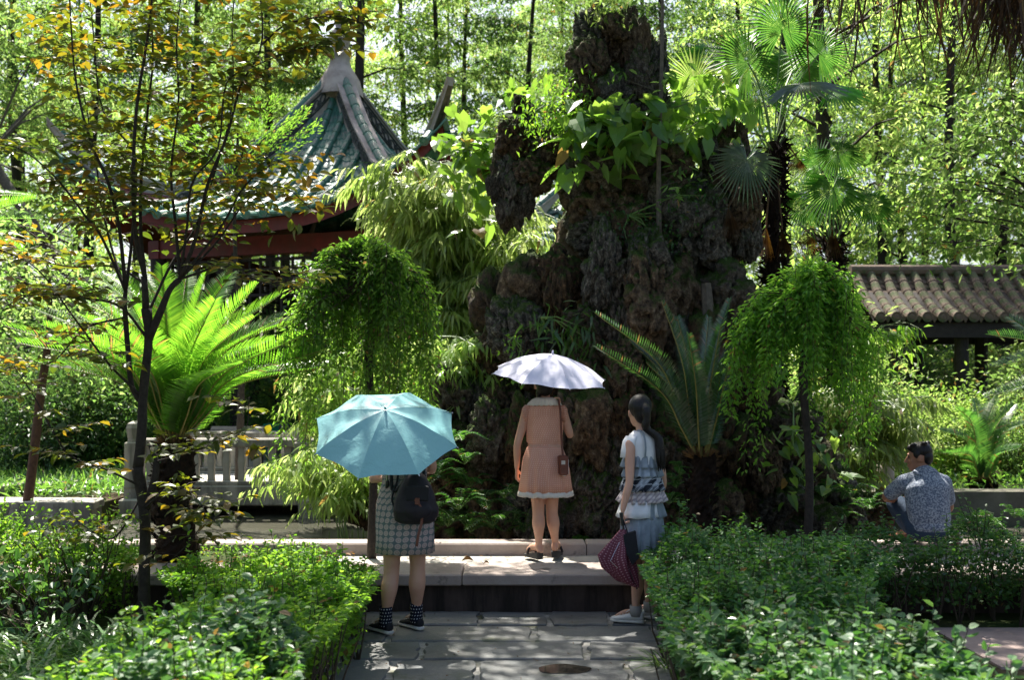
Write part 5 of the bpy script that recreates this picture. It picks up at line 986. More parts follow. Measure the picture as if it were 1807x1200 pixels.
stems = [ # (points px,py), depth drift, radius
 ([(222, 515), (210, 400), (190, 320), (160, 250), (135, 150), (125, 40), (118, -120)], -.3, .013), ([(222, 515), (235, 400), (240, 300), (232, 260), (180, 190), (165, 60), (150, -100)], .2, .011), ([(256, 490), (240, 420), (235, 330), (240, 200), (258, 80), (268, 0), (280, -140)], -.15, .016),
 ([(256, 490), (248, 400), (250, 300), (262, 180), (270, 95), (262, -20), (255, -150)], .25, .013), ([(318, 492), (345, 420), (365, 330), (400, 240), (425, 150), (462, 75), (455, -60)], -.2, .014), ([(462, 78), (500, 45), (545, 32), (600, 28), (640, 40)], -.35, .006), ([(318, 492), (330, 400), (340, 320), (385, 260), (398, 150), (440, 120), (530, 85), (600, 82)], -.3, .008),
 ([(318, 492), (310, 400), (302, 300), (315, 180), (312, 60), (330, -80)], .1, .011), ([(222, 515), (180, 420), (150, 380), (95, 310), (30, 260), (-40, 255)], -.4, .009), ([(222, 515), (195, 430), (178, 350), (165, 260), (130, 100), (70, 20)], .35, .009), ([(262, 600), (210, 540), (130, 525), (60, 520), (0, 545)], -.5, .009), ([(250, 700), (190, 640), (130, 560), (60, 470), (-30, 430)], -.2, .009),
 ([(318, 492), (400, 470), (470, 500), (540, 485)], -.3, .008), ([(318, 492), (380, 430), (440, 350), (500, 330), (560, 380)], .2, .008), ([(318, 492), (390, 400), (430, 330), (480, 290), (530, 280)], -.1, .008), ([(258, 560), (300, 470), (345, 400), (380, 300), (410, 180), (410, 40), (420, -60)], .3, .009),
 ([(275, 815), (330, 800), (360, 790), (430, 760), (440, 700)], -.4, .006), ([(250, 900), (310, 860), (360, 900), (340, 950), (290, 1000)], -.5, .005), ([(248, 880), (200, 950), (150, 930), (120, 900)], -.3, .006), ([(252, 860), (190, 830), (120, 800), (60, 700), (20, 640)], -.3, .008), ([(222, 560), (150, 580), (90, 640), (10, 650)], .1, .007), ([(256, 500), (200, 470), (120, 470), (40, 450), (-20, 430)], .3, .008)]
gl = G(); twg = G()
for pts, dd, r in stems:
    n = 26; P = np.array(curve([tuple(OW(a, b, dd * min(1, k / 2))) for k, (a, b) in enumerate(pts)], n)); gs = G(); gs.add(*tube(P, [r * (1 - .8 * i / n) + .0012 for i in range(n + 1)], 6)); gs.build('stem', MT['bark_dark'], ot, True)
    ln = np.linalg.norm(np.diff(P, axis=0), axis=1).sum(); nt = int(ln * 28)
    for k in range(nt):
        t = random.uniform(.22, 1.0); i = min(int(t * n), n - 1); q = P[i] + (P[i + 1] - P[i]) * (t * n - i); a = random.uniform(0, 6.28); l = random.uniform(.08, .34); dv = np.array([math.cos(a), math.sin(a) * .8, random.uniform(-.1, .35)]); e = q + dv * l; twg.add(*tube([q, (q + e) / 2 + np.array([0, 0, .015]), e], .0016, 3, cap=False))
        m = max(2, int(l / .045)); u = np.linspace(.25, 1.05, m)[:, None]; sg = np.where(np.arange(m) % 2, 1, -1)[:, None]; sv = nrm(np.array([-dv[1], dv[0], 0.0])); leaves(gl, q + (e - q) * u, dv * .6 + sv * sg * .8 + rn(m, .2) + np.array([0, 0, -.15]), np.array([0, 0, 1]) + rn(m, .3),   .09 * ru(m, .6, 1.2), .046 * ru(m, .8, 1.2), 'ova')
for (px, py) in [(560, 30), (590, 25), (615, 30), (635, 45), (570, 75), (600, 80), (520, 85), (540, 70), (545, 95), (500, 115), (590, 60), (525, 45), (395, 130), (460, 130), (370, 100), (500, 290), (540, 300), (480, 330), (560, 370), (520, 400), (470, 400), (440, 340), (345, 905), (365, 895), (350, 920), (300, 850), (330, 840), (460, 785), (450, 790), (430, 800)]:
    m = 5; q = np.array(OW(px, py, -.3)) + rn(m, .03); leaves(gl, q, rn(m) + np.array([.3, 0, -.2]), np.array([0, 0, 1]) + rn(m, .3), .088, .048, 'ova')
twg.build('twigs', MT['twig'], ot); gl.build('foliage', MT['leaf_olive'], ot)

# ================================================================ HEDGES AND GRASS
def hedge(name, label, poly, zb, top, n, ll, lw, mat, cat='hedge', side=.35, thr=4.6, sprigs=0, bump=.09, stems=40, mat2=None, kind='hex'):
    """poly: ground outline (x,y) list; top: function(x,y)->height"""
    cx_ = sum(p[0] for p in poly) / len(poly); cy_ = sum(p[1] for p in poly) / len(poly); root = thing(name, label, cat, (cx_, cy_, zb)); o = np.array([cx_, cy_, zb])
    def inside(x, y):
        c = False; j = len(poly) - 1
        for i in range(len(poly)):
            xi, yi = poly[i]; xj, yj = poly[j]
            if (yi > y) != (yj > y) and x < (xj - xi) * (y - yi) / (yj - yi) + xi: c = not c
            j = i
        return c
    def edge(x, y):
        m = 9
        for i in range(len(poly)):
            a = Vector(poly[i]); b = Vector(poly[(i + 1) % len(poly)]); ab = b - a; t = max(0, min(1, (Vector((x, y)) - a).dot(ab) / ab.length_squared)); m = min(m, (a + ab * t - Vector((x, y))).length)
        return m
    x0, x1 = min(p[0] for p in poly), max(p[0] for p in poly); y0, y1 = min(p[1] for p in poly), max(p[1] for p in poly); P = []; Dv = []
    g = G(); st = 0; tries = 0
    def H(x, y): e = edge(x, y); return top(x, y) * (1 - .25 * max(0, 1 - e / .16) ** 2) + bump * noise.noise((x * 2.3, y * 2.3, 5)) + bump * .6 * noise.noise((x * 6, y * 6, 1))
    while len(P) < n * (1 - side):
        x, y = random.uniform(x0, x1), random.uniform(y0, y1)
        if inside(x, y):
            h = H(x, y); P.append((x, y, h - abs(random.gauss(0, .045)) + (.05 if random.random() < .06 else 0))); Dv.append((random.gauss(0, 1), random.gauss(0, 1), abs(random.gauss(.3, .3))))
    per = sum((Vector(poly[i]) - Vector(poly[(i + 1) % len(poly)])).length for i in range(len(poly)))
    for i in range(len(poly)):
        a = Vector(poly[i]); b = Vector(poly[(i + 1) % len(poly)]); m = int(n * side * (b - a).length / per); nv = Vector(((b - a).y, -(b - a).x)).normalized()
        if inside(*((a + b) / 2 + nv * .02)): nv = -nv
        for _ in range(m):
            q = a.lerp(b, random.random()); w = noise.noise((q.x * 3, q.y * 3, 9)) * .07 - abs(random.gauss(0, .05)); q = q + nv * w; h = top(q.x, q.y); u = random.random() ** .6; q = q + nv * ((u - .75) * .3 + .05 * noise.noise((q.x * 7, q.y * 7, u * 3))); P.append((q.x, q.y, max(.05, .1 * h + h * .84 * u))); Dv.append((nv.x + random.gauss(0, .6), nv.y + random.gauss(0, .6), random.gauss(.1, .5)))
    for _ in range(sprigs):
        for _t in range(50):
            x, y = random.uniform(x0, x1), random.uniform(y0, y1)
            if inside(x, y): break
        h = H(x, y); l = random.uniform(.05, .17); dx, dy = random.gauss(0, .25), random.gauss(0, .25); g.add(*tube([(x - cx_, y - cy_, h - .1), (x - cx_ + dx * l, y - cy_ + dy * l, h + l)], [.003, .0015], 4, cap=False))
        for k in range(int(l / .016)): u = (k + 1) * .016 / l; P.append((x + dx * l * u, y + dy * l * u, h + l * u)); Dv.append((random.gauss(0, 1), random.gauss(0, 1), random.gauss(.4, .25)))
    P = np.array(P) - np.array([cx_, cy_, 0]); Dv = np.array(Dv); m = len(P); gl = G(); nn_ = np.array([noise.noise((p[0] * 1.3, p[1] * 1.3, 3)) for p in P]); m2_ = (rng.random(m) < np.clip((thr + nn_ * 1.6 - (P[:, 1] + cy_)) * 1.1 + .1, 0, 1)) & (mat2 is not None); up_ = np.array([0, 0, 1]) + rn(m, .38) + Dv * np.array([.5, .5, 0])
    for k_, sel in ((0, ~m2_), (1, m2_)):
        if sel.any(): leaves(gl, P[sel], Dv[sel], up_[sel], ll * (1 + .35 * k_) * ru(int(sel.sum()), .6, 1.3), lw * (1 + .4 * k_) * ru(int(sel.sum()), .75, 1.2), kind, k_)
    # twiggy interior
    for _ in range(stems):
        for _t in range(50):
            x, y = random.uniform(x0, x1), random.uniform(y0, y1)
            if inside(x, y): break
        h = top(x, y); b0 = Vector((x - cx_, y - cy_, -.02))
        for s in range(4):
            tip = b0 + Vector((random.uniform(-.16, .16), random.uniform(-.16, .16), h * random.uniform(.75, 1.0))); g.add(*tube([b0, b0.lerp(tip, .5) + Vector((random.uniform(-.04, .04), random.uniform(-.04, .04), 0)), tip], [.008, .005, .002], 4, cap=False))
    g.build('stems', MT['twig'], root); gl.build('foliage', [MT[mat], MT[mat2 or mat]], root)
    # dark twig litter core so that the inside stays dense: inner leaves
    gi = G(); m2 = n // 4; Q = []
    while len(Q) < m2:
        x, y = random.uniform(x0, x1), random.uniform(y0, y1)
        if inside(x, y): Q.append((x - cx_, y - cy_, top(x, y) * random.uniform(.25, .85)))
    leaves(gi, np.array(Q), rn(m2), rn(m2) + np.array([0, 0, 1]), ll * 1.3, lw * 1.5, 'dia'); gi.build('inner_foliage', MT[mat], root); return root
# left hedge (right edge follows the paving)
hl = [(XA(636, 6.9), 7.15), (XA(628, 5.6), 5.7), (-.96, 4.6), (-.86, 3.2), (-1.78, 3.2), (-1.72, 4.4), (-1.68, 5.4), (-1.5, 5.9), (-1.62, 6.4), (-2.3, 6.7), (-2.4, 7.15)]
hedge('clipped_hedge', 'sunlit clipped hedge to the left of the woman with the backpack', hl, 0, lambda x, y: interp(y, [3.2, 5, 6.4, 7.2], [.6, .56, .5, .42]), 36000, .037, .023, 'leaf_hedge', stems=110, mat2='leaf_hedge_matt_shade', bump=.2, thr=4.1, sprigs=190)
hr = [(XA(1168, 6.9), 7.15), (XA(1160, 6.2), 6.2), (XA(1180, 5.2), 5.2), (XA(1210, 4.4), 4.4), (1.05, 3.2), (1.78, 3.2), (1.8, 4.3), (1.8, 5.5), (2.1, 6.0), (2.45, 6.5), (2.45, 7.15)]
hedge('clipped_hedge', 'large clipped hedge filling the lower right beside the ponytailed girl', hr, 0, lambda x, y: interp(y, [3.2, 5, 6.2, 7.2], [.6, .62, .64, .6]), 38000, .036, .022, 'leaf_hedge_dark', stems=140, mat2='leaf_hedge_matt_shade', bump=.2, thr=5.0, sprigs=240)
hedge('clipped_hedge', 'loose hedge strip running to the right edge in front of the stone ledge', [(2.45, 6.9), (2.45, 7.32), (6.2, 7.32), (6.2, 6.85)], 0, lambda x, y: .58 + .05 * math.sin(x * 2.5), 15000, .034, .021, 'leaf_hedge_dark', stems=46, bump=.2, sprigs=110)
hedge('clipped_hedge', 'patchy bright hedge at far left in front of the stone ledge', [(-5.2, 6.9), (-5.2, 7.3), (-2.75, 7.3), (-2.7, 6.85)], 0, lambda x, y: .64 + .06 * math.sin(x * 3), 9500, .034, .021, 'leaf_hedge', stems=30, bump=.2, sprigs=80)
spray_plant('dry_bush', 'half bare dark twiggy bush between the far left hedge and the sapling trunk', 'bush', [(XA(150, 6.9) + random.uniform(-.42, .36), 6.8 + random.uniform(-.2, .2), random.uniform(.35, .82)) for _ in range(46)], 16, .036, .02, 'leaf_hedge', 'hex', .07, stem_from=(XA(150, 6.9), 6.9, 0), sr=.004)
spray_plant('dry_bush', 'small purplish-leaved bush low at far left above the grass', 'bush', [(XA(70, 6.3) + random.uniform(-.45, .35), 6.3 + random.uniform(-.15, .15), random.uniform(.25, .62)) for _ in range(26)], 9, .07, .04, 'leaf_hedge_matt_shade', 'hex', .07, stem_from=(XA(75, 6.3), 6.3, 0), sr=.004)
def grass_clump(name, label, ctr, n, L, w, spread, cat='grass clump', mat='leaf_grass'):
    root = thing(name, label, cat, ctr); gl = G()
    for k in range(n):
        a = random.uniform(0, 6.28); r = random.uniform(0, spread); b = np.array([math.cos(a) * r, math.sin(a) * r, 0]); a2 = a + random.uniform(-1, 1); l = L * random.uniform(.6, 1.15); e = random.uniform(.5, 1.25); d = np.array([math.cos(a2) * math.cos(e), math.sin(a2) * math.cos(e), math.sin(e)]); s = np.array([-math.sin(a2), math.cos(a2), 0]); V = []; m = 6
        for i in range(m + 1): t = i / m; p = b + d * l * t + np.array([math.cos(a2), math.sin(a2), 0]) * l * .3 * t * t + np.array([0, 0, -1]) * l * .5 * t ** 2.4; ww = w * (1 - t ** 2) * .5 + .0004; V += [p - s * ww, p + s * ww]
        gl.add(V, np.array([(2 * i, 2 * i + 1, 2 * i + 3, 2 * i + 2) for i in range(m)]))
    gl.build('blades', MT[mat], root); return root
for i, (px, D, n) in enumerate([(15, 5.75, 110), (60, 5.3, 110), (105, 5.7, 110), (150, 5.4, 110), (200, 5.8, 100), (235, 5.5, 90), (30, 4.9, 90), (95, 4.9, 90), (170, 5.0, 80), (-40, 5.2, 90), (255, 6.1, 60), (60, 6.05, 70), (140, 6.1, 70)]):
    grass_clump('grass_clump', 'strappy arching grass tuft in the lower left corner, %s of the patch from the left' % ORD[sorted([15, 60, 105, 150, 200, 235, 30, 95, 170, -40, 255, 61, 140]).index(px if i != 11 else 61)], (XA(px, D), D, 0), n, .5, .016, .2, group='') if False else tag(grass_clump('grass_clump', 'strappy arching grass tuft in the lower left corner, %s of the patch from the left' % ORD[sorted([15, 60, 105, 150, 200, 235, 30, 95, 170, -40, 255, 61, 140]).index(px if i != 11 else 61)], (XA(px, D), D, 0), int(n * .7), .58, .023, .2), group='grass tufts in the lower left corner')
grass_clump('grass_clump', 'small dark grass tuft at the foot of the right hedge on the paving', (XA(1178, 5.9), 5.9, 0), 60, .26, .01, .07)
grass_clump('grass_clump', 'fine dark grass tuft by the pink side path at lower right', (XA(1700, 5.0), 5.0, 0), 120, .42, .009, .2)
grass_clump('grass_clump', 'grass tuft cut by the right edge beside the side path', (XA(1790, 5.1), 5.1, 0), 110, .45, .011, .2)
# left hedge ground creeper: broader matt leaves with shade in their colour on the near part
for i, (px, py, lab) in enumerate([(825, 991, 'curled dry brown leaf lying on the ledge between the two women'), (858, 996, 'tiny pale dry leaf on the ledge right of the curled brown one')]):
    D = GD(py, .305); t = thing('fallen_leaf', lab, 'leaf', (XA(px, D), D, .306)); g = G(); V = []
    n = 7; L_ = .095 if i == 0 else .05
    for a in range(n):
        for b in range(5):
            u = a / (n - 1); v = (b - 2) / 2; w = L_ * .32 * math.sin(math.pi * (u * .92 + .04)); V.append(((u - .5) * L_, v * w * .8, .03 * v * v * w / .035 + .012 * math.sin(u * 3)))
    g.add(V, [(a * 5 + b, a * 5 + b + 1, (a + 1) * 5 + b + 1, (a + 1) * 5 + b) for a in range(n - 1) for b in range(4)]); g.build('blade', MT['leaf_thatch'], t, True); G().add(*tube([(-L_ * .5, 0, .005), (-L_ * .75, .01, .02)], .0015, 4)).build('stalk', MT['twig'], t)
# ================================================================ PEOPLE
def ell(c, r, n=14, m=10, rot=None):
    V = []
    for i in range(m + 1):
        ph = math.pi * i / m
        for j in range(n): a = 2 * math.pi * j / n; V.append(Vector((math.sin(ph) * math.cos(a) * r[0], math.sin(ph) * math.sin(a) * r[1], math.cos(ph) * r[2])))
    if rot is not None: V = [rot @ v for v in V]
    c = Vector(c); return np.array([tuple(v + c) for v in V]), [(i * n + j, i * n + (j + 1) % n, (i + 1) * n + (j + 1) % n, (i + 1) * n + j) for i in range(m) for j in range(n)]
def capt(P, r, n=12, flat=None):
    """tube with rounded ends"""
    P = [Vector(p) for p in P]; a = (P[0] - P[1]).normalized(); b = (P[-1] - P[-2]).normalized()
    P2 = [P[0] + a * r[0] * .9, P[0] + a * r[0] * .5] + P + [P[-1] + b * r[-1] * .5, P[-1] + b * r[-1] * .9]; R2 = [r[0] * .35, r[0] * .85] + list(r) + [r[-1] * .85, r[-1] * .35]
    return tube(P2, R2, n, True, flat)
def smooth_limb(P, r, k=12, n=14, flat=None):
    pts = curve(P, k); rr = np.interp(np.linspace(0, 1, k + 1), np.linspace(0, 1, len(r)), r); return capt(pts, list(rr), n, flat)
def fuse(name, parts, mat, parent, voxel=.008, smooth=4):
    g = G()
    for V, F in parts: g.add(V, F)
    me = g.mesh(name, MT[mat]); ob = link(name, me); mo = ob.modifiers.new('r', 'REMESH'); mo.mode = 'VOXEL'; mo.voxel_size = voxel
    ms = ob.modifiers.new('s', 'SMOOTH'); ms.iterations = smooth; ms.factor = .5
    dg = bpy.context.evaluated_depsgraph_get(); out = bpy.data.meshes.new_from_object(ob.evaluated_get(dg)); bpy.data.objects.remove(ob)
    out.polygons.foreach_set('use_smooth', [True] * len(out.polygons)); out.materials.clear(); out.materials.append(MT[mat]); return link(name, out, parent)
def garment(name, rings, mat, parent, n=64, ruf=None, uvs=1.0, closed=False, thick=.003):
    """rings: (cx,cy,cz,rx,ry[,tilt]); ruf(theta, t)-> radial offset; UV in metres"""
    V = []; uv = []; m = len(rings)
    for i, rg in enumerate(rings):
        cx, cy_, cz, rx, ry = rg[:5]; t = i / (m - 1)
        for j in range(n + 1):
            a = 2 * math.pi * j / n; off = ruf(a, t) if ruf else 0
            off += .007 * noise.noise((cx + rx * math.cos(a) * 1.0 + cz * 3, ry * math.sin(a) * 5 + cz * 9, rx * math.cos(a) * 12)) * min(1, rx / .1); V.append((cx + (rx + off) * math.cos(a), cy_ + (ry + off) * math.sin(a), cz + (rg[5] * math.sin(a) if len(rg) > 5 else 0) + (off * .5 if ruf else 0))); uv.append((a * (rx + ry) / 2, cz))
    F = np.array([(i * (n + 1) + j, i * (n + 1) + j + 1, (i + 1) * (n + 1) + j + 1, (i + 1) * (n + 1) + j) for i in range(m - 1) for j in range(n)])
    me = G().add(V, F).mesh(name, MT[mat], True); l = me.uv_layers.new(name='UVMap'); vi = np.zeros(len(me.loops), dtype=np.int32); me.loops.foreach_get('vertex_index', vi); l.data.foreach_set('uv', np.array(uv)[vi].astype(np.float32).ravel())
    o = link(name, me, parent)
    if thick: s = o.modifiers.new('thickness', 'SOLIDIFY'); s.thickness = thick; s.offset = -1
    return o
def boxuv(o):
    me = o.data; l = me.uv_layers.new(name='UVMap'); vi = np.zeros(len(me.loops), dtype=np.int32); me.loops.foreach_get('vertex_index', vi); co = np.zeros(len(me.vertices) * 3, dtype=np.float32); me.vertices.foreach_get('co', co); co = co.reshape(-1, 3); u = np.stack([co[:, 0] + co[:, 1] * .7, co[:, 2]], 1)[vi]; l.data.foreach_set('uv', u.astype(np.float32).ravel()); return o
def hand(w, d, side, curl=.5, s=1.0, up=(0, 0, 1)):
    """w wrist, d pointing direction of the palm, side: lateral vector towards the thumb"""
    w = Vector(w); d = Vector(d).normalized(); sd_ = Vector(side); sd_ = (sd_ - d * sd_.dot(d)).normalized(); nn = d.cross(sd_).normalized(); parts = []
    parts.append(capt([w - d * .02, w + d * .03, w + d * .075 * s], [.021, .03 * s, .036 * s], 12, (tuple(nn), .42)))
    for k, (o, l) in enumerate(((.027, .068), (.009, .076), (-.009, .07), (-.026, .055))):
        b = w + d * .075 * s + sd_ * o * s; p1 = b + (d * math.cos(curl * .7) + nn * math.sin(curl * .7)) * l * .45 * s; p2 = p1 + (d * math.cos(curl * 1.7) + nn * math.sin(curl * 1.7)) * l * .33 * s; p3 = p2 + (d * math.cos(curl * 2.5) + nn * math.sin(curl * 2.5)) * l * .25 * s
        parts.append(capt([b - d * .02, b, p1, p2, p3], [.009, .009, .0085, .008, .007], 8))
    b = w + d * .025 * s + sd_ * .024 * s; p1 = b + (d * .7 + sd_ * .6 + nn * .3).normalized() * .035 * s; p2 = p1 + (d * .85 + sd_ * .2 + nn * .5).normalized() * .03 * s; parts.append(capt([b, p1, p2], [.012, .0105, .0085], 8)); return parts
def head_parts(c, yaw, pitch=0.0, s=1.0):
    M = Matrix.Rotation(yaw, 3, 'Z') @ Matrix.Rotation(pitch, 3, 'X'); c = Vector(c)
    def T(p): return c + M @ (Vector(p) * s)
    P = [ell(T((0, -.008, .02)), (.074 * s, .09 * s, .098 * s), 18, 14, M), ell(T((0, .03, -.035)), (.055 * s, .058 * s, .075 * s), 14, 10, M), ell(T((0, .062, -.085)), (.028 * s, .025 * s, .022 * s), 10, 8, M)]
    P.append(capt([T((0, .082, .022)), T((0, .099, -.008)), T((0, .104, -.022))], [.008 * s, .011 * s, .014 * s], 8)); P.append(ell(T((0, .088, -.052)), (.024 * s, .012 * s, .007 * s), 10, 6, M)); P.append(ell(T((0, .085, -.064)), (.02 * s, .012 * s, .007 * s), 10, 6, M))
    for sx in (-1, 1):
        P.append(ell(T((sx * .077, -.005, -.005)), (.009 * s, .02 * s, .032 * s), 10, 8, M)); P.append(ell(T((sx * .035, .055, -.02)), (.024 * s, .024 * s, .024 * s), 10, 8, M)); P.append(ell(T((sx * .03, .082, .036)), (.02 * s, .008 * s, .006 * s), 8, 6, M))
    return P, T, M
def eyes(T, M, s, parent):
    g = G()
    for sx in (-1, 1): g.add(*ell(T((sx * .031, .078, .015)), (.012 * s, .009 * s, .006 * s), 10, 8, M))
    g.build('eyes', MT['black_plastic'], parent, True)
def torso(rings, n=20):
    V = []
    for (x, y, z, rx, ry) in rings:
        for j in range(n): a = 2 * math.pi * j / n; V.append((x + rx * math.cos(a), y + ry * math.sin(a), z))
    m = len(rings); return np.array(V), [(i * n + j, i * n + (j + 1) % n, (i + 1) * n + (j + 1) % n, (i + 1) * n + j) for i in range(m - 1) for j in range(n)] + [tuple(range(n - 1, -1, -1)), tuple(range((m - 1) * n, m * n))]
TR = [(0, -.01, .80, .11, .085), (0, -.012, .86, .155, .105), (0, -.012, .92, .158, .105), (0, -.005, 1.0, .122, .085), (0, 0, 1.08, .118, .083), (0, -.003, 1.18, .14, .095), (0, -.01, 1.26, .155, .088), (0, -.015, 1.31, .13, .07), (0, -.01, 1.345, .07, .055), (0, -.004, 1.37, .05, .05)]
def leg(hip, knee, ankle, toe, s=1.0, fs=1.0):
    hip, knee, ankle = Vector(hip), Vector(knee), Vector(ankle); th = hip.lerp(knee, .5); cf = knee.lerp(ankle, .35); back = Vector(((knee - ankle).cross(Vector((1, 0, 0))))); 
    cf += Vector((0, -.016, 0)); P = [hip, th, knee, cf, knee.lerp(ankle, .72), ankle]
    parts = [smooth_limb(P, [.083 * s, .068 * s, .049 * s, .057 * s, .036 * s, .029 * s], 16, 16)]
    t = Vector(toe); heel = Vector((ankle.x, ankle.y, ankle.z - .05)) + (Vector((ankle.x, ankle.y, 0)) - Vector((t.x, t.y, 0))).normalized() * .022
    parts.append(smooth_limb([heel, Vector((ankle.x, ankle.y, ankle.z - .02)), ankle.lerp(t, .55) + Vector((0, 0, .005)), t], [.03 * fs, .034 * fs, .034 * fs, .022 * fs], 8, 12)); return parts
def arm(sh, el, wr, s=1.0): return [smooth_limb([sh, Vector(sh).lerp(Vector(el), .5), el, Vector(el).lerp(Vector(wr), .4), wr], [.043 * s, .039 * s, .031 * s, .032 * s, .021 * s], 12, 14)]
def shoe(name, heel, toe, parent, upper, sole, h=.085, w=.047, laces=True):
    """low canvas shoe from heel to toe on the ground (points are on the ground)"""
    heel, toe = Vector(heel), Vector(toe); d = (toe - heel).normalized(); sdv = Vector((-d.y, d.x, 0)); L = (toe - heel).length; root = link(name, None, parent); root.empty_display_size = .05
    def prof(ts, ws, zs0, zs1, nm, mt, inset=0):
        V = []; n = 16
        for t, w_, z0, z1 in zip(ts, ws, zs0, zs1):
            for j in range(n):
                a = math.pi * 2 * j / n; x = math.cos(a); z = math.sin(a); zz_ = (z0 + z1) / 2 + (z1 - z0) / 2 * (abs(z) ** .7) * (1 if z > 0 else -1); V.append(tuple(heel + d * (t * L) + sdv * (w_ * x * (1 - .35 * max(0, z) if nm == 'upper' else 1)) + Vector((0, 0, zz_))))
        k = len(ts); return G().add(V, [(i * n + j, i * n + (j + 1) % n, (i + 1) * n + (j + 1) % n, (i + 1) * n + j) for i in range(k - 1) for j in range(n)] + [tuple(range(n - 1, -1, -1)), tuple(range((k - 1) * n, k * n))]).build(nm, MT[mt], root, True)
    prof([-.02, .02, .15, .35, .5, .7, .88, .98, 1.0], [w * .4, w * .72, w * .8, w * .75, w * .85, w, w * .92, w * .55, w * .2], [0] * 9, [.022, .028, .028, .026, .026, .028, .03, .03, .024], 'sole', sole)
    prof([.0, .03, .15, .33, .5, .7, .86, .96], [w * .35, w * .62, w * .74, w * .7, w * .8, w * .92, w * .84, w * .4], [.02] * 8, [h * .8, h, h * .98, h * .95, h * .78, h * .6, h * .5, h * .42], 'upper', upper)
    if laces:
        g = G()
        for k in range(4): c = heel + d * L * (.42 + k * .09) + Vector((0, 0, h * (.88 - k * .085))); g.add(*tube([c - sdv * .022, c + Vector((0, 0, .008)), c + sdv * .022], .0032, 5))
        c = heel + d * L * .4 + Vector((0, 0, h * .95)); g.add(*tube([c, c + sdv * .03 + Vector((0, 0, .015)), c + sdv * .035 + d * .02], .003, 5)); g.add(*tube([c, c - sdv * .03 + Vector((0, 0, .012)), c - sdv * .04 + d * .015], .003, 5)); g.build('laces', MT['canvas_white'], root)
    return root
def hair_cap(parts_fn, name, parent, voxel=.007): return fuse(name, parts_fn, 'hair', parent, voxel, 3)
def umbrella(name, label, C, axis, R_, h, mat, shaft=.62, roll=.2, handle='black_plastic'):
    root = thing(name, label, 'umbrella', C); ax = Vector(axis).normalized(); q = Vector((0, 0, 1)).rotation_difference(ax); M = q.to_matrix() @ Matrix.Rotation(roll, 3, 'Z'); nr, na = 12, 10
    def pt(u, th, k):  # u radial 0..1, th within panel 0..1
        a = (k + th) * math.pi / 4; e = math.cos(math.pi / 8) / math.cos((th - .5) * math.pi / 4); sc = 1 - (1 - e * (1 - .035 * math.sin(math.pi * th))) * u ** 1.2; r = R_ * u * sc
        z = h * (1 - (.25 * u + .75 * u ** 2.1)) - .035 * R_ * math.sin(math.pi * th) * math.sin(math.pi * min(1, u * 1.0)) * 1.2 * (0.4 + u); w = .004 * math.sin(th * 9 + u * 14 + k * 2) * u
        return M @ Vector((r * math.cos(a), r * math.sin(a), z + w))
    for k in range(8):
        V = [tuple(pt(i / nr, j / na, k)) for i in range(nr + 1) for j in range(na + 1)]; F = np.array([(i * (na + 1) + j, i * (na + 1) + j + 1, (i + 1) * (na + 1) + j + 1, (i + 1) * (na + 1) + j) for i in range(nr) for j in range(na)])
        o = G().add(V, F).build('canopy_panel', MT[mat], root, True)
        G().add(*tube([pt(i / nr, 0, k) - M @ Vector((0, 0, .006)) for i in range(nr + 1)], .0022, 5)).build('rib', MT['steel'], root)
        p = pt(.5, 0, k); G().add(*tube([M @ Vector((0, 0, h * .42)), p - M @ Vector((0, 0, .006))], .002, 4)).build('stretcher', MT['steel'], root)
        e = pt(1, 0, k); G().add(*tube([e, e + (e - pt(.95, 0, k)).normalized() * .012], [.004, .003], 6)).build('rib_tip', MT['steel'], root)
    G().add(*tube([M @ Vector((0, 0, h + .005)), M @ Vector((0, 0, h + .03))], [.009, .006], 8)).build('ferrule', MT[mat], root)
    G().add(*tube([M @ Vector((0, 0, h)), M @ Vector((0, 0, h - shaft))], .0055, 8)).build('shaft', MT['steel'], root); G().add(*tube([M @ Vector((0, 0, h - shaft + .02)), M @ Vector((0, 0, h - shaft - .01)), M @ Vector((0, 0, h - shaft - .09)), M @ Vector((0, 0, h - shaft - .11))], [.011, .014, .016, .01], 10)).build('handle', MT[handle], root, True)
    return root, Vector(C) + M @ Vector((0, 0, h - shaft - .04))

# ---- woman in peach dress on the ledge
D2 = 8.02; w2 = thing('person', 'woman in a peach dotted dress standing on the ledge under the white umbrella', 'person', (XA(961, D2), D2, .305)); s = .95; w2.scale = (s,) * 3; w2l = Vector(w2.location)
def L2(px, py, d=0.0): return (W(px, py, D2 + d) - w2l) / s
lk = dict(hipL=(-.07, 0, .86), hipR=(.065, 0, .86))
P = [torso(TR)]; aL = L2(951, 970, .02); aR = L2(980, 957, .1); 
P += leg(lk['hipL'], L2(950, 903, .0), (aL.x, aL.y, .115), (aL.x - .085, aL.y + .15, .055)); P += leg(lk['hipR'], L2(974, 903, .04), (aR.x, aR.y, .125), (aR.x + .035, aR.y + .165, .055))
shL, shR = (-.15, -.01, 1.26), (.15, -.01, 1.26); elL, wrL = L2(913, 785, -.02), L2(912, 826, .05); P += arm(shL, elL, wrL); P += hand(wrL, (0.02, .15, -1), (0.3, 1, 0), .5)
U2C = W(970, 672, 7.96); elR = L2(1006, 768, .02); wrR = L2(985, 722, .22); P += arm(shR, elR, wrR); P += hand(wrR, (-.15, .1, 1), (-1, .2, 0), 1.1)
hp, T2, M2 = head_parts((-.005, .02, 1.475), .1, -.1); P += hp; P.append(capt([(0, -.01, 1.3), (0, .0, 1.36), (-.003, .01, 1.43)], [.06, .046, .05], 14))
fuse('body', P, 'skin', w2, .0075)
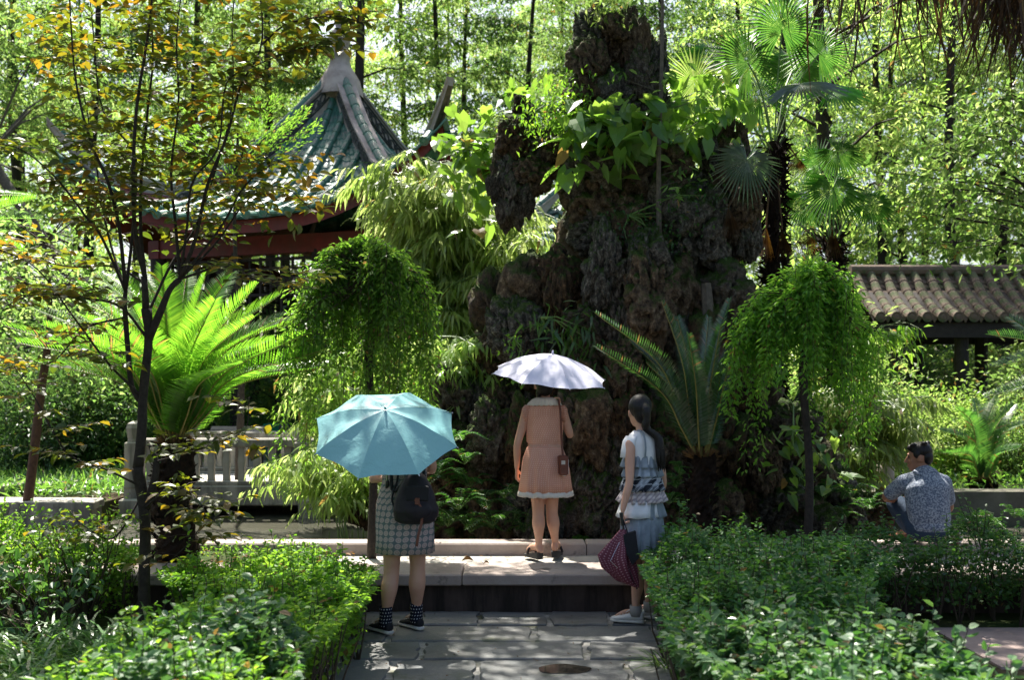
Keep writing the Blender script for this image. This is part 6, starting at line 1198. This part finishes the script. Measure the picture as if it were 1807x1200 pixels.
HP = [ell(T2((0, -.03, .035)), (.084, .088, .098), 18, 14, M2), ell(T2((0, -.055, -.03)), (.07, .06, .07), 14, 10, M2), ell(T2((-.05, -.03, -.07)), (.025, .04, .045), 12, 10, M2)]
hair_cap(HP, 'hair', w2); eyes(T2, M2, 1, w2)
def fold(k, amp, ph=0): return lambda a, t: amp * (t ** 1.2) * (math.sin(a * k + ph) + .5 * math.sin(a * (k + 4) * 1.0 + ph * 2))
dress = garment('dress', [(0, -.012, 1.345, .085, .06), (0, -.012, 1.32, .125, .08), (0, -.012, 1.28, .152, .096), (0, -.01, 1.22, .152, .11), (0, -.005, 1.14, .152, .112), (0, 0, 1.06, .15, .108), (0, 0, 1.0, .146, .104), (0, 0, .975, .131, .093), (0, 0, .962, .131, .093)], 'peach_dots', w2, 72, lambda a, t: .004 * math.sin(a * 9 + t * 5))
garment('skirt', [(0, 0, .968, .131, .093), (0, -.003, .94, .152, .112), (0, -.005, .86, .178, .132), (.002, -.005, .76, .197, .147), (.004, -.005, .66, .212, .158), (.006, -.005, .575, .222, .166)], 'peach_dots', w2, 96, fold(13, .0075, 1)); 
garment('belt', [(0, 0, .975, .136, .097), (0, 0, .955, .136, .097)], 'peach_dots', w2, 60)
garment('lace_hem', [(.006, -.005, .58, .221, .165), (.006, -.005, .557, .226, .169), (.006, -.005, .535, .23, .172)], 'cream_lace', w2, 144, lambda a, t: (.0075 * math.sin(a * 13 + 1) + .004 * math.sin(a * 17 + 2)) + .006 * t * math.sin(a * 46))
garment('collar', [(0, -.01, 1.372, .062, .056), (0, -.012, 1.352, .1, .082), (0, -.012, 1.325, .13, .098), (0, -.012, 1.305, .142, .104)], 'cream_lace', w2, 120, lambda a, t: .007 * t * math.sin(a * 22))
for sx in (-1, 1): garment('sleeve_frill', [(sx * .135, -.012, 1.305, .022, .05), (sx * .155, -.012, 1.275, .028, .058), (sx * .165, -.012, 1.22, .024, .056), (sx * .162, -.012, 1.17, .014, .04)], 'peach_dots', w2, 72, lambda a, t: .008 * math.sin(a * 14 + t * 6))
for (hx, hy, tx, ty, nm) in ((aL.x + .015, aL.y - .045, aL.x - .105, aL.y + .165, 0), (aR.x - .01, aR.y - .05, aR.x + .04, aR.y + .18, 1)):
    so_ = link('wedge_sandal', None, w2); h0 = Vector((hx, hy, 0)); t0 = Vector((tx, ty, 0)); d = (t0 - h0).normalized(); L = (t0 - h0).length; sv = Vector((-d.y, d.x, 0)); V = []; ts = [0, .06, .25, .5, .75, .93, 1]; wz = [(.022, .055), (.03, .058), (.032, .052), (.034, .038), (.042, .026), (.034, .022), (.014, .02)]
    for t, (w_, z_) in zip(ts, wz): V += [tuple(h0 + d * L * t + sv * a * w_ + Vector((0, 0, b))) for a, b in ((-1, .001), (1, .001), (1.05, z_), (-1.05, z_))]
    G().add(V, [(i * 4 + k, i * 4 + (k + 1) % 4, (i + 1) * 4 + (k + 1) % 4, (i + 1) * 4 + k) for i in range(6) for k in range(4)] + [(3, 2, 1, 0), (24, 25, 26, 27)]).build('sole', MT['black_sole'], so_)
    c = h0 + d * L * .62; G().add(*tube([c - sv * .045 + Vector((0, 0, .03)), c - sv * .03 + Vector((0, 0, .075)), c + Vector((0, 0, .09)), c + sv * .03 + Vector((0, 0, .075)), c + sv * .045 + Vector((0, 0, .03))], .011, 8)).build('strap', MT['pack_black'], so_, True)
umbrella('sun_umbrella', 'pale lilac-white sun umbrella held over the woman in the peach dress', W(970, 665, 7.98), (.115, -.2, 1), .475, .185, 'brolly_white', .5, .3)
bg_ = thing('shoulder_bag', 'small cream and brown shoulder bag at the right hip of the woman in peach', 'bag', W(993, 823, 7.9)); bl = Vector(bg_.location)
V, F = box((0, 0, 0), (.055, .16, .15), .2, .02); G().add(V, F).build('body', MT['canvas_white'], bg_, True); G().add(*box((0.0, -.03, .01), (.062, .105, .158), .2, .012)).build('front_flap', MT['leather_brown'], bg_); G().add(*box((.0, -.086, .035), (.03, .008, .03), .2)).build('buckle', MT['steel'], bg_)
G().add(*tube(curve([(0, -.03, .08), W(991, 775, 7.88) - bl, W(989, 730, 7.87) - bl, W(986, 709, 7.93) - bl, W(984, 704, 8.02) - bl, W(980, 712, 8.1) - bl, W(985, 760, 8.14) - bl, (0, .07, .08)], 26), .0085, 6, True)).build('strap', MT['leather_brown'], bg_)

# ---- woman with backpack, teal umbrella
D1 = 6.72; w1 = thing('person', 'woman in a circle-print dress standing on the paving under the teal umbrella', 'person', (XA(713, D1), D1, .024)); w1l = Vector(w1.location)
def L1(px, py, d=0.0): return W(px, py, D1 + d) - w1l
P = [torso([(x, y, z, rx * 1.02, ry * 1.05) for x, y, z, rx, ry in TR])]; aL = L1(681, 1088, -.02); aR = L1(735, 1072, .1); fd = Vector((-.62, .72, 0)).normalized()
P += leg((-.08, 0, .86), L1(691, 1008, .02), (aL.x, aL.y, .1), Vector((aL.x, aL.y, .04)) + fd * .14, 1.05, .56); P += leg((.08, 0, .86), L1(737, 1000, .05), (aR.x, aR.y, .1), Vector((aR.x, aR.y, .04)) + fd * .14, 1.05, .56)
elL, wrL = L1(700, 842, .12), L1(676, 846, .22); P += arm((-.165, .01, 1.28), elL, wrL); P += hand(wrL, (-1, .3, .05), (0, .2, 1), 1.0)
elR, wrR = L1(762, 830, .05), L1(722, 800, .3); P += arm((.165, -.0, 1.28), elR, wrR); P += hand(wrR, (-.8, .1, .3), (0, .2, 1), 1.2)
hp, T1, M1 = head_parts((-.02, .08, 1.41), .35, -.35); P += hp; P.append(capt([(0, -.01, 1.29), (0, .02, 1.33), (-.01, .055, 1.37)], [.06, .046, .05], 14)); fuse('body', P, 'skin', w1, .0075); eyes(T1, M1, 1, w1)
hair_cap([ell(T1((0, -.03, .035)), (.086, .09, .1), 18, 14, M1), ell(T1((0, -.06, -.06)), (.08, .055, .12), 14, 10, M1)], 'hair', w1)
garment('dress', [(0, -.01, 1.345, .085, .06), (0, -.012, 1.315, .14, .085), (0, -.012, 1.27, .17, .103), (0, -.01, 1.2, .165, .115), (0, -.003, 1.1, .148, .112), (0, 0, 1.02, .146, .11), (0, -.004, .94, .168, .125), (0, -.006, .86, .184, .138), (0, -.006, .74, .19, .142), (.002, -.006, .64, .192, .144), (.003, -.006, .545, .195, .146)], 'circle_print', w1, 96, fold(9, .0055, .5))
for sx in (-1, 1): garment('sleeve', [(sx * .145, -.005, 1.31, .04, .055), (sx * .172, .0, 1.275, .048, .062), (sx * .19, .01, 1.2, .052, .058)], 'circle_print', w1, 40)
for a_, nm in ((aL, 0), (aR, 1)):
    hl_ = Vector((a_.x, a_.y, 0)) - fd * .055; shoe('canvas_shoe', hl_, hl_ + fd * .245, w1, 'canvas_black', 'rubber_white', .08)
    garment('sock', [(a_.x, a_.y, .18, .039, .041), (a_.x, a_.y, .16, .039, .041), (a_.x, a_.y, .12, .038, .04), (a_.x + fd.x * .005, a_.y + fd.y * .005, .08, .042, .046), (a_.x, a_.y, .05, .042, .05)], 'sock_dots', w1, 32)
umbrella('sun_umbrella', 'teal umbrella tilted towards the camera over the woman with the backpack', W(681, 764, 6.38), (.05, -.57, .82), .475, .18, 'brolly_teal', .6, .16 + .39)
bk = thing('backpack', 'slouchy black backpack hanging on the back of the woman in the circle-print dress', 'backpack', W(733, 885, 6.5)); bl = Vector(bk.location)
P = [torso([(0, 0, -.145, .1, .05), (0, -.01, -.125, .135, .075), (.0, -.015, -.06, .145, .085), (0, -.01, .02, .135, .08), (0, 0, .1, .105, .065), (0, .01, .16, .07, .05), (0, .01, .19, .035, .035)], 22), ell((.02, -.07, -.055), (.095, .04, .065), 16, 10), ell((.12, .0, -.06), (.035, .05, .06), 12, 8)]
bo = fuse('bag_body', P, 'pack_black', bk, .008, 2)
G().add(*box((.02, -.085, .06), (.15, .02, .1), 0, .01)).build('flap', MT['canvas_black'], bk); G().add(*box((.022, -.098, .01), (.03, .012, .045), 0, .004)).build('buckle', MT['leather_brown'], bk)
g = G(); g.add(*tube(curve([(.0, -.09, .03), (.045, -.1, -.03), (.05, -.09, -.12), (.03, -.1, -.2), (.018, -.1, -.28)], 12), .0095, 6, True, ((0, 1, 0), .35))); g.build('brown_strap', MT['leather_brown'], bk)
G().add(*tube(curve([(-.05, .03, .15), L1(694, 868, -.14) + w1l - bl, L1(690, 830, -.09) + w1l - bl, L1(683, 790, -.02) + w1l - bl], 12), .011, 6)).build('shoulder_strap', MT['canvas_black'], bk); G().add(*tube(curve([(.06, .03, .15), L1(748, 830, -.12) + w1l - bl, L1(750, 790, -.05) + w1l - bl], 12), .011, 6)).build('shoulder_strap', MT['canvas_black'], bk); G().add(*tube(curve([(-.1, .03, -.1), (-.16, .06, .0), (-.13, .08, .12), (-.12, .1, .2)], 12), .007, 6)).build('side_cord', MT['canvas_black'], bk)

# ---- girl with ponytail
D3 = 7.02; g3 = thing('person', 'girl with a long ponytail, white top and tiered ruffled skirt standing beside the right hedge', 'person', (XA(1133, D3), D3, .024), R(38)); g3l = Vector(g3.location); RZ = Matrix.Rotation(-R(38), 3, 'Z')
def L3(px, py, d=0.0): return RZ @ (W(px, py, D3 + d) - g3l)
tk = [(x, y, z, rx * .86, ry * .9) for x, y, z, rx, ry in TR]; P = [torso(tk)]; aL = L3(1122, 1080, -.02); aR = L3(1146, 1072, .12)
fd3 = (RZ @ Vector((-.93, .3, 0))).normalized(); P += leg((-.065, 0, .86), L3(1123, 1005, .0), (aL.x, aL.y, .1), Vector((aL.x, aL.y, .04)) + fd3 * .14, .86, .56); P += leg((.065, 0, .86), L3(1143, 1003, .1), (aR.x, aR.y, .1), Vector((aR.x, aR.y, .04)) + fd3 * .14, .86, .56)
elL, wrL = L3(1111, 850, -.17), L3(1099, 900, -.2); P += arm((-.138, -.02, 1.265), elL, wrL, .9); P += hand(wrL, L3(1097, 930, -.2) - wrL, RZ @ Vector((0, 1, 0)), 1.0, .92)
elR, wrR = L3(1170, 850, .1), L3(1160, 890, .25); P += arm((.138, -.0, 1.27), elR, wrR, .9); P += hand(wrR, (0, .3, -1), (-1, .3, 0), .6, .92)
hp, T3, M3 = head_parts((-.01, .02, 1.482), -.38, .02, .97); P += hp; P.append(capt([(0, -.01, 1.3), (0, .0, 1.36), (-.003, .012, 1.44)], [.055, .042, .046], 14)); fuse('body', P, 'skin', g3, .0075); eyes(T3, M3, .97, g3)
HP = [ell(T3((0, -.022, .04)), (.083, .09, .094), 20, 14, M3), ell(T3((0, -.06, -.005)), (.062, .05, .075), 14, 10, M3)]
pt_ = [T3((0, -.095, .06)), T3((0, -.13, .02)), T3((.0, -.135, -.05)), T3((.0, -.125, -.11)), (.02, -.13, 1.31), (.03, -.142, 1.23), (.035, -.148, 1.15)]; HP.append(smooth_limb(pt_, [.02, .032, .026, .03, .024, .034, .032, .006], 20, 12))
for k in range(5): c = T3((.012 * (-1) ** k, -.128, .03 - .034 * k)); HP.append(ell(c, (.024, .022, .022), 10, 8))
hair_cap(HP, 'hair', g3, .006); g = G(); 
for k in range(60):
    a = random.uniform(0, 6.28); x = math.cos(a) * .022; y = math.sin(a) * .02; g.add(*tube(curve([(.02 + x * .6, -.13 + y * .6, 1.3), (.03 + x * 1.3, -.143 + y * 1.3, 1.23), (.035 + x * 1.5, -.148 + y * 1.4, 1.16), (.04 + x * .9, -.15 + y, 1.1 + random.uniform(-.03, .04))], 8), .0035, 4, cap=False))
g.build('ponytail_strands', MT['hair'], g3); c = T3((0, -.102, .035)); G().add(*tube([c + Vector((math.cos(a) * .026, -.012 + math.sin(a) * .008, math.sin(a) * .022)) for a in np.linspace(0, 6.28, 14)], .005, 5)).build('hair_tie', MT['steel'], g3)
garment('white_top', [(0, -.01, 1.352, .066, .055), (0, -.012, 1.325, .105, .075), (0, -.012, 1.285, .132, .09), (0, -.01, 1.2, .132, .098), (0, -.003, 1.1, .126, .1), (0, 0, 1.05, .124, .098)], 'white_cloth', g3, 64, lambda a, t: .003 * math.sin(a * 7 + t * 9))
for sx in (-1, 1): garment('sleeve', [(sx * .105, -.005, 1.318, .03, .045), (sx * .13, -.005, 1.285, .036, .05), (sx * .142, -.005, 1.22, .043, .05), (sx * .15, -.003, 1.17, .044, .05)], 'white_cloth', g3, 40)
for (z0, z1, r0, r1, mt, nm) in ((1.19, 1.095, .128, .158, 'grey_lace', 'top_ruffle'), (1.12, 1.03, .132, .16, 'grey_lace', 'lace_ruffle'), (1.06, .93, .136, .17, 'plaid', 'plaid_ruffle'), (.965, .85, .145, .178, 'pink_gingham', 'gingham_ruffle'), (.88, .74, .150, .165, 'grey_sheer', 'sheer_tier'), (.77, .5, .156, .18, 'grey_lace', 'lace_skirt')):
    ph = z0 * 17; garment(nm, [(0, -.003, z0 + (z1 - z0) * t, r0 + (r1 - r0) * t, (r0 + (r1 - r0) * t) * .78) for t in np.linspace(0, 1, 7)], mt, g3, 110, lambda a, t, ph=ph: t * (.013 * math.sin(a * 15 + ph) + .009 * math.sin(a * 26 + ph * 2) + .01 * math.sin(a * 2 + ph)))
garment('white_underskirt', [(-.02, 0, .86, .14, .12), (-.03, 0, .79, .160, .125), (-.035, 0, .75, .168, .13)], 'white_cloth', g3, 80, lambda a, t: t * .01 * math.sin(a * 9))
for sx in (-1, 1): G().add(*tube(curve([(sx * .07, -.098, 1.17), (sx * .078, -.112, 1.24), (sx * .072, -.09, 1.32), (sx * .06, -.03, 1.355), (sx * .06, .05, 1.32)], 12), .009, 6, True, ((0, 1, 0), .4))).build('shoulder_strap', MT['grey_sheer'], g3)
for a_ in (aL, aR):
    hl_ = Vector((a_.x, a_.y, 0)) - fd3 * .055; shoe('canvas_shoe', hl_, hl_ + fd3 * .238, g3, 'canvas_white', 'rubber_white', .085)
    garment('sock', [(a_.x, a_.y, .125, .036, .038), (a_.x, a_.y, .09, .038, .04), (a_.x, a_.y, .05, .04, .045)], 'sock_grey', g3, 28)
# folded umbrella in her hand
fu = thing('folded_umbrella', 'half-folded maroon dotted umbrella hanging from the hand of the ponytailed girl', 'umbrella', W(1098, 915, 6.8)); fl = Vector(fu.location)
def LF(px, py, d=0.0): return W(px, py, 6.8 + d) - fl
G().add(*tube([LF(1097, 915), LF(1101, 940)], .004, 6)).build('wrist_strap', MT['canvas_black'], fu); 
rb = [(LF(1100, 935), .018), (LF(1098, 960), .04), (LF(1096, 985), .066), (LF(1102, 1005), .062), (LF(1112, 1025), .042), (LF(1124, 1037), .012)]; V = []; n = 48; uvv = []
for k, (c, r) in enumerate(rb):
    for j in range(n + 1):
        a = 2 * math.pi * j / n; w_ = 1 + .42 * math.sin(a * 4 + k * .5) * min(1, k / 2); sk = Vector((-.075, 0, -.0)) * math.sin(math.pi * k / 5) * max(0, -math.cos(a)); V.append(tuple(c + Vector((math.cos(a) * r * w_, math.sin(a) * r * .75 * w_, .3 * r * math.sin(a * 4 + 1))) + sk)); uvv.append((a * .08, c.z))
me = G().add(V, np.array([(i * (n + 1) + j, i * (n + 1) + j + 1, (i + 1) * (n + 1) + j + 1, (i + 1) * (n + 1) + j) for i in range(5) for j in range(n)])).mesh('canopy', MT['maroon_dots'], True); l = me.uv_layers.new(name='UVMap'); vi = np.zeros(len(me.loops), dtype=np.int32); me.loops.foreach_get('vertex_index', vi); l.data.foreach_set('uv', np.array(uvv)[vi].astype(np.float32).ravel()); link('canopy', me, fu)
for k in range(6): a = k * 1.05; c = rb[2][0]; G().add(*tube([LF(1102, 940), c + Vector((math.cos(a) * .1 - .03, math.sin(a) * .07, -.01)), LF(1122, 1035)], .002, 4)).build('rib', MT['steel'], fu)
G().add(*tube([LF(1099, 925), LF(1124, 1040)], .006, 8)).build('shaft', MT['black_plastic'], fu); G().add(*tube([LF(1096, 905), LF(1099, 928)], .013, 10)).build('handle', MT['black_plastic'], fu)
pb = thing('dark_pouch', 'small black folded pouch hanging against the skirt of the ponytailed girl', 'pouch', W(1113, 965, 6.76)); pl = Vector(pb.location); V = [W(a, b, 6.76) - pl for a, b in ((1100, 945), (1122, 938), (1128, 985), (1116, 998), (1104, 975))]
V2 = [tuple(v) for v in V] + [tuple(v + Vector((0, .045, 0))) for v in V]; G().add(V2, [(0, 1, 2, 3, 4), (9, 8, 7, 6, 5)] + [(k, k + 5, (k + 1) % 5 + 5, (k + 1) % 5) for k in range(5)]).build('body', MT['canvas_black'], pb); G().add(*tube([W(1100, 918, 6.79) - pl, W(1108, 942, 6.78) - pl], .004, 5)).build('cord', MT['canvas_black'], pb)

# ---- crouching man
D4 = 8.15; m4 = thing('person', 'man in a speckled shirt and dark jeans crouching at the pond edge on the right', 'person', (XA(1640, D4), D4, .3)); ml_ = Vector(m4.location)
def L4(px, py, d=0.0): return W(px, py, D4 + d) - ml_
pel = L4(1640, 925, .0); chest = L4(1634, 862, .03); neck = L4(1628, 836, .06); s_ = 1.0
shL, shR = L4(1596, 852, .08), L4(1664, 852, .05); elL = L4(1563, 878, .22); wrL = L4(1590, 884, .42); elR = L4(1676, 895, .2); wrR = L4(1660, 905, .4)
knL = L4(1580, 888, .42); anL = L4(1604, 950, .28); anL.z = .18; knR = L4(1655, 890, .5); anR = L4(1650, 950, .3); anR.z = .18
face_yaw = R(68); hp, T4, M4 = head_parts(L4(1622, 808, .09), face_yaw, -.12, 1.03)
P = hp + [capt([L4(1636, 845, .03), L4(1629, 832, .06), L4(1624, 818, .08)], [.07, .055, .055], 14)] + arm(shL, elL, wrL, 1.1) + arm(shR, elR, wrR, 1.1) + hand(wrL, (.7, .4, -.2), (0, .2, 1), .9) + hand(wrR, (-.7, .3, -.1), (0, .2, 1), .9)
P += [smooth_limb([pel, chest, neck], [.15, .15, .07], 10, 18, ((0, 1, 0), .8))]; P += [capt([anL, anL + Vector((-.06, .1, -.06)), anL + Vector((-.09, .16, -.075))], [.035, .034, .025], 12), capt([anR, anR + Vector((0, .1, -.06)), anR + Vector((0, .16, -.075))], [.035, .034, .025], 12)]
fuse('body', P, 'skin_tan', m4, .008); eyes(T4, M4, 1.03, m4)
fuse('shirt', [smooth_limb([pel + Vector((0, -.02, .03)), L4(1638, 895, -.02), chest + Vector((0, -.02, 0)), L4(1633, 845, .03)], [.165, .172, .185, .12], 14, 22, ((0, 1, 0), .78)), smooth_limb([shR + Vector((-.02, 0, .0)), L4(1632, 846, .03), shL + Vector((.02, 0, .0))], [.075, .085, .075], 8, 14), smooth_limb([shL, shL.lerp(elL, .72)], [.072, .062], 6, 14), smooth_limb([shR, shR.lerp(elR, .7)], [.072, .062], 6, 14), ell(L4(1662, 915, .0), (.05, .09, .11)), ell(pel + Vector((0, -.03, -.02)), (.16, .13, .08))], 'speckled_shirt', m4, .009, 3)
G().add(*tube(curve([L4(1612, 832, .0), L4(1625, 838, -.03), L4(1640, 838, -.02), L4(1650, 834, .05)], 10), .016, 8)).build('collar', MT['speckled_shirt'], m4, True)
fuse('trousers', [smooth_limb([pel + Vector((-.07, .02, -.03)), (pel + knL) / 2 + Vector((-.02, .0, .0)), knL], [.12, .1, .078], 10, 16), smooth_limb([knL, knL.lerp(anL, .5) + Vector((0, -.02, 0)), anL + Vector((0, 0, .02))], [.078, .075, .055], 10, 16), smooth_limb([pel + Vector((.07, .02, -.03)), (pel + knR) / 2, knR], [.12, .1, .078], 10, 16), smooth_limb([knR, anR + Vector((0, 0, .02))], [.078, .055], 10, 16), ell(pel + Vector((0, -.01, -.05)), (.16, .14, .1))], 'denim', m4, .009, 3)
fuse('hair', [ell(T4((0, -.018, .05)), (.082, .092, .078), 20, 14, M4), ell(T4((0, -.055, -.0)), (.075, .055, .07), 14, 10, M4), ell(T4((0, .045, .085)), (.055, .04, .03), 14, 10, M4)] + [ell(T4((sx * .07, .012, .03)), (.014, .03, .035), 10, 8, M4) for sx in (-1, 1)] + [ell(T4((random.uniform(-.06, .06), random.uniform(-.08, .05), .105 + random.uniform(-.01, .012))), (.02, .026, .018), 8, 6, M4) for _ in range(14)], 'hair', m4, .006, 2)
for a_, nm, dx in ((anL, 'l', -.45), (anR, 'r', .1)):
    d = Vector((dx, 1, 0)).normalized(); hl_ = Vector((a_.x, a_.y, .085)) - d * .06; shoe('shoe', hl_, hl_ + d * .26, m4, 'leather_brown', 'black_sole', .08, laces=False)
st_ = thing('striped_bag', 'small striped bag resting beside the hip of the crouching man', 'bag', W(1683, 918, 8.2)); st_.location.z = .40
G().add(*ell((0, 0, .06), (.065, .05, .075), 14, 10)).build('body', MT['leather_brown'], st_, True); g = G()
for k in range(3): g.add(*tube([(math.cos(a) * .067 * math.cos((k - 1) * .5), math.sin(a) * .052, .06 + (k - 1) * .035) for a in np.linspace(0, 6.28, 20)], .005, 5, cap=False))
g.build('stripes', MT['cream_lace'], st_)
